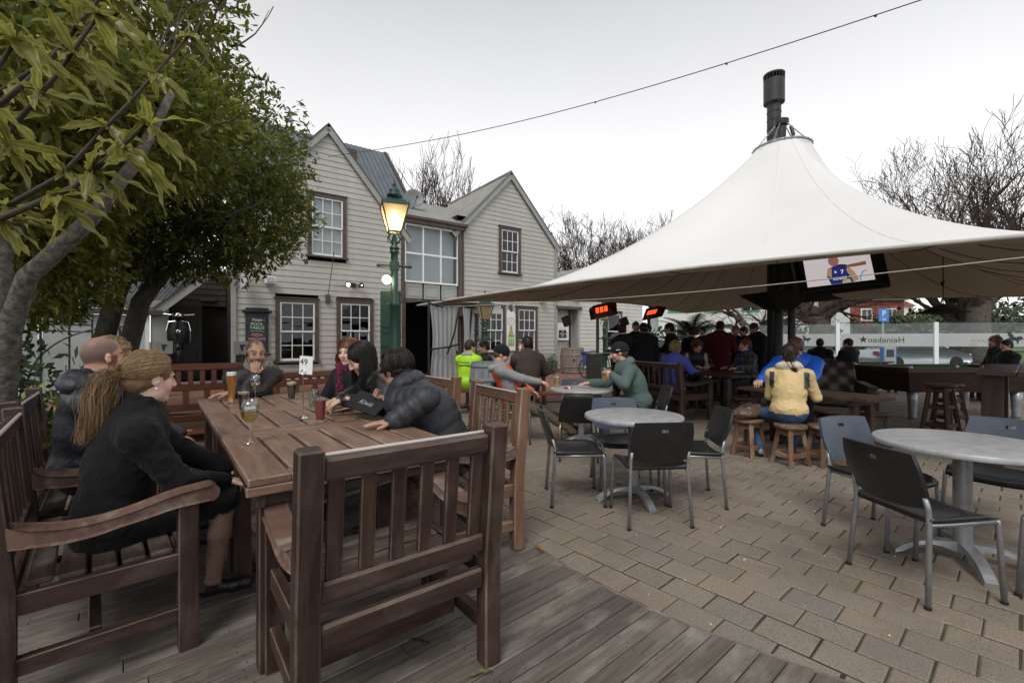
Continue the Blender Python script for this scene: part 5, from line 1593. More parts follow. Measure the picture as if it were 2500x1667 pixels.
CH=[((1.005,3.31),fdeg(-.09,1),'black stacking chair with its back to the camera at the empty cafe table'),((.518,3.72),fdeg(1,.02),'black stacking chair seen from the side, left of the empty cafe table'),((1.46,3.70),fdeg(-1,.12),'black stacking chair right of the empty cafe table, facing left'),((.98,4.08),fdeg(.0,-1),'stacking chair, back coloured blue-grey as sky reflection, on the far side of the empty cafe table'),((.95,6.30),fdeg(.1,-1),'stacking chair, back coloured blue-grey as sky reflection, behind the beer on the second cafe table'),((1.66,5.60),fdeg(-1,.05),'stacking chair under the man in the green hoodie'),((.03,5.86),fdeg(1,-.05),'stacking chair under the man in the orange hi-vis vest'),((2.19,2.41),fdeg(1,.10),'large near black stacking chair with its back to the camera at the right cafe table'),((2.45,3.00),fdeg(.25,-1),'stacking chair, back coloured blue-grey as sky reflection, on the far left side of the right cafe table'),((3.25,3.02),fdeg(-.9,-.5),'stacking chair, back coloured blue-grey as sky reflection, at the right picture edge'),((2.78,2.07),fdeg(.05,1),'dark stacking chair tucked under the near side of the right cafe table')]
for k,(p,a,lab)in enumerate(CH):
 o=sc0 if k==0 else copy_tree(sc0)
 o.location=(p[0],p[1],PAVE_Z);o.rotation_euler=(0,0,a)
 tag(o,lab,'chair',GC)
 if 'blue-grey'in lab:
  for ch in o.children:
   if ch.name.startswith('backrest'):
    ch.data=ch.data.copy();ch.data.materials[0]=M['chair_sky_tint']
c=thing('shell_chair',(.74,5.0,PAVE_Z),fdeg(.15,1),'rounded black shell chair on bent brass-coloured tube legs at the second cafe table','chair')
mb=MB()
for s in(-1,1):mb.tube([(s*.20,-.2,0),(s*.20,-.21,.36),(s*.19,-.17,.41),(s*.19,.12,.42),(s*.20,.18,.38),(s*.21,.2,0)],.012,8)
mb.build('frame',M['brass_steel'],c,smooth=True)
nu,nv=15,17
V,F=[],[]
for off in(0,.02):
 for j in range(nv):
  v=j/(nv-1)
  for i in range(nu):
   u=i/(nu-1)*2-1
   if v<.45:
    k=v/.45;y=.20-.36*k;z=.43+.01*u*u
    hw=.205
   else:
    k=(v-.45)/.55;y=-.16-.10*k-.02*math.sin(k*3.14)+.03*u*u;z=.43+.31*k
    hw=.215*(1-.34*k**2.2)
   if k<.25 and v>=.45:z+=.0
   V.append((u*hw,y-off*.7,z-off))
n0=nu*nv
for j in range(nv-1):
 for i in range(nu-1):
  a=j*nu+i
  F.append((a,a+1,a+nu+1,a+nu));F.append((n0+a,n0+a+nu,n0+a+nu+1,n0+a+1))
ring=[i for i in range(nu)]+[j*nu+nu-1 for j in range(1,nv)]+[(nv-1)*nu+i for i in range(nu-2,-1,-1)]+[j*nu for j in range(nv-2,0,-1)]
for a,b in zip(ring,ring[1:]+ring[:1]):F.append((a,n0+a,n0+b,b))
link('shell',new_mesh('shell',V,F,True),M['black_plastic'],c)
# ===== stools, trestle tables, bar tables
def stool(loc,h,label,m,group,r_=.155,spread=.055,rz=.3,ring=True):
 s=thing('round_stool'if h<.6 else 'bar_stool',(loc[0],loc[1],PAVE_Z),rz,label,'stool',group)
 MB().lathe([(r_-.012,h-.042),(r_,h-.034),(r_+.004,h-.018),(r_,h-.004),(r_-.014,h)],26).build('seat',m,s,smooth=True,auto=50)
 for k in range(4):
  a=math.pi/4+k*math.pi/2
  t_,b_=r_*.68,r_*.72+spread
  bar('leg',(b_*math.cos(a),b_*math.sin(a),0),(t_*math.cos(a),t_*math.sin(a),h-.042),.044,.044,m,s,up=(math.cos(a),math.sin(a),0))
 for zz in((.10,h-.085)if h<.6 else(.16,.40,h-.09)):
  for k in range(4):
   a,b=math.pi/4+k*math.pi/2,math.pi/4+(k+1)*math.pi/2
   q=(r_*.72+spread)+(r_*.68-r_*.72-spread)*zz/h
   bar('rung',(q*math.cos(a),q*math.sin(a),zz+(.0 if k%2 else.012)),(q*math.cos(b),q*math.sin(b),zz+(.0 if k%2 else.012)),.02,.05,m,s)
 return s
GS='low round wooden stools'
stool((2.68,5.10),.42,'low worn wooden stool holding the brown bag',M['stool'],GS,rz=.5)
stool((2.93,4.74),.42,'low worn wooden stool under the woman in the yellow jacket',M['stool'],GS,rz=.25)
stool((3.26,4.70),.42,'low worn wooden stool standing empty right of the yellow-jacketed woman',M['stool'],GS,rz=.1)
stool((3.55,6.95),.43,'dark low stool in front of the group table',M['stool_dark'],GS,rz=.3)
stool((4.0,5.75),.42,'dark low stool behind the trestle table',M['stool_dark'],GS,rz=.6)
stool((4.45,5.55),.42,'dark low stool behind the right end of the trestle table',M['stool_dark'],GS,rz=.2)
stool((5.80,6.1),.715,'tall dark bar stool in front of the pool table',M['stool_dark'],'tall bar stools',.165,.09,.4)
stool((6.55,6.75),.66,'tall dark bar stool beside the high table at right',M['stool_dark'],'tall bar stools',.165,.09,.1)
def plank_table(name,loc,rz,L_,W_,z,m,label,planks=4,leg=.085,cat='table',trestle=True,inset=.18):
 t=thing(name,(loc[0],loc[1],PAVE_Z),rz,label,cat)
 for k in range(planks):
  y=-W_/2+W_*(k+.5)/planks
  bar('plank',(-L_/2,y,z-.02),(L_/2,y,z-.02),W_/planks-.005,.04,m,t,c=.004)
 for s in(-1,1):
  x=s*(L_/2-inset)
  if trestle:
   for q in(-1,1):bar('leg',(x,q*W_*.36,0),(x,q*W_*.25,z-.04),leg,leg*.7,m,t,up=(1,0,0))
   bar('cross_beam',(x,-W_*.42,z-.07),(x,W_*.42,z-.07),.06,.06,m,t)
   bar('foot_rail',(x,-W_*.34,.12),(x,W_*.34,.12),.05,.06,m,t)
  else:
   for q in(-1,1):bar('leg',(x,q*(W_/2-.10),0),(x,q*(W_/2-.10),z-.04),leg,leg,m,t,up=(1,0,0))
 bar('stretcher',(-L_/2+inset,0,.30),(L_/2-inset,0,.30),.06,.08,m,t)
 return t
plank_table('trestle_table',(3.47,5.27),math.atan2(-.89,.45),1.45,.56,.71,M['dark_wood'],'dark trestle table in front of the yellow-jacketed woman')
plank_table('group_table',(3.55,7.95),math.atan2(.95,-.31),1.6,.75,.75,M['dark_wood'],'dark plank table where three women sit talking',trestle=False)
ht=plank_table('high_table',(5.62,4.82),R(41),2.2,.80,1.0,M['dark_wood'],'tall heavy dark table cut by the right picture edge',planks=3,leg=.15,trestle=False,inset=.30)
plank_table('picnic_table',(9.1,12.1),R(12),1.9,.8,.76,M['dark_wood'],'dark picnic table of the two seated drinkers by the glass fence',planks=4,leg=.10,trestle=False)
def plank_bench(loc,rz,L_,z,m,label,W_=.28):
 t=thing('plank_bench',(loc[0],loc[1],PAVE_Z),rz,label,'bench','backless plank benches')
 for k in(-1,1):bar('plank',(-L_/2,k*W_/4,z-.02),(L_/2,k*W_/4,z-.02),W_/2-.006,.04,m,t)
 for s in(-1,1):
  for q in(-1,1):bar('leg',(s*(L_/2-.15),q*W_*.32,0),(s*(L_/2-.15),q*W_*.28,z-.04),.06,.06,m,t,up=(1,0,0))
  bar('rung',(s*(L_/2-.15),-W_*.3,.14),(s*(L_/2-.15),W_*.3,.14),.04,.05,m,t)
 return t
plank_bench((8.9,11.25),R(12),1.8,.45,M['dark_wood'],'dark plank bench on the near side of the picnic table')
plank_bench((10.2,11.6),R(80),.5,.45,M['dark_wood'],'short dark bench at the right end of the picnic table')
plank_bench((9.3,12.95),R(12),1.8,.45,M['dark_wood'],'dark plank bench on the fence side of the picnic table')
plank_bench((-.85,7.95),R(20),1.5,.44,M['far_bench'],'red-brown plank bench under the neon-jacketed man',.34)
plank_bench((.45,7.55),R(12),1.5,.44,M['far_bench'],'red-brown plank bench under the man in the brown jacket',.34)
plank_table('low_table',(-.1,8.45),R(15),1.7,.6,.72,M['far_bench'],'red-brown plank table in front of the man in the brown jacket',planks=4)
def bar_table(loc,rz,L_,W_,z,label,m):
 t=thing('bar_table',(loc[0],loc[1],PAVE_Z),rz,label,'table','high bar tables')
 for k in range(3):bar('plank',(-L_/2,-W_/2+W_*(k+.5)/3,z-.025),(L_/2,-W_/2+W_*(k+.5)/3,z-.025),W_/3-.005,.05,m,t)
 for s in(-1,1):
  bar('pillar',(s*(L_/2-.12),0,0),(s*(L_/2-.12),0,z-.05),W_*.7,.14,m,t,up=(1,0,0))
 bar('shelf',(-L_/2+.1,0,.45),(L_/2-.1,0,.45),.2,.04,m,t)
 return t
bar_table((2.35,9.45),R(8),1.6,.6,1.05,'high bar table where the dark-clad men stand drinking',M['dark_wood'])
bar_table((4.1,10.2),R(0),1.5,.6,1.05,'high bar table beside the red-jumpered man',M['dark_wood'])
bar_table((6.0,10.9),R(-6),1.3,.6,1.05,'high bar table of the tall man in the dark coat',M['dark_wood'])
d=thing('steel_bollard',(1.62,8.95,PAVE_Z),R(10),'grey square steel pillar at the end of the bar table carrying the heater','pillar')
MB().box((0,0,.52),(.24,.24,1.04)).build('pillar_body',noisy('pillar_grey',(.085,.080,.072),(.12,.112,.10),4,.6,.05),d,bevel=.012)
MB().box((0,0,1.05),(.27,.27,.02)).build('pillar_cap',M['steel'],d)
MB().box((0,0,.02),(.28,.28,.04)).build('pillar_base',M['dark_metal'],d)
pt=thing('pool_table',(7.55,7.95,PAVE_Z),R(2),'dark pool table with green baize under the hanging lamp','pool table')
MB().add([(-1.15,-.62,.78),(1.15,-.62,.78),(1.15,.62,.78),(-1.15,.62,.78),(-1.02,-.50,.45),(1.02,-.50,.45),(1.02,.50,.45),(-1.02,.50,.45)],[(0,4,5,1),(1,5,6,2),(2,6,7,3),(3,7,4,0),(4,7,6,5)]).build('cabinet',M['dark_wood'],pt)
MB().box((0,0,.80),(2.1,1.05,.02)).build('baize',noisy('green_baize',(.025,.085,.018),(.04,.12,.03),40,.95,.05),pt)
for s in(-1,1):
 bar('cushion_rail',(-1.18,s*.58,.82),(1.18,s*.58,.82),.13,.08,M['stool_dark'],pt)
 bar('cushion_rail',(s*1.11,-.51,.82),(s*1.11,.51,.82),.13,.08,M['stool_dark'],pt)
 for q in(-1,1):MB().lathe([(.06,0),(.055,.05),(.07,.3),(.08,.46)],12).build('leg',M['steel'],pt,(s*.9,q*.42,0),smooth=True)
 bar('cushion',(-1.05,s*.50,.825),(1.05,s*.50,.825),.04,.035,bpy.data.materials['green_baize'],pt)
 for q in(-1,1):MB().sphere((s*1.10,q*.57,.85),.055,10,6).build('pocket_corner',M['steel'],pt)
for x,y,c_,nm in((.35,.05,(.75,.72,.62),'cream'),(.62,-.12,(.45,.05,.04),'dark red')):
 tag(MB().sphere((0,0,.028),.028,12,8).build('pool_ball',mat('ball_'+nm.replace(' ','_'),c_,.12),None,(7.55+x,7.95+y,PAVE_Z+.812),smooth=True),nm+' pool ball on the green baize','ball')
tag(MB().tube([(0,0,.012),(1.2,.12,.03)],[.006,.012],6).build('pool_cue',mat('cue',(.45,.36,.22),.4),None,(7.9,7.72,PAVE_Z+.815)),'pale pool cue lying on the pool table','cue')
la=thing('leather_armchair',(5.25,7.35,PAVE_Z),R(155),'brown-black buttoned leather armchair beside the canopy posts','armchair')
M['leather']=noisy('dark_leather',(.022,.014,.011),(.032,.021,.017),14,.36,.2)
V,F=[],[]
nu,nv=25,17
for j in range(nv):
 v=j/(nv-1)
 for i in range(nu):
  u=i/(nu-1)*2-1
  bt_=.015*math.sin(u*9+(j%2)*0)*math.sin(v*14)
  V.append((u*.40*(1-.10*v),-.30-.20*v+.05*u*u+bt_,.38+.60*v-.05*u*u*v))
n0=len(V)
V+=[(x*1.02,y-.16,z)for x,y,z in V]
for j in range(nv-1):
 for i in range(nu-1):
  a=j*nu+i
  F.append((a,a+nu,a+nu+1,a+1));F.append((n0+a,n0+a+1,n0+a+nu+1,n0+a+nu))
ring=[i for i in range(nu)]+[j*nu+nu-1 for j in range(1,nv)]+[(nv-1)*nu+i for i in range(nu-2,-1,-1)]+[j*nu for j in range(nv-2,0,-1)]
for a,b in zip(ring,ring[1:]+ring[:1]):F.append((a,b,n0+b,n0+a))
link('backrest',new_mesh('backrest',V,F,True),M['leather'],la)
MB().box((0,.05,.36),(.62,.72,.20)).build('seat_cushion',M['leather'],la,bevel=.06)
for s in(-1,1):
 MB().box((s*.42,.02,.34),(.18,.80,.50)).build('arm_body',M['leather'],la,bevel=.07)
 bar('arm_rest',(s*.42,-.35,.61),(s*.42,.42,.58),.12,.04,M['stool_dark'],la)
 for q in(-1,1):bar('leg',(s*.36,q*.32,0),(s*.36,q*.32,.12),.06,.06,M['dark_wood'],la,up=(0,1,0))
 # ===== lamp posts
M['lamp_glass']=glass_pane('lamp_glass',(1,.93,.80),.0,.2)
N,L=M['lamp_glass'].node_tree.nodes,M['lamp_glass'].node_tree.links
tn=N.new("ShaderNodeBsdfTranslucent");tn.inputs[0].default_value=(.95,.80,.58,1);mx=N.new("ShaderNodeMixShader");mx.inputs[0].default_value=.6
o_=N['Material Output'];L.new(o_.inputs[0].links[0].from_socket,mx.inputs[1]);L.new(tn.outputs[0],mx.inputs[2]);L.new(mx.outputs[0],o_.inputs[0])
M['lamp_lit']=mat('lamp_bulb',(1,.9,.7),.4,emit=(1.0,.70,.36),estr=6)
def lamp_post(loc,z_base,H_,label,lit,s=1.0,dark=False):
 """lantern post; H_ = height of the lantern's bottom"""
 pm_=M['green_paint']
 L=thing('lamp_post',loc,R(20),label,'lamp post')
 prof=[(.17,0),(.17,.10),(.12,.16),(.115,.75),(.14,.80),(.14,.85),(.085,.92),(.075,H_-1.30),(.09,H_-1.27),(.09,H_-1.23),(.066,H_-1.18),(.062,H_-.62),(.085,H_-.60),(.085,H_-.54),(.062,H_-.50),(.062,H_-.36),(.085,H_-.33),(.07,H_-.29),(.09,H_-.26),(.05,H_-.20),(.05,H_-.12),(.03,H_-.02)]
 MB().lathe([(r_*s,z)for r_,z in prof],18).build('column',pm_,L,smooth=True,auto=45)
 MB().tube([(-.30*s,0,H_-.57),(-.27*s,0,H_-.57),(-.1*s,0,H_-.57),(.1*s,0,H_-.57),(.27*s,0,H_-.57),(.30*s,0,H_-.57)],[.022,.03,.018,.018,.03,.022],8).build('ladder_rest',pm_,L,smooth=True)
 MB().box((0,0,H_-.57),(.15*s,.15*s,.15*s)).build('rest_block',pm_,L,bevel=.012)
 for k in range(4):
  a=k*math.pi/2+math.pi/4
  pts=[(.045*s*math.cos(a),.045*s*math.sin(a),H_-.18),(.14*s*math.cos(a),.14*s*math.sin(a),H_-.12),(.15*s*math.cos(a),.15*s*math.sin(a),H_-.05),(.10*s*math.cos(a),.10*s*math.sin(a),H_-.02),(.075*s*math.cos(a),.075*s*math.sin(a),H_+.02)]
  MB().tube(pts,.011,6).build('scroll',pm_,L,smooth=True)
 b0,b1,zb,zt=.105*s,.225*s,H_+.02,H_+.47*s
 fr_=noisy('lantern_frame',(.03,.045,.035),(.05,.07,.055),6,.5)if 'lantern_frame'not in bpy.data.materials else bpy.data.materials['lantern_frame']
 cor=[(-1,-1),(1,-1),(1,1),(-1,1)]
 for k in range(4):
  (xa,ya),(xb,yb)=cor[k],cor[(k+1)%4]
  MB().add([(xa*b0,ya*b0,zb),(xb*b0,yb*b0,zb),(xb*b1,yb*b1,zt),(xa*b1,ya*b1,zt)],[(0,1,2,3)]).build('lantern_pane',M['lamp_glass'],L)
  MB().beam((xa*b0,ya*b0,zb),(xa*b1,ya*b1,zt),.02,.02).build('lantern_bar',fr_,L)
  MB().beam((xa*b1,ya*b1,zt),(xb*b1,yb*b1,zt),.025,.03).build('lantern_bar',fr_,L)
  MB().beam((xa*b0,ya*b0,zb),(xb*b0,yb*b0,zb),.02,.025).build('lantern_bar',fr_,L)
  MB().lathe([(.018,0),(.012,.03),(.0,.07)],6,(xa*b1,ya*b1,zt+.01)).build('corner_finial',pm_,L)
 MB().lathe([(b1*1.42,zt),(b1*1.40,zt+.02),(b1*.92,zt+.10*s),(b1*.55,zt+.14*s)],4,rot=math.pi/4).build('lantern_roof',pm_,L)
 MB().lathe([(.13*s,zt+.10*s),(.12*s,zt+.17*s),(.145*s,zt+.18*s),(.12*s,zt+.22*s),(.085*s,zt+.25*s),(.10*s,zt+.27*s),(.055*s,zt+.32*s),(.02*s,zt+.35*s),(.035*s,zt+.37*s),(.03*s,zt+.41*s),(.012*s,zt+.43*s),(.02*s,zt+.45*s),(0,zt+.49*s)],14).build('lantern_crown',pm_,L,smooth=True)
 if lit:
  MB().sphere((0,0,zb+.30*s),(.06*s,.06*s,.09*s),12,8).build('bulb',M['lamp_lit'],L,smooth=True)
  ld=bpy.data.lights.new('lamp_light','POINT');ld.energy=6;ld.color=(1,.72,.42);ld.shadow_soft_size=.06
  lo=bpy.data.objects.new('lamp_light',ld);lo.location=(0,0,zb+.16*s);lo.parent=L;COL.objects.link(lo)
 else:
  MB().sphere((0,0,zb+.2*s),.05*s,10,8).build('bulb',M['white_paint'],L,smooth=True)
 return L
lp=lamp_post((-2.06,7.9,0),0,3.17,'tall green lamp post with lit lantern in front of the house',True)
MB().sphere((-.14,-.12,2.34),.075,16,12).build('globe',mat('lit_globe',(1,.95,.8),.3,emit=(1,.86,.58),estr=12),lp,smooth=True)
MB().tube([(-.02,-.02,2.42),(-.12,-.1,2.42)],.015,6).build('globe_arm',M['green_paint'],lp)
gb=thing('green_panel',(-2.22,8.25,0),R(10),'dark green service panel behind the lamp post','panel')
MB().box((0,0,1.10),(.36,.10,2.2)).build('board',M['green_paint'],gb,bevel=.008)
for z in(1.2,1.55,1.45):MB().tube([(-.18,-.056,z),(-.05,-.058,z-.03),(.1,-.057,z+.02)],.004,4).build('cable',M['black'],gb)
lamp_post((-.80,13.3,0),0,1.90,'green lamp post with unlit lantern by the specials board',False,.95)
lamp_post((2.95,14.4,0),0,1.95,'green lamp post with unlit lantern behind the left heater',False,.8)
M['heat']=mat('heater_element',(.8,.2,.05),.5,emit=(1.0,.09,.02),estr=.9)
def heater(loc,zpost,zh,rz,label,base_z):
 h=thing('patio_heater',loc,rz,label,'heater','infrared patio heaters')
 bar('pole',(0,0,base_z),(0,0,zh-.08),.06,.06,noisy('heater_pole',(.085,.075,.06),(.12,.108,.09),5,.5)if 'heater_pole'not in bpy.data.materials else bpy.data.materials['heater_pole'],h,up=(0,1,0))
 MB().box((0,0,zh-.06),(.16,.18,.2)).build('gas_box',M['dark_metal'],h,rot=(0,R(-20),0),bevel=.02)
 hs=thing('heater_head',(.10,-.02,zh+.05),0,rot=(R(-38),R(-12),0));hs.parent=h
 V=[(-.27,-.17,-.05),(.27,-.17,-.05),(.27,.17,-.05),(-.27,.17,-.05),(-.16,-.09,.09),(.16,-.09,.09),(.16,.09,.09),(-.16,.09,.09)]
 MB().add(V,[(0,4,5,1),(1,5,6,2),(2,6,7,3),(3,7,4,0),(4,7,6,5)]).build('reflector',mat('heater_body',(.035,.022,.015),.45)if 'heater_body'not in bpy.data.materials else bpy.data.materials['heater_body'],hs)
 for k in(-1,0,1):MB().box((-.02+k*.085,0,.02),(.065,.15,.012)).build('element',M['heat'],hs)
 return h
heater((1.70,8.95,PAVE_Z),1,1.86,R(-8),'glowing infrared heater on the left, on a pole above the steel pillar',1.06)
heater((3.22,10.6,PAVE_Z),1,1.92,R(12),'glowing infrared heater on the right, near the palm',0.0)
def barrel(loc,H_,r_,label,m,hoop,plants=False):
 b=thing('barrel',loc,rnd.uniform(0,1),label,'barrel','old wine barrels')
 n=22
 for k in range(n):
  a0,a1=2*math.pi*k/n+.008,2*math.pi*(k+1)/n-.008
  V,F=[],[]
  zs=np.linspace(0,H_,7)
  for z in zs:
   rr_=r_*(.84+.16*math.sin(math.pi*(.08+.84*z/H_)))
   for a in(a0,a1):V.append((rr_*math.cos(a),rr_*math.sin(a),z))
   for a in(a1,a0):V.append(((rr_-.03)*math.cos(a),(rr_-.03)*math.sin(a),z))
  for i in range(6):
   for j in range(4):
    j2=(j+1)%4
    F.append((i*4+j,i*4+j2,i*4+4+j2,i*4+4+j))
  F.append((0,3,2,1));F.append((24,25,26,27))
  me=bpy.data.meshes.new('stave');me.from_pydata(V,[],F);me.update();me.materials.append(m)
  link('stave',me,None,b)
 for z in(.06,.26,.70,.93):
  z*=H_
  rr_=r_*(.84+.16*math.sin(math.pi*(.08+.84*z/H_)))+.004
  MB().lathe([(rr_-.003,z-.03),(rr_+.002,z-.028),(rr_+.002,z+.028),(rr_-.003,z+.03)],28,cap=False).build('hoop',hoop,b,smooth=True)
 MB().lathe([(0,H_-.06),(r_*.82,H_-.06)],24,cap=False).build('lid',m,b)
 return b
M['stave_grey']=wood('stave_grey',(.17,.185,.21),(.27,.29,.32),rough=.6,gx=26,gy=3,vary=.15)
M['stave_brown']=wood('stave_brown',(.15,.115,.095),(.26,.215,.185),grey=(.30,.28,.26),rough=.7,gx=26,gy=3,vary=.15)
hoop_g=noisy('hoop_grey',(.14,.155,.17),(.20,.215,.23),8,.5)
barrel((-.40,7.35,PAVE_Z),.96,.30,'blue-grey barrel behind the hi-vis man',M['stave_grey'],hoop_g)
bq=barrel((2.42,18.05,.02),1.02,.50,'weathered brown barrel against the house under the sprinkler sign',M['stave_brown'],noisy('hoop_brown',(.16,.14,.13),(.23,.2,.19),8,.6))
MB().lathe([(.0,0),(.04,.0),(.04,.02)],10).build('bung',M['black'],bq,(-.02,-.505,.54),(R(90),0,0))
bk=thing('bicycle',(3.05,15.9,.012),R(28),'bicycle with a blue pannier bag leaning by the wing wall','bicycle')
for x,nm in((-.52,'rear_wheel'),(.52,'front_wheel')):
 w=thing(nm,(x,0,.34));w.parent=bk
 mb=MB();mb.tube([(.325*math.cos(a),0,.325*math.sin(a))for a in np.linspace(0,6.2832,29)[:-1]],.018,6,closed=True);mb.build('tyre',M['black'],w,smooth=True)
 mb=MB()
 for a in np.linspace(0,6.2832,15)[:-1]:mb.tube([(0,0,0),(.32*math.cos(a),0,.32*math.sin(a))],.0025,3)
 mb.build('spokes',M['steel'],w)
fm=mat('bike_frame',(.03,.03,.04),.3)
for a,b_ in(((-.52,0,.34),(-.08,0,.30)),((-.52,0,.34),(-.18,0,.80)),((-.08,0,.30),(-.20,0,.88)),((-.08,0,.30),(.38,0,.72)),((-.18,0,.80),(.36,0,.80)),((.52,0,.34),(.34,0,.92))):
 MB().tube([a,b_],.016,6).build('frame_tube',fm,bk)
MB().tube([(.36,-.28,.98),(.34,-.1,.98),(.34,.1,.98),(.36,.28,.98)],.012,6).build('handlebar',M['steel'],bk)
MB().box((-.21,0,.92),(.26,.12,.05)).build('saddle',M['black'],bk,bevel=.02)
MB().box((-.55,-.12,.62),(.34,.16,.36)).build('pannier',mat('pannier_blue',(.03,.08,.38),.6),bk,bevel=.04)
MB().box((-.55,-.02,.86),(.3,.28,.14)).build('bundle',mat('bundle_blue',(.05,.06,.2),.7),bk,bevel=.04)
for k,(t,out,r_,hh,lab)in enumerate([(6.05,.35,.22,.95,'slim clipped conifer under the specials board'),(9.55,.35,.30,.72,'rounded dark shrub at the foot of the right wall'),(7.72,.4,.3,.55,'low shrub below the bottle poster'),(6.9,.4,.3,.55,'low shrub below the third sash window'),(-.65,.45,.22,.7,'small shrub under the left ground-floor window'),(2.1,.5,.25,.6,'small green shrub low behind the number stand')]):
 p=house_pt(t,out,.05)
 shrub((p.x,p.y,.05),(r_,r_,hh),420,.055,M['shrub_leaf'],lab,'wall_shrub','shrub',120+k,'clipped shrubs along the house wall')
 # ===== people: smooth-blended bodies polygonised on a grid
def nz(P,f,seed=0.0):
 x,y,z=P[...,0]*f,P[...,1]*f,P[...,2]*f
 return(np.sin(x*1.7+1.3*np.sin(y*1.1+seed)+seed)*np.cos(y*1.9+1.1*np.sin(z*1.3+seed*2))+.6*np.sin(z*2.3+1.7*np.sin(x*1.6-seed)+2*seed))/1.6
class Body:
 def __init__(self):
  self.pr=[]
  self.meta=[]
 def add(self,kind,par,col,mi=1,k=.03,tagname=None):
  self.pr.append((kind,par,k));self.meta.append((np.array(col,float),mi,tagname));return self
 def cone(self,a,ra,b,rb,col,mi=1,k=.03,flat=None,puff=None,tagname=None):
  a,b=np.array(a,float),np.array(b,float)
  return self.add('cone',(a,ra,b,rb,flat,puff),col,mi,k,tagname)
 def ell(self,c,r,col,mi=1,k=.03,M3=None,tagname=None,sub=False):
  return self.add('sub'if sub else 'ell',(np.array(c,float),np.array(r,float),None if M3 is None else np.array(M3,float)),col,mi,k,tagname)
 @staticmethod
 def _bounds(kind,par):
  if kind=='cone':
   a,ra,b,rb,_,puff=par
   m=max(ra,rb)+(puff[1]if puff else 0)
   return np.minimum(a,b)-m,np.maximum(a,b)+m
  c,r,_=par
  m=r.max()
  return c-m,c+m
 def _dist(self,kind,par,P):
  if kind=='cone':
   a,ra,b,rb,flat,puff=par
   ba=b-a;L2=max(ba@ba,1e-9)
   q=P-a
   if flat is not None:
    ax,s=flat
    q=q+np.multiply.outer(q@ax,ax)*(s-1)
   t=np.clip((q@ba)/L2,0,1)
   r_=ra+(rb-ra)*t
   if puff is not None:
    lam,amp=puff
    r_=r_+amp*np.abs(np.sin(math.pi*t*math.sqrt(L2)/lam))
   d=np.linalg.norm(q-t[...,None]*ba,axis=-1)-r_
   return d
  c,r,M3=par
  q=P-c
  if M3 is not None:q=q@M3
  k0=np.linalg.norm(q/r,axis=-1);k1=np.linalg.norm(q/(r*r),axis=-1)+1e-9
  return k0*(k0-1)/k1
 def mesh(self,h,wrinkle=0.0,wf=16.0,seed=0.0,extra=None):
  bb=[self._bounds(k,p)for k,p,_ in self.pr if k!='sub']
  lo=np.min([b[0]for b in bb],0)-3*h-.02;hi=np.max([b[1]for b in bb],0)+3*h+.02
  n=np.ceil((hi-lo)/h).astype(int)+1
  ax=[lo[i]+np.arange(n[i])*h for i in range(3)]
  D=np.full(n,.5);O=np.zeros(n,dtype=np.int16)
  for idx,(kind,par,k)in enumerate(self.pr):
   b0,b1=self._bounds(kind,par)
   mg=k+3*h+.01
   i0=np.maximum(0,((b0-mg-lo)/h).astype(int));i1=np.minimum(n,((b1+mg-lo)/h).astype(int)+2)
   if np.any(i1<=i0):continue
   sl=tuple(slice(i0[i],i1[i])for i in range(3))
   G=np.stack(np.meshgrid(ax[0][sl[0]],ax[1][sl[1]],ax[2][sl[2]],indexing='ij'),-1)
   d=self._dist(kind,par,G)
   old=D[sl].copy()
   if kind=='sub':
    hh=np.clip(.5-.5*(old+d)/k,0,1)
    D[sl]=old+(-d-old)*hh+k*hh*(1-hh)
    continue
   hh=np.clip(.5+.5*(old-d)/k,0,1)
   D[sl]=old+(d-old)*hh-k*hh*(1-hh)
   o=O[sl];o[d<old]=idx
  if wrinkle or extra is not None:
   near=np.abs(D)<.05
   ii=np.argwhere(near)
   P=lo+ii*h
   dv=np.zeros(len(ii))
   if wrinkle:
    mi=np.array([m[1]for m in self.meta])[O[near]]
    a_=nz(P*np.array([1,1,1.5]),wf*.8,seed);b_=nz(P*np.array([1.2,1.2,.8]),wf*1.7,seed+3)
    w=((1-2*np.abs(a_))*.75+(1-2*np.abs(b_))*.45+a_*.4)*wrinkle
    dv+=np.where(mi==0,0,w)
   if extra is not None:dv+=extra(P,O[near])
   D[near]+=dv
  return surf_nets(D,lo,h,O)
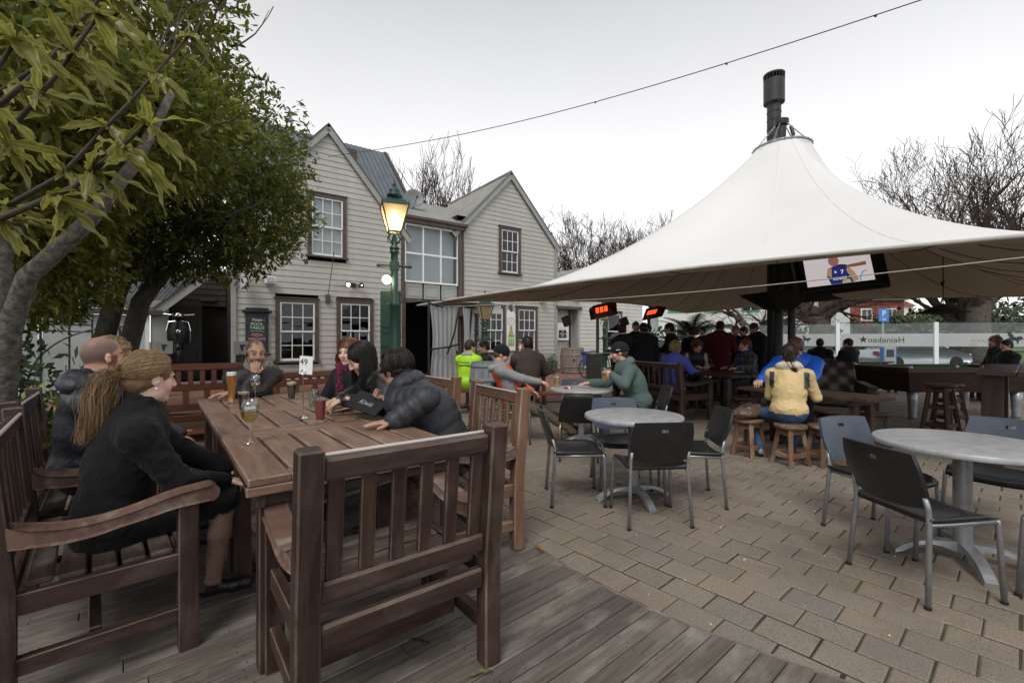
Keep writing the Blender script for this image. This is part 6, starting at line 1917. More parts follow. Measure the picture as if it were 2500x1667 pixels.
def surf_nets(D,lo,h,O):
 S=D<0
 c=np.zeros(tuple(x-1 for x in D.shape),dtype=np.int8)
 sl=(slice(None,-1),slice(1,None))
 for a in(0,1):
  for b in(0,1):
   for d in(0,1):c+=S[sl[a],sl[b],sl[d]]
 act=(c>0)&(c<8)
 idx=np.full(act.shape,-1,dtype=np.int64)
 ijk=np.argwhere(act)
 idx[act]=np.arange(len(ijk))
 pos=np.zeros((len(ijk),3));cnt=np.zeros(len(ijk))
 E=[]
 for a in range(3):
  o=[0,1,2];o.remove(a)
  for u in(0,1):
   for v in(0,1):
    p0=np.zeros(3,int);p0[o[0]]=u;p0[o[1]]=v
    p1=p0.copy();p1[a]=1
    E.append((p0,p1))
 for p0,p1 in E:
  q0=ijk+p0;q1=ijk+p1
  d0=D[q0[:,0],q0[:,1],q0[:,2]];d1=D[q1[:,0],q1[:,1],q1[:,2]]
  m=(d0<0)!=(d1<0)
  t=np.where(m,d0/np.where(m,d0-d1,1),0)
  pos+=m[:,None]*(p0+t[:,None]*(p1-p0));cnt+=m
 pos=pos/cnt[:,None]
 V=lo+(ijk+pos)*h
 q=ijk+np.rint(pos).astype(int)
 own=O[q[:,0],q[:,1],q[:,2]]
 Fs=[]
 for a in range(3):
  b,d=(a+1)%3,(a+2)%3
  s0=[slice(None)]*3;s1=[slice(None)]*3
  s0[a]=slice(None,-1);s1[a]=slice(1,None)
  A_,B_=S[tuple(s0)],S[tuple(s1)]
  ch=np.argwhere(A_!=B_)
  ok=(ch[:,b]>=1)&(ch[:,d]>=1)&(ch[:,b]<D.shape[b]-1)&(ch[:,d]<D.shape[d]-1)
  ch=ch[ok]
  ins=A_[ch[:,0],ch[:,1],ch[:,2]]
  def cell(db,dd):
   q_=ch.copy();q_[:,b]-=db;q_[:,d]-=dd
   return idx[q_[:,0],q_[:,1],q_[:,2]]
  quad=np.stack([cell(1,1),cell(0,1),cell(0,0),cell(1,0)],1)
  quad[~ins]=quad[~ins][:,::-1]
  Fs.append(quad)
 F=np.concatenate(Fs)
 F=F[(F>=0).all(1)]
 return V,F,own
M['skin']=attr_mat('skin',.5,.35,140,.08,.001,sss=.0,vary=.05)
M['cloth']=attr_mat('cloth',.88,.2,60,.6,.012,sheen=.05)
M['nylon']=attr_mat('nylon',.50,.4,34,.55,.012)
M['denim']=attr_mat('denim',.85,.2,160,.4,.003)
M['leather_cloth']=attr_mat('leather_cloth',.36,.5,40,.35,.005)
M['hair']=attr_mat('hair',.45,.3,220,.5,.003,vary=.3,stretch=(1,1,.12))
BMATS=['skin','cloth','nylon','denim','leather_cloth']
def unit(v):
 v=np.array(v,float);return v/(np.linalg.norm(v)+1e-12)
def rot_axis(v,ax,a):
 v,ax=np.array(v,float),unit(ax)
 return v*math.cos(a)+np.cross(ax,v)*math.sin(a)+ax*(ax@v)*(1-math.cos(a))
def ik(a,b,l1,l2,pole):
 a,b=np.array(a,float),np.array(b,float)
 d=b-a;L_=np.linalg.norm(d)
 if L_>(l1+l2)*.995:b=a+d*(l1+l2)*.995/L_;d=b-a;L_=np.linalg.norm(d)
 x=(l1*l1-l2*l2+L_*L_)/(2*L_)
 hgt=math.sqrt(max(l1*l1-x*x,1e-6))
 n=d/L_
 p=np.array(pole,float);p=p-n*(p@n);p=unit(p)
 return a+n*x+p*hgt,b
SK={'fair':(.58,.35,.26),'pink':(.60,.34,.26),'olive':(.46,.28,.19),'asian':(.60,.40,.28),'tan':(.42,.25,.17),'pale':(.68,.46,.37)}
def head_field(hc,Rm,s,skin,spec):
 """Rm columns: right, forward, up"""
 B=Body()
 T=lambda x,y,z:hc+Rm@(np.array((x,y,z))*s)
 sk=np.array(skin)
 jaw=spec.get('jaw',1.0)
 B.ell(T(0,-.012,.03),np.array((.075,.096,.092))*s,sk,0,.01,Rm)
 B.ell(T(0,.028,-.042),np.array((.057*jaw,.062,.076))*s,sk,0,.025*s,Rm)
 B.ell(T(0,.062,-.094),np.array((.026*jaw,.024,.020))*s,sk,0,.02*s,Rm)
 for q in(-1,1):
  B.ell(T(q*.045*jaw,.012,-.075),np.array((.02,.03,.024))*s,sk,0,.025*s,Rm)
  B.ell(T(q*.036,.062,-.030),np.array((.026,.022,.026))*s,sk,0,.02*s,Rm)
 B.cone(T(-.034,.080,.027),.011*s,T(.034,.080,.027),.011*s,sk,0,.016*s)
 for q in(-1,1):B.ell(T(q*.032,.099,.004),np.array((.019,.017,.0125))*s,sk,0,.010*s,Rm,sub=True)
 for q in(-1,1):B.ell(T(q*.031,.0765,.004),np.array((.0145,.0125,.0115))*s,sk,0,.003*s,Rm)
 B.cone(T(0,.088,.016),.0085*s,T(0,.108,-.026),.0125*s,sk,0,.010*s)
 for q in(-1,1):B.ell(T(q*.012,.098,-.030),np.array((.009,.010,.008))*s,sk,0,.006*s,Rm)
 B.cone(T(-.019,.083,-.060),.0075*s,T(.019,.083,-.060),.0075*s,sk,0,.006*s)
 B.cone(T(-.015,.083,-.071),.0078*s,T(.015,.083,-.071),.0078*s,sk,0,.005*s)
 B.ell(T(0,.093,-.0655),np.array((.024,.006,.0022))*s,sk,0,.003*s,Rm,sub=True)
 if spec.get('ears',True):
  for q in(-1,1):
   M3=Rm@np.array(Matrix.Rotation(q*-.35,3,'Z'))
   B.ell(T(q*.080,-.006,-.004),np.array((.008,.018,.028))*s,sk*np.array((1.05,.9,.88)),0,.006*s,M3)
   B.ell(T(q*.089,.000,.000),np.array((.006,.0095,.0155))*s,sk,0,.004*s,M3,sub=True)
 B.cone(T(0,-.022,-.045),.054*s,spec['neck'],.060*s,sk,0,.03*s)
 return B
def face_colours(V,hc,Rm,s,skin,spec):
 q=(V-hc)@Rm/s
 x,y,z=q[:,0],q[:,1],q[:,2]
 c=np.tile(np.array(skin),(len(V),1))
 ss=lambda a,b,v:np.clip((v-a)/(b-a),0,1)
 bl=np.exp(-((np.abs(x)-.04)**2/.0006+(z+.03)**2/.0008))*(y>.03)+np.exp(-(x**2/.0003+(z+.025)**2/.0004))*(y>.09)
 c=c*(1-.18*bl[:,None]*np.array((0,.8,.7)))
 front=y>.05
 lip=spec.get('lip',(.42,.17,.15))
 m=ss(.0115,.007,np.abs(z+.0655))*ss(.026,.019,np.abs(x))*(y>.075)
 c=c*(1-m[:,None])+np.array(lip)*m[:,None]
 m=ss(.0032,.0012,np.abs(z+.0655))*ss(.024,.019,np.abs(x))*(y>.075)
 c=c*(1-.75*m[:,None])
 bc=np.array(spec.get('brow',(.05,.03,.02)))
 arch=.030+.006*np.sin(np.clip((np.abs(x)-.012)/.04,0,1)*3.14)
 m=ss(.0062,.003,np.abs(z-arch))*ss(.010,.016,np.abs(x))*ss(.056,.048,np.abs(x))*front
 c=c*(1-.9*m[:,None])+bc*.9*m[:,None]
 ex,ez=np.abs(x)-.031,z-.004
 shut=spec.get('shut',.0)
 oh=.0048*(1-shut)+.001
 eye=((ex/.0135)**2+(ez/oh)**2<1)&front
 c[eye]=np.array((.32,.28,.26))
 gx=spec.get('gaze',0.0)
 iris=(((np.where(x>0,x-.031,x+.031)-gx)/.0062)**2+(ez/.0062)**2<1)&eye
 c[iris]=np.array(spec.get('iris',(.03,.02,.015)))
 lash=(np.abs(ex)<.0155)&(ez>oh*np.sqrt(np.clip(1-(ex/.0155)**2,0,1))-.0005)&(ez<oh*np.sqrt(np.clip(1-(ex/.0155)**2,0,1))+.0032)&front
 c[lash]=np.array(skin)*.22
 if spec.get('makeup'):
  m=np.exp(-((ex/.015)**2+((z-.012)/.007)**2))*front*.6
  c=c*(1-m[:,None])+np.array((.12,.07,.07))*m[:,None]
 if spec.get('beard'):
  bcol,amt=spec['beard']
  m=ss(-.035,-.055,z)*ss(-.012,.008,y)*(1-np.exp(-((x/.02)**2+((z+.0655)/.012)**2))*(y>.07))
  m=np.maximum(m,ss(-.004,-.02,z-.03)*(np.abs(x)>.058)*(y>.0)*(y<.045))
  mo=spec.get('moust',0)*ss(.008,.004,np.abs(z+.051))*ss(.034,.026,np.abs(x))*(y>.07)
  m=np.clip(np.maximum(m*amt,mo),0,1)
  c=c*(1-m[:,None])+np.array(bcol)*m[:,None]
 if spec.get('scalp'):
  scol,amt,line=spec['scalp']
  top=spec.get('bald_top',0.0)
  hl=ss(line,line+.02,z-(y-.02)*.75+np.abs(x)*.25*0)*(1-ss(.052,.075,y))+ss(-.045,-.02,z)*ss(.02,-.01,y)
  hl=np.clip(hl,0,1)
  bt=np.exp(-((x/.05)**2+((y+.03)/.06)**2))*(z>.07)*top
  if spec.get('recede'):bt=np.maximum(bt,np.exp(-((np.abs(x)-.03)**2/.0004+(y-.055)**2/.0012))*spec['recede'])
  m=np.clip(hl*(1-bt),0,1)*amt
  ear=(np.abs(x)>.076)
  m=np.where(ear,0,m)
  c=c*(1-m[:,None])+np.array(scol)*m[:,None]
 return c
def hand_field(B,w,d,across,normal,s,skin,curl=.5,spread=1.0,thumb=1):
 """w wrist, d hand direction, across = towards the thumb side, normal = palm side"""
 d,across,normal=unit(d),unit(across),unit(normal)
 sk=np.array(skin)
 M3=np.stack([across,d,normal],1)
 B.cone(w-d*.03*s,.027*s,w+d*.01*s,.026*s,sk,0,.02*s)
 B.ell(w+d*.045*s,np.array((.040,.050,.017))*s,sk,0,.012*s,M3)
 lens=(.068,.076,.070,.054)
 for k,L_ in enumerate(lens):
  off=(.030-.020*k)*spread
  base=w+d*(.084-.006*abs(k-1))*s+across*off*s
  a1,a2=curl*.8,curl*2.0
  dd=unit(d+across*(.10*(1.5-k))*spread)
  d1=dd*math.cos(a1)+normal*math.sin(a1);d2=dd*math.cos(a2)+normal*math.sin(a2)
  m_=base+d1*L_*.52*s;e=m_+d2*L_*.48*s
  B.cone(base-dd*.012*s,.0095*s,m_,.0088*s,sk,0,.004*s)
  B.cone(m_,.0088*s,e,.0072*s,sk,0,.003*s)
 tb=w+d*.022*s+across*.034*s
 t1=tb+unit(across*.75+d*.8+normal*.35)*.040*s
 t2=t1+unit(across*(.35-curl*.5)+d*.9+normal*(.2+curl*.6))*.032*s
 B.cone(tb,.0135*s,t1,.0108*s,sk,0,.010*s);B.cone(t1,.0105*s,t2,.0082*s,sk,0,.004*s)
def strands_mesh(name,paths,r0,r1,cols,parent,m,loc):
 """paths: (n,k,3); three-sided tapering tubes"""
 paths=np.asarray(paths,float);n,k,_=paths.shape
 t=np.gradient(paths,axis=1);t/=np.linalg.norm(t,axis=2)[...,None]+1e-9
 ref=np.zeros_like(t);ref[...,0]=.3;ref[...,1]=.5;ref[...,2]=.81
 a=np.cross(t,ref);a/=np.linalg.norm(a,axis=2)[...,None]+1e-9
 b=np.cross(t,a)
 rad=np.linspace(1,0,k)[None,:,None]**.6*(r0-r1)+r1
 V=np.stack([paths+(a*math.cos(q)+b*math.sin(q))*rad for q in(0,2.094,4.189)],2)
 V=V.reshape(-1,3)
 base=(np.arange(n)[:,None]*k+np.arange(k-1)[None])*3
 F=[]
 for j in range(3):
  j2=(j+1)%3
  F.append(np.stack([base+j,base+j2,base+3+j2,base+3+j],-1).reshape(-1,4))
 me=big_mesh(name,V-np.array(loc),np.concatenate(F),True)
 me.materials.append(m)
 set_col(me,np.repeat(np.asarray(cols),k*3,axis=0))
 return link(name,me,None,parent)
def sdf_child(name,B,h,parent,loc,m,col_fn=None,wrinkle=0.0,wf=30,seed=0.0,extra=None):
 V,F,own=B.mesh(h,wrinkle,wf,seed,extra)
 cols=np.array([mm[0]for mm in B.meta])[own]
 if col_fn is not None:cols=col_fn(V,cols)
 me=big_mesh(name,V-np.array(loc),F,True);me.materials.append(m)
 set_col(me,cols)
 return link(name,me,None,parent)
def hair_cap(hc,Rm,s,col,thick=.012,nape=-.055,front=.068,side=True,bulge=(1,1,1),fringe=0.0):
 T=lambda x,y,z:hc+Rm@(np.array((x,y,z))*s)
 B=Body()
 B.ell(T(0,-.016,.034),np.array(((.076+thick)*bulge[0],(.096+thick)*bulge[1],(.092+thick)*bulge[2]))*s,col,1,.01,Rm)
 B.ell(T(0,-.045,-.012),np.array((.070+thick*.8,.058+thick*.6,abs(nape)+.012))*s,col,1,.02*s,Rm)
 B.ell(T(0,.125+.0,-.032+fringe),np.array((.085,.088,.088))*s,col,1,.010*s,Rm,sub=True)
 for q in(-1,1):B.ell(T(q*.085,.02,-.03),np.array((.03,.026,.045))*s,col,1,.01*s,Rm,sub=True)
 return B
PEOPLE={}
def person(key,label,pos,yaw,seat=.43,stand=False,lean=.1,side=0.0,twist=0.0,head=(0,0,0),hl=None,hr=None,pole_l=None,pole_r=None,feet=None,knees=None,top=(.05,.05,.06),top_m=2,legs=(.03,.035,.05),legs_m=3,shoe=(.02,.02,.02),skin='fair',s=.97,bulk=.0,res=.014,hres=.0052,wr=.0038,face=None,puff=None,hoodie=None,collar=None,vest=None,skirt=None,sleeves=None,hand_curl=(.5,.5),hand_n=(None,None),hand_d=(None,None),hands=True,bodyfn=None,seed=0.0,coat=0.0,hipw=1.0,neckless=False,headres=None):
 f=np.array((math.cos(yaw),math.sin(yaw),0));r=np.array((math.sin(yaw),-math.cos(yaw),0));up=np.array((0,0,1.0))
 skc=SK[skin]if isinstance(skin,str)else skin
 P=np.array((pos[0],pos[1],(.93*s if stand else seat+.105*s)))
 tw=lambda v,a:rot_axis(v,up,a)
 t1=rot_axis(rot_axis(up,-np.cross(f,up)*-1,0),f,0)
 def lean_vec(a,sd):
  v=up*math.cos(a)+f*math.sin(a)
  return unit(v+r*math.sin(sd))
 tA,tB=lean_vec(lean*.75,side*.8),lean_vec(lean*1.2,side*1.1)
 C=P+tA*.25*s
 N=C+tB*.255*s
 f2=tw(f,twist);r2=tw(r,twist)
 f2=unit(f2-tB*(f2@tB));r2=np.cross(f2,tB)
 B=Body()
 tp=np.array(top);lg=np.array(legs);b=bulk
 pf=lambda lam=.075,amp=.014:((lam,amp)if puff else None)
 MP=np.stack([r,f,up],1)
 B.ell(P+up*.0,np.array((.165*hipw,.125,.125))*s,lg,legs_m,.05,MP)
 B.cone(P+tA*.03*s,(.150+b)*s,C,(.148+b)*s,tp,top_m,.06,(f,1.28),puff and(.085,.012))
 B.cone(C,(.155+b)*s,N-tB*.10*s,(.150+b)*s,tp,top_m,.06,(f2,1.22),puff and(.085,.012))
 shl,shr=N-tB*.075*s-r2*(.165+b*.6)*s,N-tB*.075*s+r2*(.165+b*.6)*s
 B.cone(shl,(.066+b*.5)*s,shr,(.066+b*.5)*s,tp,top_m,.06)
 B.cone(N-tB*.085*s,(.098+b*.4)*s,N-tB*.008*s,(.062+b*.15)*s,tp,top_m,.05)
 if stand or coat:
  hemd=(.10+coat)*s
  B.cone(P+up*.04*s,(.165+b)*s,P-(up if stand else-f*0+up*.4)*hemd,(.168+b)*s,tp,top_m,.04,(f,1.25))
 else:
  B.ell(P+up*.035*s,np.array(((.172+b)*hipw,.135+b,.105))*s,tp,top_m,.05,MP)
 for q,sg in((0,-1),(1,1)):
  hip=P+r*sg*.085*s-up*.01*s
  if stand:
   ank=P*np.array((1,1,0))+r*sg*.10*s+f*(.04 if sg>0 else-.04)+up*.085
   if feet:ank=np.array(feet[q],float)
   kn,ank=ik(hip,ank,.43*s,.42*s,f+r*sg*.1)
  else:
   if feet:ank=np.array(feet[q],float)
   else:ank=P*np.array((1,1,0))+f*.44*s+r*sg*.12*s+up*.09
   kn,ank=ik(hip,ank,.43*s,.42*s,f*.3+up+r*sg*.12 if not knees else np.array(knees[q],float)-hip)
  sh=np.array(shoe)
  bare=skirt is not None
  thc=np.array(skirt)if bare else lg
  B.cone(hip,.085*s*(1.1 if bare else 1),kn,.062*s*(1.15 if bare else 1),thc,legs_m,.035)
  B.cone(kn,(.056 if bare else.060)*s,kn+(ank-kn)*.4,(.052 if bare else.056)*s,np.array((.26,.16,.13))if bare else lg,0 if bare else legs_m,.02)
  B.cone(kn+(ank-kn)*.4,(.050 if bare else.056)*s,ank,(.034 if bare else.047)*s,np.array((.26,.16,.13))if bare else lg,0 if bare else legs_m,.02)
  ff=unit(f+r*sg*.15)
  B.cone(ank-up*.04-ff*.03*s,.038*s,ank-up*.052+ff*.15*s,.032*s,sh,4,.03)
 slc=np.array(sleeves)if sleeves is not None else tp
 HB=Body()
 for q,(S0,tgt,pole,sg)in enumerate(((shl,hl,pole_l,-1),(shr,hr,pole_r,1))):
  if tgt is None:
   if stand:tgt=S0-up*.50*s+f2*.12*s+r2*sg*.05*s
   else:tgt=P+f*.30*s+r*sg*.11*s+up*.07*s
  tgt=np.array(tgt,float)
  pole=np.array(pole,float)if pole is not None else(-f2*.5+r2*sg*.7-up*.8)
  el,wr_=ik(S0,tgt,.275*s,.245*s,pole)
  B.cone(S0,(.060+b*.7)*s,el,(.048+b*.7)*s,slc,top_m,.035,None,puff and(.07,.012))
  B.cone(el,(.047+b*.7)*s,el+(wr_-el)*.93,(.036+b*.55)*s,slc,top_m,.02,None,puff and(.07,.010))
  dirw=unit(wr_-el)if hand_d[q]is None else unit(hand_d[q])
  if hands:
   nrm=np.array(hand_n[q],float)if hand_n[q]is not None else(-up)
   nrm=unit(nrm-dirw*(nrm@dirw))
   acr=np.cross(nrm,dirw)*(1 if sg<0 else-1)*-1
   hand_field(HB,wr_,dirw,acr,nrm,s,skc,hand_curl[q])
  else:
   B.ell(wr_+dirw*.06*s,np.array((.038,.038,.065))*s,np.array(skc),0,.01,np.stack([np.cross(dirw,up)/(np.linalg.norm(np.cross(dirw,up))+1e-6),np.cross(dirw,np.cross(dirw,up))/(np.linalg.norm(np.cross(dirw,up))+1e-6),dirw],1))
  PEOPLE.setdefault(key,{})['wr'+'lr'[q]]=wr_
 hy,hpit,hroll=head
 hf=rot_axis(f2*1.0,up,hy);hf=unit(np.array((hf[0],hf[1],0)))
 hrt=np.cross(hf,up)
 hup=rot_axis(up,hf,hroll);hrt=np.cross(hf,hup)
 hf2=rot_axis(hf,hrt,-hpit);hup2=np.cross(hrt,hf2)
 Rm=np.stack([hrt,hf2,hup2],1)
 nk=N+unit(tB*.6+up*.6)*.055*s
 hc=nk+hup2*.105*s+hf2*.018*s
 fs=dict(face or{});fs['neck']=N-tB*.02*s
 HF=head_field(hc,Rm,s,skc,fs)
 if collar is not None:
  ccol,cr_,ch_=collar
  B.cone(N-tB*.02*s,(cr_+.018)*s,N+unit(tB+up)*ch_*s,cr_*s,np.array(ccol),1,.012)
  B.ell(N+unit(tB+up)*(ch_+.05)*s+f2*.02*s,np.array((cr_-.012,cr_-.010,.075))*s,np.array(ccol),1,.008,np.stack([r2,f2,tB],1),sub=True)
 PEOPLE[key].update(dict(hc=hc,Rm=Rm,N=N,P=P,C=C,f=f,r=r,f2=f2,r2=r2,tB=tB,s=s,shl=shl,shr=shr))
 V,F,own=B.mesh(res,wr,30,seed+len(key))
 cols=np.array([m[0]for m in B.meta])[own];mi=np.array([m[1]for m in B.meta])[own]
 if bodyfn is not None:cols,mi=bodyfn(V,cols.copy(),mi.copy(),PEOPLE[key])
 V2,F2,own2=HF.mesh(headres or hres)
 c2=face_colours(V2,hc,Rm,s,skc,fs)
 Vs,Fs,Cs,Ms=[V,V2],[F,F2+len(V)],[cols,c2],[mi,np.zeros(len(V2),int)]
 if hands:
  V3,F3,o3=HB.mesh(max(.0042,hres*.85))
  c3=np.tile(np.array(skc),(len(V3),1))
  Fs.append(F3+len(V)+len(V2));Vs.append(V3);Cs.append(c3);Ms.append(np.zeros(len(V3),int))
 V=np.concatenate(Vs);F=np.concatenate(Fs);cols=np.concatenate(Cs);mi=np.concatenate(Ms)
 loc=(P[0],P[1],0.0)
 me=big_mesh('person',V-np.array(loc),F,True)
 for nm in BMATS:me.materials.append(M[nm])
 me.polygons.foreach_set("material_index",mi[F[:,0]].astype(np.int32))
 set_col(me,cols)
 o=link('person',me,None,None,loc)
 tag(o,label,'person')
 PEOPLE[key]['o']=o;PEOPLE[key]['loc']=loc
 if hoodie is not None:
  hcol,mm_,sz=hoodie
  HD=Body()
  MH=np.stack([r2,f2,tB],1)
  HD.ell(N-f2*.075*s+tB*.005*s,np.array((.150,.085,.070))*s*sz,np.array(hcol),1,.03,MH)
  HD.cone(N-f2*.03*s-r2*.10*s+tB*.01*s,.040*s*sz,N+f2*.055*s-r2*.075*s-tB*.03*s,.026*s*sz,np.array(hcol),1,.03)
  HD.cone(N-f2*.03*s+r2*.10*s+tB*.01*s,.040*s*sz,N+f2*.055*s+r2*.075*s-tB*.03*s,.026*s*sz,np.array(hcol),1,.03)
  HD.ell(N-f2*.02*s+tB*.09*s,np.array((.085,.075,.075))*s,np.array(hcol),1,.02,MH,sub=True)
  sdf_child('hood',HD,res*.75,o,loc,M[mm_],wrinkle=.006,wf=22,seed=seed)
 return o
def add_hair(key,B,h=.006,wrinkle=.004,wf=45,stretch=None,name='hair',m='hair',col_fn=None,extra=None):
 p=PEOPLE[key]
 return sdf_child(name,B,h,p['o'],p['loc'],M[m],col_fn,wrinkle,wf,len(key),extra)
def short_hair(key,col,thick=.012,h=.006,wrinkle=.004,fringe=0.0,nape=-.055,bulge=(1,1,1)):
 p=PEOPLE[key]
 return add_hair(key,hair_cap(p['hc'],p['Rm'],p['s'],np.array(col),thick,nape,fringe=fringe,bulge=bulge),h,wrinkle)
def beanie(key,col,h=.006):
 p=PEOPLE[key];hc,Rm,s=p['hc'],p['Rm'],p['s']
 T=lambda x,y,z:hc+Rm@(np.array((x,y,z))*s)
 B=Body()
 B.ell(T(0,-.012,.045),np.array((.089,.110,.095))*s,np.array(col),1,.01,Rm)
 B.ell(T(0,-.012,.022),np.array((.094,.115,.035))*s,np.array(col)*.8,1,.008,Rm)
 B.ell(T(0,.03,-.09),np.array((.16,.18,.095))*s,np.array(col),1,.004,Rm,sub=True)
 return add_hair(key,B,h,.0015,60,name='beanie',m='cloth')
def long_strands(key,n,length,cols,phi0=-2.9,phi1=2.9,wave=.012,part=0.0,out=.006,seed=1,r0=.0022,nameh='hair_strands',back=.02,k=16,hang_in=.0):
 """strands from the parting over the skull, then hanging"""
 p=PEOPLE[key];hc,Rm,s=p['hc'],p['Rm'],p['s']
 q=np.random.default_rng(seed)
 paths=np.zeros((n,k,3));C_=[]
 rx,ry,rz_=.080+out,.100+out,.096+out
 for i in range(n):
  ph=q.uniform(phi0,phi1)
  x0=part+q.normal(0,.006);y0=q.uniform(-.05,.065)
  sx_,cy=math.sin(ph),-math.cos(ph)
  L_=length*q.uniform(.82,1.05)
  off=q.uniform(0,.016)
  arcn=7
  amp,frq,fz=wave*q.uniform(.4,1.3),q.uniform(18,30),q.uniform(0,6.28)
  for j in range(k):
   if j<arcn:
    th=(j/(arcn-1))*1.75
    e=np.array(((rx+off)*sx_*math.sin(th),-.016+(ry+off)*cy*math.sin(th),.034+(rz_+off)*math.cos(th)))
    st=np.array((x0,y0-.0,.034+rz_*math.sqrt(max(.2,1-((y0+.016)/ry)**2))))
    w=min(1,j/2.5)
    pt=st*(1-w)+e*w
    pw=hc+Rm@(pt*s)
   else:
    d=L_*(j-arcn+1)/(k-arcn)
    pw=last+np.array((0,0,-1.0))*d*s+Rm@np.array((sx_,cy,0))*(.012*min(1,d/.1)-hang_in*d)*s
    pw=pw+Rm@np.array((math.cos(fz),math.sin(fz),0))*amp*math.sin(frq*d+fz)*s
   if j==arcn-1:last=pw.copy()
   paths[i,j]=pw
  C_.append(np.array(cols[q.integers(len(cols))])*q.uniform(.7,1.25))
 return strands_mesh(nameh,paths,r0,.0006,C_,p['o'],M['hair'],p['loc'])
 # ===== who is who
dg=math.radians
DK=(.018,.018,.020)
# ---- at the big table
def p1_body(V,c,mi,p):
 return c,mi
person('p1','bald bearded man in dark hooded jacket seated at the left of the big table',(-2.50,2.64),dg(34),lean=.12,side=.10,head=(dg(30),dg(4),0),top=(.024,.026,.034),top_m=2,bulk=.028,skin='pink',s=.99,res=.011,face=dict(beard=((.16,.055,.025),.85),moust=.6,scalp=((.075,.058,.05),.82,.028),bald_top=.45,recede=.7),hoodie=((.026,.029,.038),'nylon',1.15),hl=(-2.15,3.0,.62),hr=(-2.0,2.68,.60),collar=((.018,.018,.022),.075,.06),hres=.0048)
person('p2','wavy blond-haired person half hidden behind the bald man',(-2.98,3.28),dg(40),lean=.1,head=(dg(-10),0,0),top=(.05,.08,.18),skin='fair',res=.016,hres=.006,hands=False)
short_hair('p2',(.22,.14,.07),.026,.006,.010,nape=-.09)
long_strands('p2',420,.02,[(.30,.20,.10),(.22,.14,.07),(.36,.26,.14)],phi0=-2.0,phi1=2.0,wave=.02,out=.022,seed=4,k=12)
person('p3','woman with long blond ponytail and black coat seated with her back to the camera',(-1.77,2.0),dg(38),seat=.39,lean=.20,side=.02,twist=dg(6),head=(dg(16),dg(6),0),top=(.0075,.0078,.009),top_m=1,bulk=.020,skin='pale',s=.95,res=.0105,hres=.0042,wr=.005,coat=.12,hipw=1.12,face=dict(brow=(.20,.13,.07),lip=(.50,.22,.20)),hl=(-1.46,2.36,.60),hr=(-1.40,2.20,.60),skirt=(.008,.008,.009),shoe=(.008,.008,.009),legs=(.008,.008,.009),legs_m=1,feet=((-1.36,2.48,.09),(-1.46,2.20,.12)),collar=((.012,.0105,.010),.078,.065),hand_curl=(.7,.7),seed=2)
person('p4','man in brown-black jacket resting his chin on his fist at the table end',(-2.53,4.37),dg(-52),seat=.45,lean=.42,head=(dg(4),dg(8),0),top=(.026,.021,.022),top_m=2,bulk=.016,skin='olive',s=1.0,res=.011,hres=.0042,face=dict(beard=((.06,.042,.034),.42),moust=.85,brow=(.02,.014,.010),scalp=((.045,.032,.026),.9,.030),recede=.85,bald_top=.3,gaze=.002,lip=(.36,.17,.14)),hr=(-2.325,4.065,.985),pole_r=(-.5,-.3,-1),hl=(-2.44,3.90,.83),pole_l=(.8,.3,-.7),hand_curl=(.3,1.0),hand_n=((0,0,-1),(-.66,.74,.1)),hand_d=((-.8,-.5,0),(.12,.05,.95)),collar=((.22,.215,.195),.086,.075),seed=3)
def fleece(V,c,mi,p):return c,mi
person('p5','red-haired woman with patterned scarf and dark fur-hooded coat',(-1.44,4.20),dg(-122),seat=.44,lean=.16,head=(dg(20),dg(4),0),top=(.014,.014,.017),top_m=1,bulk=.03,skin='pale',s=.97,res=.012,hres=.0042,face=dict(brow=(.10,.05,.03),lip=(.50,.20,.19),makeup=True,shut=.25),hl=(-1.60,3.82,.62),hr=(-1.80,3.98,.62),hoodie=((.13,.115,.095),'cloth',1.0),seed=4)
person('p6','smiling black-haired woman in black satin jacket handling banknotes',(-.98,3.60),dg(-148),seat=.44,lean=.30,head=(dg(-4),dg(30),0),top=(.010,.010,.011),top_m=4,bulk=.022,skin='asian',s=.97,res=.011,hres=.0042,face=dict(brow=(.02,.015,.012),lip=(.55,.22,.19),shut=.65),hl=(-1.13,3.02,.885),hr=(-1.24,3.18,.865),pole_l=(.3,-.9,-.4),pole_r=(.2,.6,-.8),hand_curl=(.9,.9),hand_n=((-.2,.1,-1),(0,-.3,-1)),hand_d=((-.9,.15,-.25),(-.6,-.6,-.2)),seed=5)
person('p7','man in black puffer jacket leaning over the table with a folder',(-.42,2.98),dg(168),seat=.46,lean=.72,head=(dg(-8),dg(12),0),top=(.026,.030,.036),top_m=2,bulk=.040,skin='tan',s=.99,res=.0095,hres=.0045,wr=.0012,puff=True,face=dict(brow=(.02,.015,.012)),hl=(-.69,2.60,.815),pole_l=(.7,-.6,.15),hr=(-.80,2.98,.90),pole_r=(.5,.5,-.8),hand_curl=(.12,.9),hand_n=((0,0,-1),(-.2,-.3,.9)),hand_d=((-.95,-.25,-.02),(-.9,-.35,.1)),hoodie=((.030,.034,.042),'nylon',1.2),collar=((.03,.034,.04),.080,.07),seed=6)
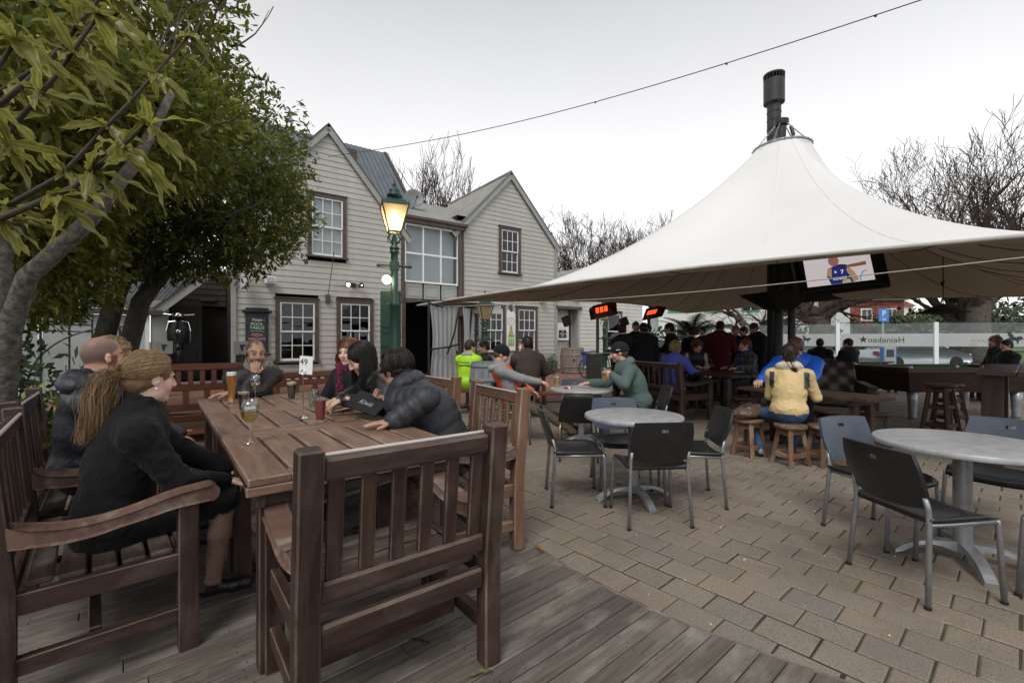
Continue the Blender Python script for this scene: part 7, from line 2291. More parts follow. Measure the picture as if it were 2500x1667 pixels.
def ponytail(key,n,cols,tie,tail,seed=1,curl=.012,r0=.0009,kk=28):
 p=PEOPLE[key];hc,Rm,s=p['hc'],p['Rm'],p['s']
 q=np.random.default_rng(seed)
 paths=np.zeros((n,kk,3));C_=[]
 tie=np.array(tie)
 for i in range(n):
  a=q.uniform(-math.pi,math.pi)
  if abs(a)<1.9:
   st=np.array((.082*math.sin(a)*1.0,.060*math.cos(a)+.005,.055+.055*math.cos(a)-.02*abs(math.sin(a))))
  else:
   st=np.array((.066*math.sin(a)*1.1,-.045-.02*abs(math.cos(a)),-.075+q.uniform(-.012,.01)))
  st+=q.normal(0,.004,3)
  ctr=np.array((0,-.016,.034));rad=np.array((.090,.110,.104))+q.uniform(0,.006)
  na=9
  L_=q.uniform(.75,1.05);fz,fr=q.uniform(0,6.28),q.uniform(16,24)
  jit=q.normal(0,1,3)*np.array((.011,.009,.009))
  for j in range(kk):
   if j<na:
    t=j/(na-1)
    pt=st*(1-t)+tie*t
    d=(pt-ctr)/rad;dn=np.linalg.norm(d)
    if t<.85 and dn<1:pt=ctr+d/dn*rad
    elif t<.85:pt=ctr+d/dn*rad*(1+(dn-1)*.3)
    pw=hc+Rm@(pt*s)
    last=pw
   else:
    t=(j-na+1)/(kk-na)*L_
    base=hc+Rm@(tie*s)
    g=base
    seg=np.interp(t,np.linspace(0,1,len(tail)),np.arange(len(tail)))
    i0=min(int(seg),len(tail)-2);w=seg-i0
    off=np.array(tail[i0])*(1-w)+np.array(tail[i0+1])*w
    fat=math.sin(math.pi*min(1,.12+.78*t))**.7
    cu=np.array((math.cos(fz+fr*t*.6),math.sin(fz+fr*t*.6),.3*math.sin(fr*t+fz)))*curl*(t**.7)
    pw=g+off*s+(jit*fat*1.9+cu)*s
   paths[i,j]=pw
  C_.append(np.array(cols[q.integers(len(cols))])*q.uniform(.85,1.18))
 return strands_mesh('hair_strands',paths,r0,.0007,C_,p['o'],M['hair'],p['loc'])
HB_=[(.20,.125,.062),(.27,.18,.095),(.33,.235,.135),(.15,.09,.045)]
p=PEOPLE['p3']
add_hair('p3',hair_cap(p['hc'],p['Rm'],p['s'],np.array((.17,.105,.055)),.008,-.06),.006,.002)
tb_=-p['f2']*.9-p['r2']*.25
ponytail('p3',3400,HB_,(-.005,-.118,.012),[(0,0,0),tuple(tb_*.045+np.array((0,0,-.01))),tuple(tb_*.075+np.array((0,0,-.09))),tuple(tb_*.085+np.array((0,0,-.18))),tuple(tb_*.105+np.array((0,0,-.27))),tuple(tb_*.13+np.array((0,0,-.33)))],3)
MB().sphere(tuple(p['hc']+p['Rm']@np.array((.082,-.002,-.042))-np.array(p['loc'])),.006,8,6).build('earring',mat('pearl',(.8,.78,.74),.2),p['o'])
p=PEOPLE['p5']
add_hair('p5',hair_cap(p['hc'],p['Rm'],p['s'],np.array((.12,.045,.025)),.008,-.06),.006,.002)
long_strands('p5',1100,.30,[(.16,.055,.028),(.22,.085,.042),(.10,.038,.022),(.26,.11,.06)],-1.9,2.0,.02,.01,.007,5)
p=PEOPLE['p6']
add_hair('p6',hair_cap(p['hc'],p['Rm'],p['s'],np.array((.012,.010,.010)),.010,-.06),.006,.002)
long_strands('p6',1700,.36,[(.014,.011,.011),(.020,.016,.015),(.030,.024,.023),(.010,.008,.008)],-1.95,2.25,.004,-.01,.009,6,k=16)
short_hair('p7',(.018,.013,.011),.022,.006,.008,nape=-.05,bulge=(1,1,1.08))
long_strands('p7',700,.022,[(.025,.018,.015),(.040,.028,.022),(.014,.010,.009)],-2.2,2.2,.03,.01,.016,8,k=10,r0=.002)
p=PEOPLE['p7']
gl=MB();T_=lambda x,y,z:tuple(p['hc']+p['Rm']@np.array((x,y,z))-np.array(p['loc']))
for sg in(-1,1):
 gl.tube([T_(sg*.033+.022*math.cos(a),.098,.004+.017*math.sin(a))for a in np.linspace(0,6.283,13)[:-1]],.0016,4,closed=True)
 gl.tube([T_(sg*.055,.096,.008),T_(sg*.080,.02,.010),T_(sg*.082,-.01,-.002)],.0016,4)
gl.build('glasses',M['steel'],p['o'])
def scarf(key,cols,h=.007,drop=.26):
 p=PEOPLE[key];N,f2,r2,tB,s=(p[k]for k in('N','f2','r2','tB','s'))
 B=Body()
 a=np.linspace(0,2*math.pi,11)[:-1]
 pts=[N+tB*(.035+.012*math.sin(q*2))*s+(r2*.088*math.cos(q)+f2*(.080*math.sin(q)+.012))*s for q in a]
 for u_,v_ in zip(pts,pts[1:]+pts[:1]):B.cone(u_,.036*s,v_,.036*s,np.array(cols[0]),1,.02)
 c0=N+f2*.115*s-tB*.01*s
 B.cone(c0,.040*s,c0-tB*drop*.5*s+f2*.035*s,.048*s,np.array(cols[0]),1,.03,(f2,1.5))
 B.cone(c0-tB*drop*.5*s+f2*.035*s,.048*s,c0-tB*drop*s+f2*.03*s+r2*.02,.05*s,np.array(cols[0]),1,.03,(f2,1.6))
 def cf(V,c):
  if len(cols)<2:return c
  n1=nz(V,55,2.0);n2=nz(V,90,5.0)
  c=np.where((n1>.25)[:,None],np.array(cols[1]),c);c=np.where((n2>.45)[:,None],np.array(cols[2]),c)
  return c
 return sdf_child('scarf',B,h,p['o'],p['loc'],M['cloth'],cf,.006,40,1.0)
scarf('p5',[(.055,.012,.035),(.22,.015,.035),(.02,.010,.022)],.0055,.30)
p=PEOPLE['p6']
def on_chest(key,a,z,out=.0):
 p=PEOPLE[key]
 return p['C']+p['f2']*(.150+out)*p['s']+p['r2']*a+p['tB']*z-np.array(p['loc'])
M['gold']=mat('gold_print',(.55,.42,.16),.35,.6)
hrt=[(0,-.022),(.012,-.010),(.022,.002),(.020,.014),(.010,.017),(0,.008),(-.010,.017),(-.020,.014),(-.022,.002),(-.012,-.010)]
pr6=MB();o6=Vector(on_chest('p6',-.075,.11,.012));rr2,tt2=Vector(p['r2']),Vector(p['tB'])
pr6.add([o6+rr2*a*1.2+tt2*b for a,b in hrt],[tuple(range(10))]);pr6.build('heart_badge',M['gold'],p['o'])
for z in(.02,.10,.17):MB().sphere(tuple(on_chest('p6',-.012,z,.018)),.007,8,6).build('snap',M['chrome'],p['o'])
for q in('l','r'):
 w=PEOPLE['p6']['wr'+q]-np.array(p['loc'])
 MB().sphere(tuple(w),.0,4,3)
p=PEOPLE['p4']
MB().box(tuple(on_chest('p4',-.085,.13,.02)),(.045,.012,.03),M=Matrix((p['r2'],p['f2'],p['tB'])).transposed()).build('chest_logo',mat('logo_grey',(.20,.20,.22),.7),p['o'])
# ---- the cafe tables
def hivis(V,c,mi,p):
 q=(V-p['P']);s=p['s']
 h=q@p['tB'];a=np.abs(q@p['r2']);fr=q@p['f2']
 torso=(h>-.02)&(h<.46)&(a<.150)&(mi==1)
 org=np.array((.75,.085,.025))
 m=torso&~((a<.035)&(fr>0))
 c[m]=org
 band=m&(np.abs(h-.10)<.03)
 c[band]=np.array((.012,.012,.013))
 return c,mi
person('p10','reclining man in black beanie, grey hoodie and orange hi-vis vest',(.02,5.84),dg(2),seat=.41,lean=-.42,head=(dg(0),dg(22),0),top=(.25,.255,.26),top_m=1,legs=(.10,.088,.060),legs_m=1,shoe=(.012,.012,.014),bulk=.015,skin='pink',s=.99,res=.013,hres=.0055,face=dict(beard=((.20,.11,.07),.35),brow=(.12,.08,.05)),hr=(.40,5.66,.76),hl=(.30,6.02,.60),pole_r=(.2,-.6,-1),feet=((.93,6.05,.10),(.86,5.72,.10)),hand_curl=(.8,1.1),hoodie=((.30,.305,.31),'cloth',.9),bodyfn=hivis,seed=7)
short_hair('p10',(.10,.06,.035),.006,.007,.002);beanie('p10',(.012,.012,.013))
person('p12','man in green hoodie and black beanie raising a glass of beer',(1.58,5.60),dg(178),seat=.42,lean=.42,head=(dg(-6),dg(8),0),top=(.085,.125,.118),top_m=1,legs=(.05,.06,.08),bulk=.025,skin='fair',s=1.0,res=.012,hres=.0052,face=dict(beard=((.16,.085,.05),.5),brow=(.08,.05,.03)),hl=(1.20,5.42,.88),pole_l=(.2,-.9,-.5),hr=(.98,5.68,.76),pole_r=(.1,.4,-1),hand_curl=(.95,.25),hand_n=((.25,.95,0),(0,0,-1)),hand_d=((-.75,.2,.25),(-.95,-.1,-.1)),hoodie=((.095,.138,.13),'cloth',1.0),seed=8)
short_hair('p12',(.08,.05,.03),.006,.007,.002);beanie('p12',(.014,.014,.015))
p=PEOPLE['p12']
MB().box(tuple(p['hc']+p['Rm']@np.array((-.094,.015,.040))-np.array(p['loc'])),(.006,.045,.006),M=Matrix(p['Rm'].tolist())).build('beanie_lettering',M['white_print'],p['o'])
def neon(V,c,mi,p):return c,mi
person('p8','man in neon yellow-green jacket lettered RANGER with his back to the camera',(-.80,8.02),dg(66),seat=.44,lean=.14,head=(dg(-35),dg(6),0),top=(.42,.80,.025),top_m=2,bulk=.03,skin='fair',res=.015,hres=.007,hands=False,hoodie=((.34,.34,.345),'cloth',.8),hl=(-.75,8.4,.70),hr=(-.5,8.35,.70))
short_hair('p8',(.035,.024,.018),.012)
p=PEOPLE['p8']
bt=Vector(p['C']-p['f2']*.155+p['tB']*.10-np.array(p['loc']))
Mb=Matrix((p['r2'],np.cross(p['tB'],p['r2'])*-1*-1,p['tB'])).transposed()
tx=text_obj('back_lettering',"RANGER",.062,mat('print_dark_green',(.03,.06,.03),.7),p['o'],bt)
tx.rotation_mode='QUATERNION'
tx.rotation_quaternion=Matrix((Vector(p['r2']),Vector(p['tB']),Vector(np.cross(p['r2'],p['tB'])))).transposed().to_quaternion()
MB().box(tuple(bt+Vector(p['tB'])*-.05),(.26,.006,.02),M=Matrix((p['r2'],-p['f2'],p['tB'])).transposed()).build('back_stripe',bpy.data.materials['print_dark_green'],p['o'])
person('p9','dark-clad man beside the neon jacket, mostly hidden',(-.42,8.75),dg(190),seat=.44,lean=.2,head=(dg(10),dg(10),0),top=DK,res=.018,hres=.008,hands=False,skin='fair')
short_hair('p9',(.04,.028,.02),.012)
person('p11','man in brown jacket seated with his back to the camera by the house',(.27,7.52),dg(100),seat=.45,lean=.12,head=(dg(28),dg(2),0),top=(.062,.047,.041),top_m=1,bulk=.045,skin='olive',s=1.02,res=.014,hres=.007,hands=False,hl=(.05,7.95,.72),hr=(.5,7.95,.72),collar=((.055,.042,.036),.085,.06),seed=9)
short_hair('p11',(.022,.015,.012),.012)
# ---- group table under the canopy
person('p13','woman in purple-blue fleece with blond tied hair on the long bench',(2.93,8.22),dg(30),seat=.43,lean=.14,twist=dg(15),head=(dg(0),dg(4),0),top=(.10,.12,.50),top_m=1,bulk=.03,skin='fair',res=.015,hres=.007,hands=False,hl=(3.3,8.45,.72),hr=(3.35,8.1,.72))
short_hair('p13',(.34,.22,.10),.018,.006,.006,nape=-.08)
long_strands('p13',260,.09,[(.42,.29,.14),(.32,.20,.09),(.50,.36,.19)],-1.6,1.6,.01,0,.012,13,k=12,r0=.003)
def twotone(V,c,mi,p):
 q=V-p['N'];a=np.abs(q@p['r2'])
 m=(mi==2)&(a>.15)&(a<.20)&((q@p['f2'])>-.08)
 c[m]=np.array((.50,.49,.40));return c,mi
person('p14','curly red-haired woman in navy jacket with cream sleeve panels',(3.72,9.12),dg(-108),seat=.45,lean=.22,head=(dg(32),dg(10),0),top=(.012,.014,.022),top_m=2,bulk=.03,skin='fair',res=.014,hres=.006,hl=(3.72,8.60,.80),hr=(3.55,8.66,.80),face=dict(brow=(.1,.05,.03)),bodyfn=twotone)
add_hair('p14',hair_cap(PEOPLE['p14']['hc'],PEOPLE['p14']['Rm'],PEOPLE['p14']['s'],np.array((.11,.042,.022)),.030,-.10,bulge=(1.1,1.05,1)),.006,.016,60)
def plaid(V,c,mi,p):
 q=V-p['P']
 a,h=q@p['r2']+q@p['f2'],q[:,2]
 g=(np.abs((a*9)%1-.5)<.12)|(np.abs((h*9)%1-.5)<.12)
 m=mi==1
 c[m]=np.where(g[m][:,None],np.array((.10,.10,.11)),np.array((.035,.035,.04)))
 return c,mi
person('p15','short-haired woman in grey checked coat and blue scarf facing left',(4.42,8.42),dg(185),seat=.46,lean=.10,head=(dg(0),0,0),top=(.04,.04,.045),top_m=1,bulk=.035,skin='fair',res=.013,hres=.006,hl=(4.05,8.12,.80),hr=(4.1,8.6,.78),bodyfn=plaid,coat=.1)
add_hair('p15',hair_cap(PEOPLE['p15']['hc'],PEOPLE['p15']['Rm'],PEOPLE['p15']['s'],np.array((.10,.045,.024)),.018,-.065),.006,.008,45)
scarf('p15',[(.012,.030,.20)],.008,.30)
# ---- trestle table
def yellow(V,c,mi,p):
 q=V-p['N'];a=np.abs(q@p['r2']);h=q@p['tB']
 m=mi==2
 blk=m&(a>.135)&(a<.185)&(h<-.06)&(h>-.24)&((q@p['f2'])<.02)
 c[blk]=np.array((.045,.05,.06))
 wr=np.minimum(np.linalg.norm(V-p['wrl'],axis=1),np.linalg.norm(V-p['wrr'],axis=1))
 c[m&(wr<.17)&(a>.15)]=np.array((.50,.51,.53))
 return c,mi
person('p16','woman in pale yellow jacket with dark ponytail on a low stool, back to the camera',(2.95,4.80),dg(56),seat=.43,lean=.28,head=(dg(2),dg(14),0),top=(.62,.47,.23),top_m=2,legs=(.045,.10,.20),legs_m=3,shoe=(.25,.25,.26),bulk=.013,skin='asian',s=.94,wr=.005,res=.012,hres=.0055,hl=(3.04,5.20,.77),hr=(3.27,5.02,.77),pole_l=(-.45,-.3,-1),pole_r=(.3,-.5,-1),hoodie=((.58,.52,.40),'nylon',.95),bodyfn=yellow,feet=((2.78,5.05,.09),(3.05,4.92,.09)),seed=10)
p=PEOPLE['p16']
add_hair('p16',hair_cap(p['hc'],p['Rm'],p['s'],np.array((.030,.019,.015)),.010,-.06),.006,.003)
tb_=-p['f2']*.8+p['r2']*.2
ponytail('p16',380,[(.035,.022,.017),(.05,.032,.025),(.022,.014,.011)],(0,-.116,-.01),[(0,0,0),tuple(tb_*.03+np.array((0,0,-.03))),tuple(tb_*.05+np.array((0,0,-.12))),tuple(tb_*.10+p['r2']*.05+np.array((0,0,-.22)))],9,.004,.0028,18)
person('p17','brown-haired man in bright blue jacket across the trestle table',(3.82,6.02),dg(-128),seat=.46,lean=.34,head=(dg(0),dg(38),0),top=(.012,.11,.60),top_m=2,bulk=.045,skin='fair',s=1.04,res=.014,hres=.006,hl=(3.55,5.40,.78),hr=(3.15,5.72,.78),seed=11)
short_hair('p17',(.10,.062,.038),.016,.006,.006)
# ---- the standing crowd
def crowd(key,label,x,y,yaw,s,top,hair,hx=0,lean=.03,skin='fair',legs=(.015,.016,.02),thick=.012,hl=None,hr=None,face=None,bulk=.03,top_m=1,fn=None,pit=.05,stand=True,seat=.45,long=None,**kw):
 person(key,label,(x,y),dg(yaw),stand=stand,seat=seat,lean=lean,head=(dg(hx),pit,0),top=top,top_m=top_m,legs=legs,skin=skin,s=s,bulk=bulk,res=.019,hres=.008,hands=False,hl=hl,hr=hr,face=face,bodyfn=fn,wr=.007,**kw)
 if hair is not None:short_hair(key,hair,thick,.009,.005)
 if long:long_strands(key,160,long,[tuple(np.array(hair)*q)for q in(.8,1.1,1.4)],-2.0,2.0,.012,0,.010,17,k=12,r0=.005)
crowd('p18','dark-jacketed man at the left end of the bar table, seen from behind',2.20,9.05,40,.95,DK,(.02,.015,.012),10,hr=(2.5,9.3,1.12))
crowd('p19','short-haired man in black T-shirt facing the camera behind the bar table',2.93,10.7,-88,1.02,(.014,.014,.016),(.03,.022,.018),0,hl=(3.1,10.2,1.1),hr=(2.7,10.2,1.1),thick=.006)
crowd('p20','broad man in dark jumper with his back to the camera at the bar table',2.62,8.95,82,.96,(.012,.013,.017),(.016,.012,.010),10,bulk=.05)
crowd('p21','dark-haired man partly hidden behind the broad man at the bar table',3.02,10.0,205,.97,DK,(.02,.015,.012),0)
crowd('p22','dark-haired man in black leaning on the bar table, looking left',3.50,9.65,165,.98,(.010,.010,.012),(.018,.013,.011),6,lean=.22,hl=(3.05,9.35,1.1),hr=(3.1,9.75,1.1))
def stripe(V,c,mi,p):
 q=V-p['C'];h=q@p['tB'];a=q@p['r2']
 m=(mi==1)&((np.abs(h+.12)<.022)|((np.abs(a-.05)<.018)&(h>-.12)))
 c[m]=np.array((.6,.6,.6));return c,mi
crowd('p23','person in black top with white stripes turned away at the crowd centre',4.10,10.3,110,.93,(.012,.012,.014),(.02,.015,.012),20,fn=stripe)
crowd('p24','small dark-haired man glimpsed behind the red jumper',4.88,11.5,-130,.96,DK,(.018,.014,.012),0)
crowd('p25','tall man in dark red jumper standing by the palm',4.42,9.6,62,1.0,(.075,.008,.012),(.015,.012,.010),-22,skin='tan',bulk=.05,pit=.25,hr=(4.75,9.85,1.15))
crowd('p26','blond woman with glasses in black facing the camera',5.06,10.2,-112,.95,DK,(.26,.17,.08),0,hl=(5.1,9.8,1.15),hr=(4.9,9.8,1.12),thick=.016)
crowd('p27','dark-haired person in black beside the blond woman with glasses',5.55,10.75,-170,.95,DK,(.03,.02,.016),0)
crowd('p28','tall man in long dark coat looking down left of the canopy posts',5.66,10.3,188,1.0,(.018,.020,.028),(.035,.026,.022),0,lean=.18,bulk=.05,pit=.35,hl=(5.4,10.2,1.12),hr=(5.5,10.5,1.15),coat=.2)
crowd('p29','left one of two dark-clad drinkers at the picnic table',7.75,11.35,35,1.0,(.012,.012,.014),(.018,.014,.012),15,stand=False,seat=.46,bulk=.05)
crowd('p30','right one of two dark-clad drinkers at the picnic table',8.35,11.15,105,1.0,(.014,.014,.016),(.018,.014,.012),30,stand=False,seat=.46,bulk=.05)
crowd('p31','red-haired woman seated in the shade at the far right',10.6,9.85,150,1.0,(.012,.012,.013),(.16,.06,.03),20,stand=False,seat=.50,long=.22,thick=.02)
crowd('p32','dark-haired person seated at the far right in front of the red-haired woman',10.3,9.35,170,.98,DK,(.012,.010,.010),0,stand=False,seat=.44)
# ===== things on the tables and the ground
M['clear_glass']=glass_pane('clear_glass',(.95,.96,.96),.0,.02,.13)
def liquid(name,c):
 m=mat(name,c,.08);N,L,P=nodes(m)
 tr=N.new("ShaderNodeBsdfTranslucent");tr.inputs[0].default_value=rgb(c)
 mx=N.new("ShaderNodeMixShader");mx.inputs[0].default_value=.5
 L.new(P.outputs[0],mx.inputs[1]);L.new(tr.outputs[0],mx.inputs[2]);L.new(mx.outputs[0],N['Material Output'].inputs[0])
 return m
def drink(name,loc,prof,lo,hi,m,label,cat,foam=None,thick=.0022,straw=None,extra=None):
 """prof: outer (r, z) profile; liquid fills it between lo and hi; foam = (height, colour)"""
 d=thing(name,loc,rnd.uniform(0,3),label,cat)
 zs=[p[1]for p in prof];rs=[p[0]for p in prof]
 rad=lambda z:float(np.interp(z,zs,rs))
 inner=[(max(.001,r_-thick),z)for r_,z in prof if z>=lo]
 MB().lathe(prof+[(r_-thick,z)for r_,z in prof[::-1]if z>=lo]+[(0,lo)],24).build('glass',M['clear_glass'],d,smooth=True,auto=50)
 zz=[lo+.001+(hi-lo-.001)*k/8 for k in range(9)]
 MB().lathe([(0,zz[0])]+[(rad(z)-thick*1.15,z)for z in zz]+[(0,zz[-1])],24).build('drink',m,d,smooth=True,auto=50)
 if foam:
  MB().lathe([(0,hi+.0005)]+[(rad(hi+foam[0]*k/4)-thick*1.2,hi+.0005+foam[0]*k/4)for k in range(5)]+[(0,hi+foam[0]+.003)],24).build('foam',mat('foam_'+cat.replace(' ','_')+label[:4].strip(),foam[1],.9),d,smooth=True,auto=50)
 if straw:MB().tube([(.01,0,lo+.01),(-.012,.004,straw)],.003,6).build('straw',M['black'],d)
 return d
TT=TZ+.001
weiz=[(.032,0),(.033,.008),(.026,.03),(.024,.06),(.028,.12),(.038,.18),(.041,.215),(.037,.255)]
drink('wheat_beer_glass',(-2.26,3.63,TT),weiz,.014,.225,liquid('amber_beer',(.85,.36,.03)),'tall curved glass of orange wheat beer with white foam','beer glass',(.026,(.86,.82,.74)))
wineg=[(.034,0),(.034,.003),(.006,.010),(.004,.03),(.004,.085),(.014,.098),(.034,.125),(.040,.15),(.038,.18),(.031,.215)]
wine=glass_pane('white_wine',(.78,.70,.36),.0,.02)
def wine_glass(loc,fill,label):
 d=thing('wine_glass',loc,0,label,'wine glass')
 t=.0016
 MB().lathe(wineg+[(r_-t,z)for r_,z in wineg[::-1]if z>.098]+[(0,.103)],28).build('glass',M['clear_glass'],d,smooth=True)
 rad=lambda z:float(np.interp(z,[p[1]for p in wineg],[p[0]for p in wineg]))
 MB().lathe([(0,.104)]+[(rad(z)-t*1.2,z)for z in np.linspace(.106,fill,8)]+[(0,fill)],28).build('drink',wine,d,smooth=True,auto=50)
wine_glass((-1.287,2.213,TT),.160,'stemmed glass of white wine nearest the camera')
wine_glass((-2.20,3.86,TT),.128,'stemmed glass of white wine in front of the man with chin on fist')
pint=[(.027,0),(.028,.006),(.031,.06),(.037,.12),(.040,.14),(.039,.158)]
drink('ale_glass',(-1.93,3.24,TT),pint,.010,.122,mat('dark_ale',(.035,.010,.007),.1),'glass of dark red ale with thin foam behind the near wine glass','beer glass',(.014,(.62,.52,.42)))
drink('stout_glass',(-1.888,3.86,TT),pint,.010,.130,mat('stout',(.006,.004,.003),.1),'glass of black stout with cream head beside the number stand','beer glass',(.017,(.75,.68,.50)))
high=[(.025,0),(.026,.008),(.030,.08),(.036,.150)]
drink('clear_drink_glass',(-1.44,3.264,TT),high,.014,.128,glass_pane('soda',(.88,.92,.88),.05,.05),'tall glass of clear iced drink with straw','glass',None,straw=.172)
drink('red_drink_glass',(-1.185,2.785,TT),high,.016,.134,liquid('red_drink',(.42,.012,.028)),'tall glass of bright red drink with orange slice and black straw','glass',None,straw=.192)
lag=liquid('lager',(.78,.48,.10))
drink('lager_glass',(.575,5.78,.701+PAVE_Z),[(r_*1.05,z)for r_,z in pint],.010,.125,lag,'half-full pint of golden lager on the second cafe table','beer glass',(.012,(.85,.82,.75)))
w_=PEOPLE['p12']['wrl']
drink('raised_lager_glass',(w_[0]-.082,w_[1]+.030,w_[2]-.075),[(r_*1.05,z)for r_,z in pint],.010,.100,lag,'pint of lager held up by the man in the green hoodie','beer glass',(.010,(.85,.82,.75)))
drink('far_beer_glass',(6.45,5.35,1.0+PAVE_Z),[(r_*1.05,z)for r_,z in pint],.010,.06,lag,'nearly empty beer glass on the tall table at right','beer glass')
d=thing('number_stand',(-1.36,2.933,TT),R(-8),'table number stand with white card 49','sign')
MB().lathe([(.040,0),(.040,.003),(.012,.012),(.004,.02)],20).build('base',M['chrome'],d,smooth=True,auto=40)
MB().tube([(0,0,.012),(0,0,.285)],.003,8).build('rod',M['chrome'],d)
MB().tube([(.016*math.cos(a),0,.30+.016*math.sin(a))for a in np.linspace(0,6.283,17)[:-1]],.0022,6,closed=True).build('clip_ring',M['chrome'],d)
cd_=MB().box((.0,.004,.345),(.092,.0015,.118)).build('card',mat('card_white',(.83,.84,.86),.4),d,(0,0,0),(0,R(3),0))
text_obj('number',"49",.055,mat('card_ink',(.012,.014,.05),.5),d,(.004,.0022,.365),(R(90),R(3),0),depth=.0004)
d=thing('open_wallet',(-1.255,3.20,TT),R(20),'open pale wallet with banknotes in the hands of the black-haired woman','wallet')
MB().add([(-.10,-.04,.002),(.0,-.05,.012),(.0,.05,.02),(-.10,.04,.045)],[(0,1,2,3)]).build('flap',noisy('wallet_pale',(.52,.49,.44),(.66,.63,.58),30,.7),d)
MB().add([(.0,-.05,.012),(.11,-.045,.03),(.10,.05,.035),(.0,.05,.02)],[(0,1,2,3)]).build('flap',noisy('wallet_pattern',(.30,.20,.17),(.60,.55,.5),70,.7),d)
MB().box((-.04,.0,.045),(.09,.06,.002),M=Matrix.Rotation(.4,3,'Y')).build('banknote',mat('banknote',(.35,.10,.05),.7),d)
w_=PEOPLE['p7']['wrr']
d=thing('black_folder',(w_[0]-.13,w_[1]-.08,w_[2]-.015),R(-25),'black bill folder held over the table by the man in the puffer jacket','folder',rot=(R(35),R(12),R(-25)))
MB().box((0,0,0),(.26,.15,.012)).build('cover',mat('folder_black',(.008,.008,.009),.35),d,bevel=.003)
MB().box((.0,.001,-.009),(.24,.135,.006)).build('pages',mat('folder_pages',(.3,.3,.3),.8),d)
text_obj('lettering',"Kiwis",.05,mat('silver_print',(.35,.35,.36),.4),d,(0,-.01,.0075),(0,0,0),shear=.2)
d=thing('cigarette_pack',(.70,5.62,.701+PAVE_Z),R(30),'red and white cigarette pack on the second cafe table','packet')
MB().box((0,0,.011),(.088,.055,.022)).build('box',mat('pack_red',(.40,.03,.05),.4),d,bevel=.002)
MB().box((.0,0,.0125),(.03,.0555,.0225)).build('band',M['white_print'],d)
bg=thing('handbag',(2.68,5.10,.42+PAVE_Z),R(30),'slouchy brown leather handbag lying on the low stool','bag')
B=Body();B.ell((0,0,.075),(.20,.13,.075),(.11,.075,.055),1,.03);B.ell((.09,.02,.09),(.12,.11,.07),(.11,.075,.055),1,.04);B.ell((-.12,-.01,.06),(.10,.10,.055),(.10,.07,.05),1,.04)
V,F,own=B.mesh(.009,.010,24,3.0);V[:,2]=np.maximum(V[:,2],.001)
me=big_mesh('bag_body',V,F,True);me.materials.append(M['leather_cloth']);set_col(me,np.tile((.105,.072,.055),(len(V),1)));link('bag_body',me,None,bg)
MB().tube([(-.12,0,.12),(-.06,-.03,.18),(.05,-.02,.185),(.12,.02,.14)],.009,6).build('strap',M['leather'],bg,smooth=True)
for x,y,z,sx_,sy_,c,nm,lab in((4.0,7.95,.751,.16,.10,(.8,.8,.8),'napkin','white paper napkin on the group table'),(3.62,8.42,.751,.12,.08,(.75,.16,.03),'card','orange card on the group table'),(-3.10,4.32,.432,.06,.03,(.7,.55,.35),'crumbs','pale crumbs on the seat of the far lattice bench')):
 d=MB().box((0,0,.004),(sx_,sy_,.004)).build('paper_'+nm,mat('paper_'+nm,c,.8),None,(x,y,z+PAVE_Z),(0,0,.4));tag(d,lab,'paper')
d=thing('white_bowl',(8.7,12.0,.76+PAVE_Z),0,'white bowl on the picnic table between the two drinkers','bowl')
MB().lathe([(.05,0),(.055,.02),(.12,.10),(.125,.13),(.115,.13),(.05,.02),(0,.018)],20).build('bowl',M['white_paint'],d,smooth=True,auto=50)
# ===== the broadleaf trees on the left
def leaf_material():
 m=bpy.data.materials.new('leaf');m.use_nodes=True
 N,L=m.node_tree.nodes,m.node_tree.links
 P=N['Principled BSDF']
 at=N.new("ShaderNodeAttribute");at.attribute_name="Col"
 geo=N.new("ShaderNodeNewGeometry");n=noise_node(N,L,geo.outputs['Position'],40,3)
 r=ramp_node(N,L,n.outputs['Fac'],[(.3,(.8,.8,.8)),(.7,(1.15,1.15,1.1))])
 c=mixc(N,L,1.0,at.outputs['Color'],r.outputs[0],'MULTIPLY')
 L.new(c.outputs[0],P.inputs['Base Color'])
 P.inputs['Roughness'].default_value=.38;P.inputs['Specular IOR Level'].default_value=.5
 tr=N.new("ShaderNodeBsdfTranslucent");L.new(c.outputs[0],tr.inputs[0])
 mx=N.new("ShaderNodeMixShader");mx.inputs[0].default_value=.5
 L.new(P.outputs[0],mx.inputs[1]);L.new(tr.outputs[0],mx.inputs[2]);L.new(mx.outputs[0],N['Material Output'].inputs[0])
 return m
M['leaf']=leaf_material()
M['pale_bark']=noisy('pale_bark',(.045,.04,.034),(.17,.157,.135),22,.85,.8,bdist=.02)
M['dark_bark']=noisy('dark_bark',(.035,.028,.022),(.075,.062,.05),9,.9,.5,bdist=.02)
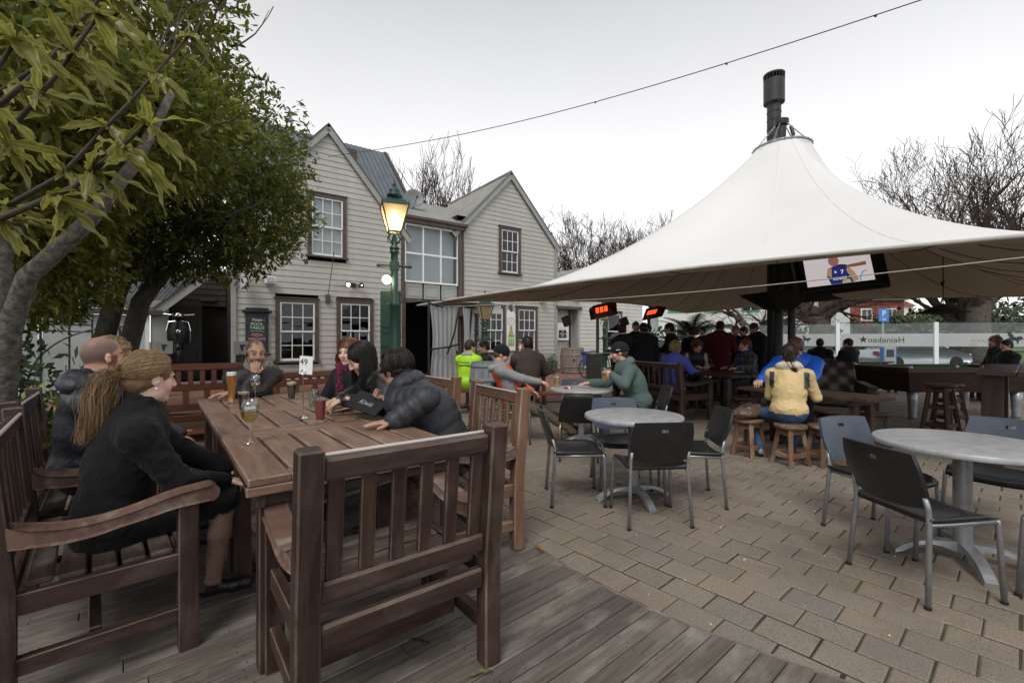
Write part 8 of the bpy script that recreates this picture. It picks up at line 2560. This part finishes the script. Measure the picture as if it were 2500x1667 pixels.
def crown(name,ells,n_cl,per,size,parent,seed,pal,inner=.45):
 q=np.random.default_rng(seed)
 wts=np.array([e[1][0]*e[1][1]*e[1][2]for e in ells])**.75;wts/=wts.sum()
 which=q.choice(len(ells),n_cl,p=wts)
 d=q.normal(size=(n_cl,3));d/=np.linalg.norm(d,axis=1)[:,None]
 rad=np.where(q.random(n_cl)<.68,q.uniform(.82,1.04,n_cl),q.uniform(inner,.85,n_cl))
 lump=1+.13*np.sin(d[:,0]*6+2*which)*np.sin(d[:,2]*7+d[:,1]*5)
 Ec=np.array([e[0]for e in ells]);Er=np.array([e[1]for e in ells])
 cc=Ec[which]+d*Er[which]*(rad*lump)[:,None]
 out=d/Er[which];out/=np.linalg.norm(out,axis=1)[:,None]
 out[:,2]-=.15
 n=n_cl*per
 c=np.repeat(cc,per,0)+q.normal(0,size*.35,(n,3));o=np.repeat(out,per,0)
 ax=o*.55+q.normal(0,.75,(n,3));ax[:,2]-=.38
 ax/=np.linalg.norm(ax,axis=1)[:,None]
 sd=np.cross(ax,q.normal(size=(n,3))*.6+np.array((0,0,1.0)));sd/=np.linalg.norm(sd,axis=1)[:,None]+1e-9
 nr=np.cross(ax,sd)
 L_=(size*q.uniform(.65,1.3,n))[:,None];w=L_*q.uniform(.15,.21,n)[:,None]
 wv=(q.normal(0,.04,n))[:,None]*L_
 b=c;m1=c+ax*L_*.35-nr*L_*.03;m2=c+ax*L_*.7-nr*L_*.06;t=c+ax*L_-nr*L_*.16
 V=np.stack([b,m1+sd*w*.95+nr*(w*.35+wv),m1,m1-sd*w*.95+nr*(w*.35-wv),m2+sd*w*.72+nr*(w*.2-wv),m2,m2-sd*w*.72+nr*(w*.2+wv),t],1).reshape(-1,3)
 T=np.array([(0,1,2),(0,2,3),(1,4,5),(1,5,2),(2,5,6),(2,6,3),(4,7,5),(5,7,6)])
 F=(np.arange(n)[:,None,None]*8+T[None]).reshape(-1,3)
 me=big_mesh(name,V,F,True);me.materials.append(M['leaf'])
 pal=np.array(pal)
 cl=pal[np.repeat(q.integers(0,len(pal),n_cl),per)]*.5+pal[q.integers(0,len(pal),n)]*.5
 cl=cl*q.uniform(1.15,2.0,n)[:,None]
 set_col(me,np.repeat(cl,8,0))
 return link(name,me,None,parent,kind='stuff')
GREEN=[(.075,.095,.016),(.12,.135,.024),(.165,.165,.032),(.22,.205,.045),(.06,.08,.016),(.09,.115,.022)]
DGREEN=[(.05,.075,.018),(.08,.105,.022),(.12,.135,.028),(.18,.17,.038),(.045,.065,.016),(.07,.09,.022)]
t2=thing('broadleaf_tree',(0,0,0),0,'broad green tree with two dark trunks overhanging the entrance annex','tree')
crown('crown',[((-5.4,7.4,4.1),(1.9,1.9,1.75)),((-4.3,7.2,3.3),(1.0,1.0,.92)),((-6.9,7.2,3.4),(1.6,1.3,1.1)),((-5.6,6.9,3.0),(1.6,.9,.75)),((-7.6,6.6,2.6),(1.2,1.0,1.0))],7200,6,.11,t2,4,DGREEN)
for pts,rr_ in(([(-6.55,7.0,0),(-6.42,7.0,1.0),(-6.2,7.05,2.0),(-5.9,7.15,2.9),(-5.6,7.3,3.9)],[.17,.14,.13,.11,.06]),([(-6.3,7.15,0),(-6.1,7.1,1.0),(-5.85,7.1,1.9),(-5.35,7.2,2.7),(-4.8,7.25,3.4)],[.16,.14,.125,.10,.05]),([(-7.35,6.2,0),(-7.3,6.2,1.2),(-7.5,6.3,2.6)],[.26,.22,.16])):
 MB().tube(pts,rr_,12).build('trunk',M['dark_bark'],t2,smooth=True)
rr=random.Random(9)
def twigs(parent,base_pts,n,m,spread=.5,ln=(.5,1.1),r_=.010,up=.1):
 for k in range(n):
  a=Vector(base_pts[k%len(base_pts)])+Vector((rr.uniform(-.3,.3),rr.uniform(-.3,.3),rr.uniform(-.3,.3)))
  d=Vector((rr.uniform(.3,1),rr.uniform(-.4,.3),rr.uniform(-.25,.7)+up)).normalized()
  L_=rr.uniform(*ln);pts=[a]
  for j in range(5):
   d=(d+Vector((rr.gauss(0,.12),rr.gauss(0,.12),rr.gauss(.03,.12)))).normalized();pts.append(pts[-1]+d*L_/5)
  MB().tube(pts,[r_,r_*.9,r_*.75,r_*.6,r_*.5,r_*.55],5).tube([pts[3],pts[3]+(d+Vector((.2,0,.5))).normalized()*L_*.3],[r_*.5,r_*.35],4).build('branch',m,parent)
twigs(t2,[(-4.6,6.6,2.75),(-4.2,6.5,3.1),(-5.0,6.5,3.3),(-4.4,6.4,3.5)],9,M['pale_bark'],ln=(.7,1.3),r_=.012)
t1=thing('broadleaf_tree',(0,0,0),0,'nearest leafy tree with pale trunk at the left picture edge','tree')
crown('crown',[((-4.75,4.7,4.5),(1.65,1.5,1.7)),((-3.4,4.2,3.3),(.8,.8,.6)),((-4.9,4.3,3.0),(1.3,1.0,.9)),((-5.6,5.0,2.4),(1.1,.9,1.0)),((-3.4,3.0,3.2),(.75,.6,.6)),((-3.9,3.4,2.7),(.8,.6,.55))],7600,7,.105,t1,8,GREEN)
for pts,rr_ in(([(-3.98,3.45,0),(-3.92,3.45,.7),(-3.80,3.40,1.35),(-3.55,3.3,1.75),(-3.05,3.25,2.15),(-2.75,3.3,2.6),(-2.7,3.6,3.3)],[.10,.085,.075,.062,.05,.04,.025]),([(-3.80,3.40,1.3),(-3.85,3.4,1.9),(-3.9,3.7,2.7),(-4.1,4.1,3.6)],[.065,.055,.05,.035])):
 MB().tube(pts,rr_,12).build('trunk',M['pale_bark'],t1,smooth=True)
twigs(t1,[(-3.0,4.1,3.8),(-3.0,4.3,4.2),(-3.1,4.3,4.6),(-2.9,4.0,3.5)],13,M['pale_bark'],ln=(.5,.95),r_=.009,up=.25)
twigs(t1,[(-3.4,4.0,4.9),(-3.2,4.0,5.1)],6,M['pale_bark'],ln=(.8,1.3),r_=.02,up=.6)
def big_leaf(seed):
 q=random.Random(seed)
 L_,w0=1.0,q.uniform(.105,.14)
 n=10
 V,F,C_=[],[],[]
 ph,am=q.uniform(0,6.28),q.uniform(.03,.055)
 droop,roll=q.uniform(.12,.45),q.uniform(-.3,.3)
 for i in range(n+1):
  t=i/n
  w=w0*(math.sin(math.pi*min(1,.04+t*.97))**.75)*(1.0-.25*t)+.004
  y,z=t*L_,-droop*t*t
  for k,sx_ in enumerate((-1,-.5,0,.5,1)):
   wav=am*math.sin(t*17+ph+(1.4 if sx_>0 else 0))*abs(sx_)**2
   V.append((sx_*w*(1+.16*math.sin(t*17+ph)),y,z+.35*abs(sx_)*w+wav+roll*sx_*w*t))
   e=abs(sx_)>.9
   mid=sx_==0
   C_.append((.40,.36,.08)if e else((.34,.34,.10)if mid else(.17,.19,.036)))
 for i in range(n):
  for k in range(4):
   a=i*5+k;F.append((a,a+1,a+6,a+5))
 me=new_mesh('leaf',V,F,True);me.materials.append(M['leaf']);set_col(me,np.array(C_)*q.uniform(.65,1.2))
 return me
LV=[big_leaf(k)for k in range(12)]
rl=random.Random(21)
def spray(pts,rads,whorls,label=None):
 br=MB().tube(pts,rads,6).build('branch',M['dark_bark'],t1,smooth=True)
 P_=[Vector(p)for p in pts]
 for t,cnt,size in whorls:
  s=t*(len(P_)-1);i=min(int(s),len(P_)-2)
  c=P_[i].lerp(P_[i+1],s-i);d=(P_[i+1]-P_[i]).normalized()
  a0=rl.uniform(0,6.28)
  for k in range(cnt):
   a=a0+2*math.pi*k/cnt+rl.uniform(-.4,.4)
   u=d.orthogonal().normalized();v=d.cross(u)
   ax=(d*rl.uniform(.15,.8)+(u*math.cos(a)+v*math.sin(a))*.8+Vector((.3,0,-.75))).normalized()
   Q=frame_of((0,0,0),ax).to_quaternion()@Quaternion((0,0,1),-math.pi/2)@Quaternion((0,1,0),rl.uniform(-.9,.9))
   sc_=size*rl.uniform(.7,1.25)
   o=link('leaf',LV[rl.randrange(12)],None,br,c+Vector((rl.uniform(-.01,.01),0,0)),Q)
   sc_*=rl.uniform(.5,.95);o.scale=(sc_,sc_,sc_)
spray([(-1.75,1.05,1.42),(-1.30,1.05,1.52),(-1.02,1.05,1.64),(-.86,1.06,1.79)],[.010,.008,.006,.004],[(.25,8,.13),(.45,9,.14),(.6,9,.14),(.75,10,.15),(.88,11,.15),(1.0,11,.15)])
spray([(-1.75,1.25,1.62),(-1.42,1.22,1.78),(-1.22,1.2,1.98),(-1.10,1.2,2.15)],[.010,.008,.006,.004],[(.2,8,.14),(.4,9,.15),(.6,10,.15),(.8,10,.15),(1.0,11,.15)])
spray([(-1.9,1.5,1.9),(-1.55,1.5,2.2),(-1.35,1.5,2.45)],[.010,.008,.005],[(.2,8,.15),(.5,10,.15),(.75,10,.16),(1.0,11,.16)])
spray([(-1.45,.95,1.55),(-1.20,.98,1.75),(-1.10,1.0,1.95)],[.009,.007,.004],[(.3,8,.15),(.65,10,.16),(1.0,10,.16)])
spray([(-2.3,1.9,1.75),(-1.9,1.9,1.98),(-1.6,1.9,2.3),(-1.4,1.95,2.6)],[.012,.009,.007,.004],[(.15,8,.15),(.35,10,.15),(.55,10,.16),(.8,11,.16),(1.0,11,.16)])
spray([(-2.4,2.0,2.3),(-1.95,2.0,2.6),(-1.7,2.1,2.9)],[.012,.009,.005],[(.2,9,.16),(.5,10,.16),(.8,11,.16),(1.0,11,.16)])
M['shrub_bright']=noisy('shrub_bright',(.07,.10,.018),(.15,.18,.035),6,.6,.1)
shrub((-3.25,3.0,.25),(.42,.35,.70),520,.06,M['shrub_bright'],'light green garden shrub behind the left benches','garden_shrub','shrub',200)
shrub((-2.75,1.75,.35),(.35,.3,.62),420,.06,M['shrub_bright'],'light green shrub at the left picture edge','garden_shrub','shrub',201)
shrub((-6.3,4.9,0),(1.2,.9,2.2),2600,.08,M['shrub_leaf'],'dark leafy shrub mass between the tree trunks at left','garden_shrub','shrub',202)
for x,y,rz,c_,lab in((-.343,1.879,1.2,(.10,.10,.03),'greenish fallen leaf on the deck under the near armchair'),(-.072,1.729,1.9,(.30,.32,.12),'pale green fallen leaf beside the armchair foot'),(.185,2.716,.4,(.60,.32,.03),'yellow fallen leaf on the deck edge'),(-1.40,2.30,.7,(.16,.15,.04),'fallen leaf on the deck near the table leg'),(-1.93,1.78,.2,(.13,.13,.04),'fallen leaf under the left bench')):
 me=LV[rl.randrange(12)].copy();me.color_attributes.remove(me.color_attributes[0]);set_col(me,np.tile(c_,(len(me.vertices),1)))
 o=link('fallen_leaf',me,None,None,(x,y,.022),(R(8),R(5),rz));o.scale=(.10,.10,.10);tag(o,lab,'leaf')
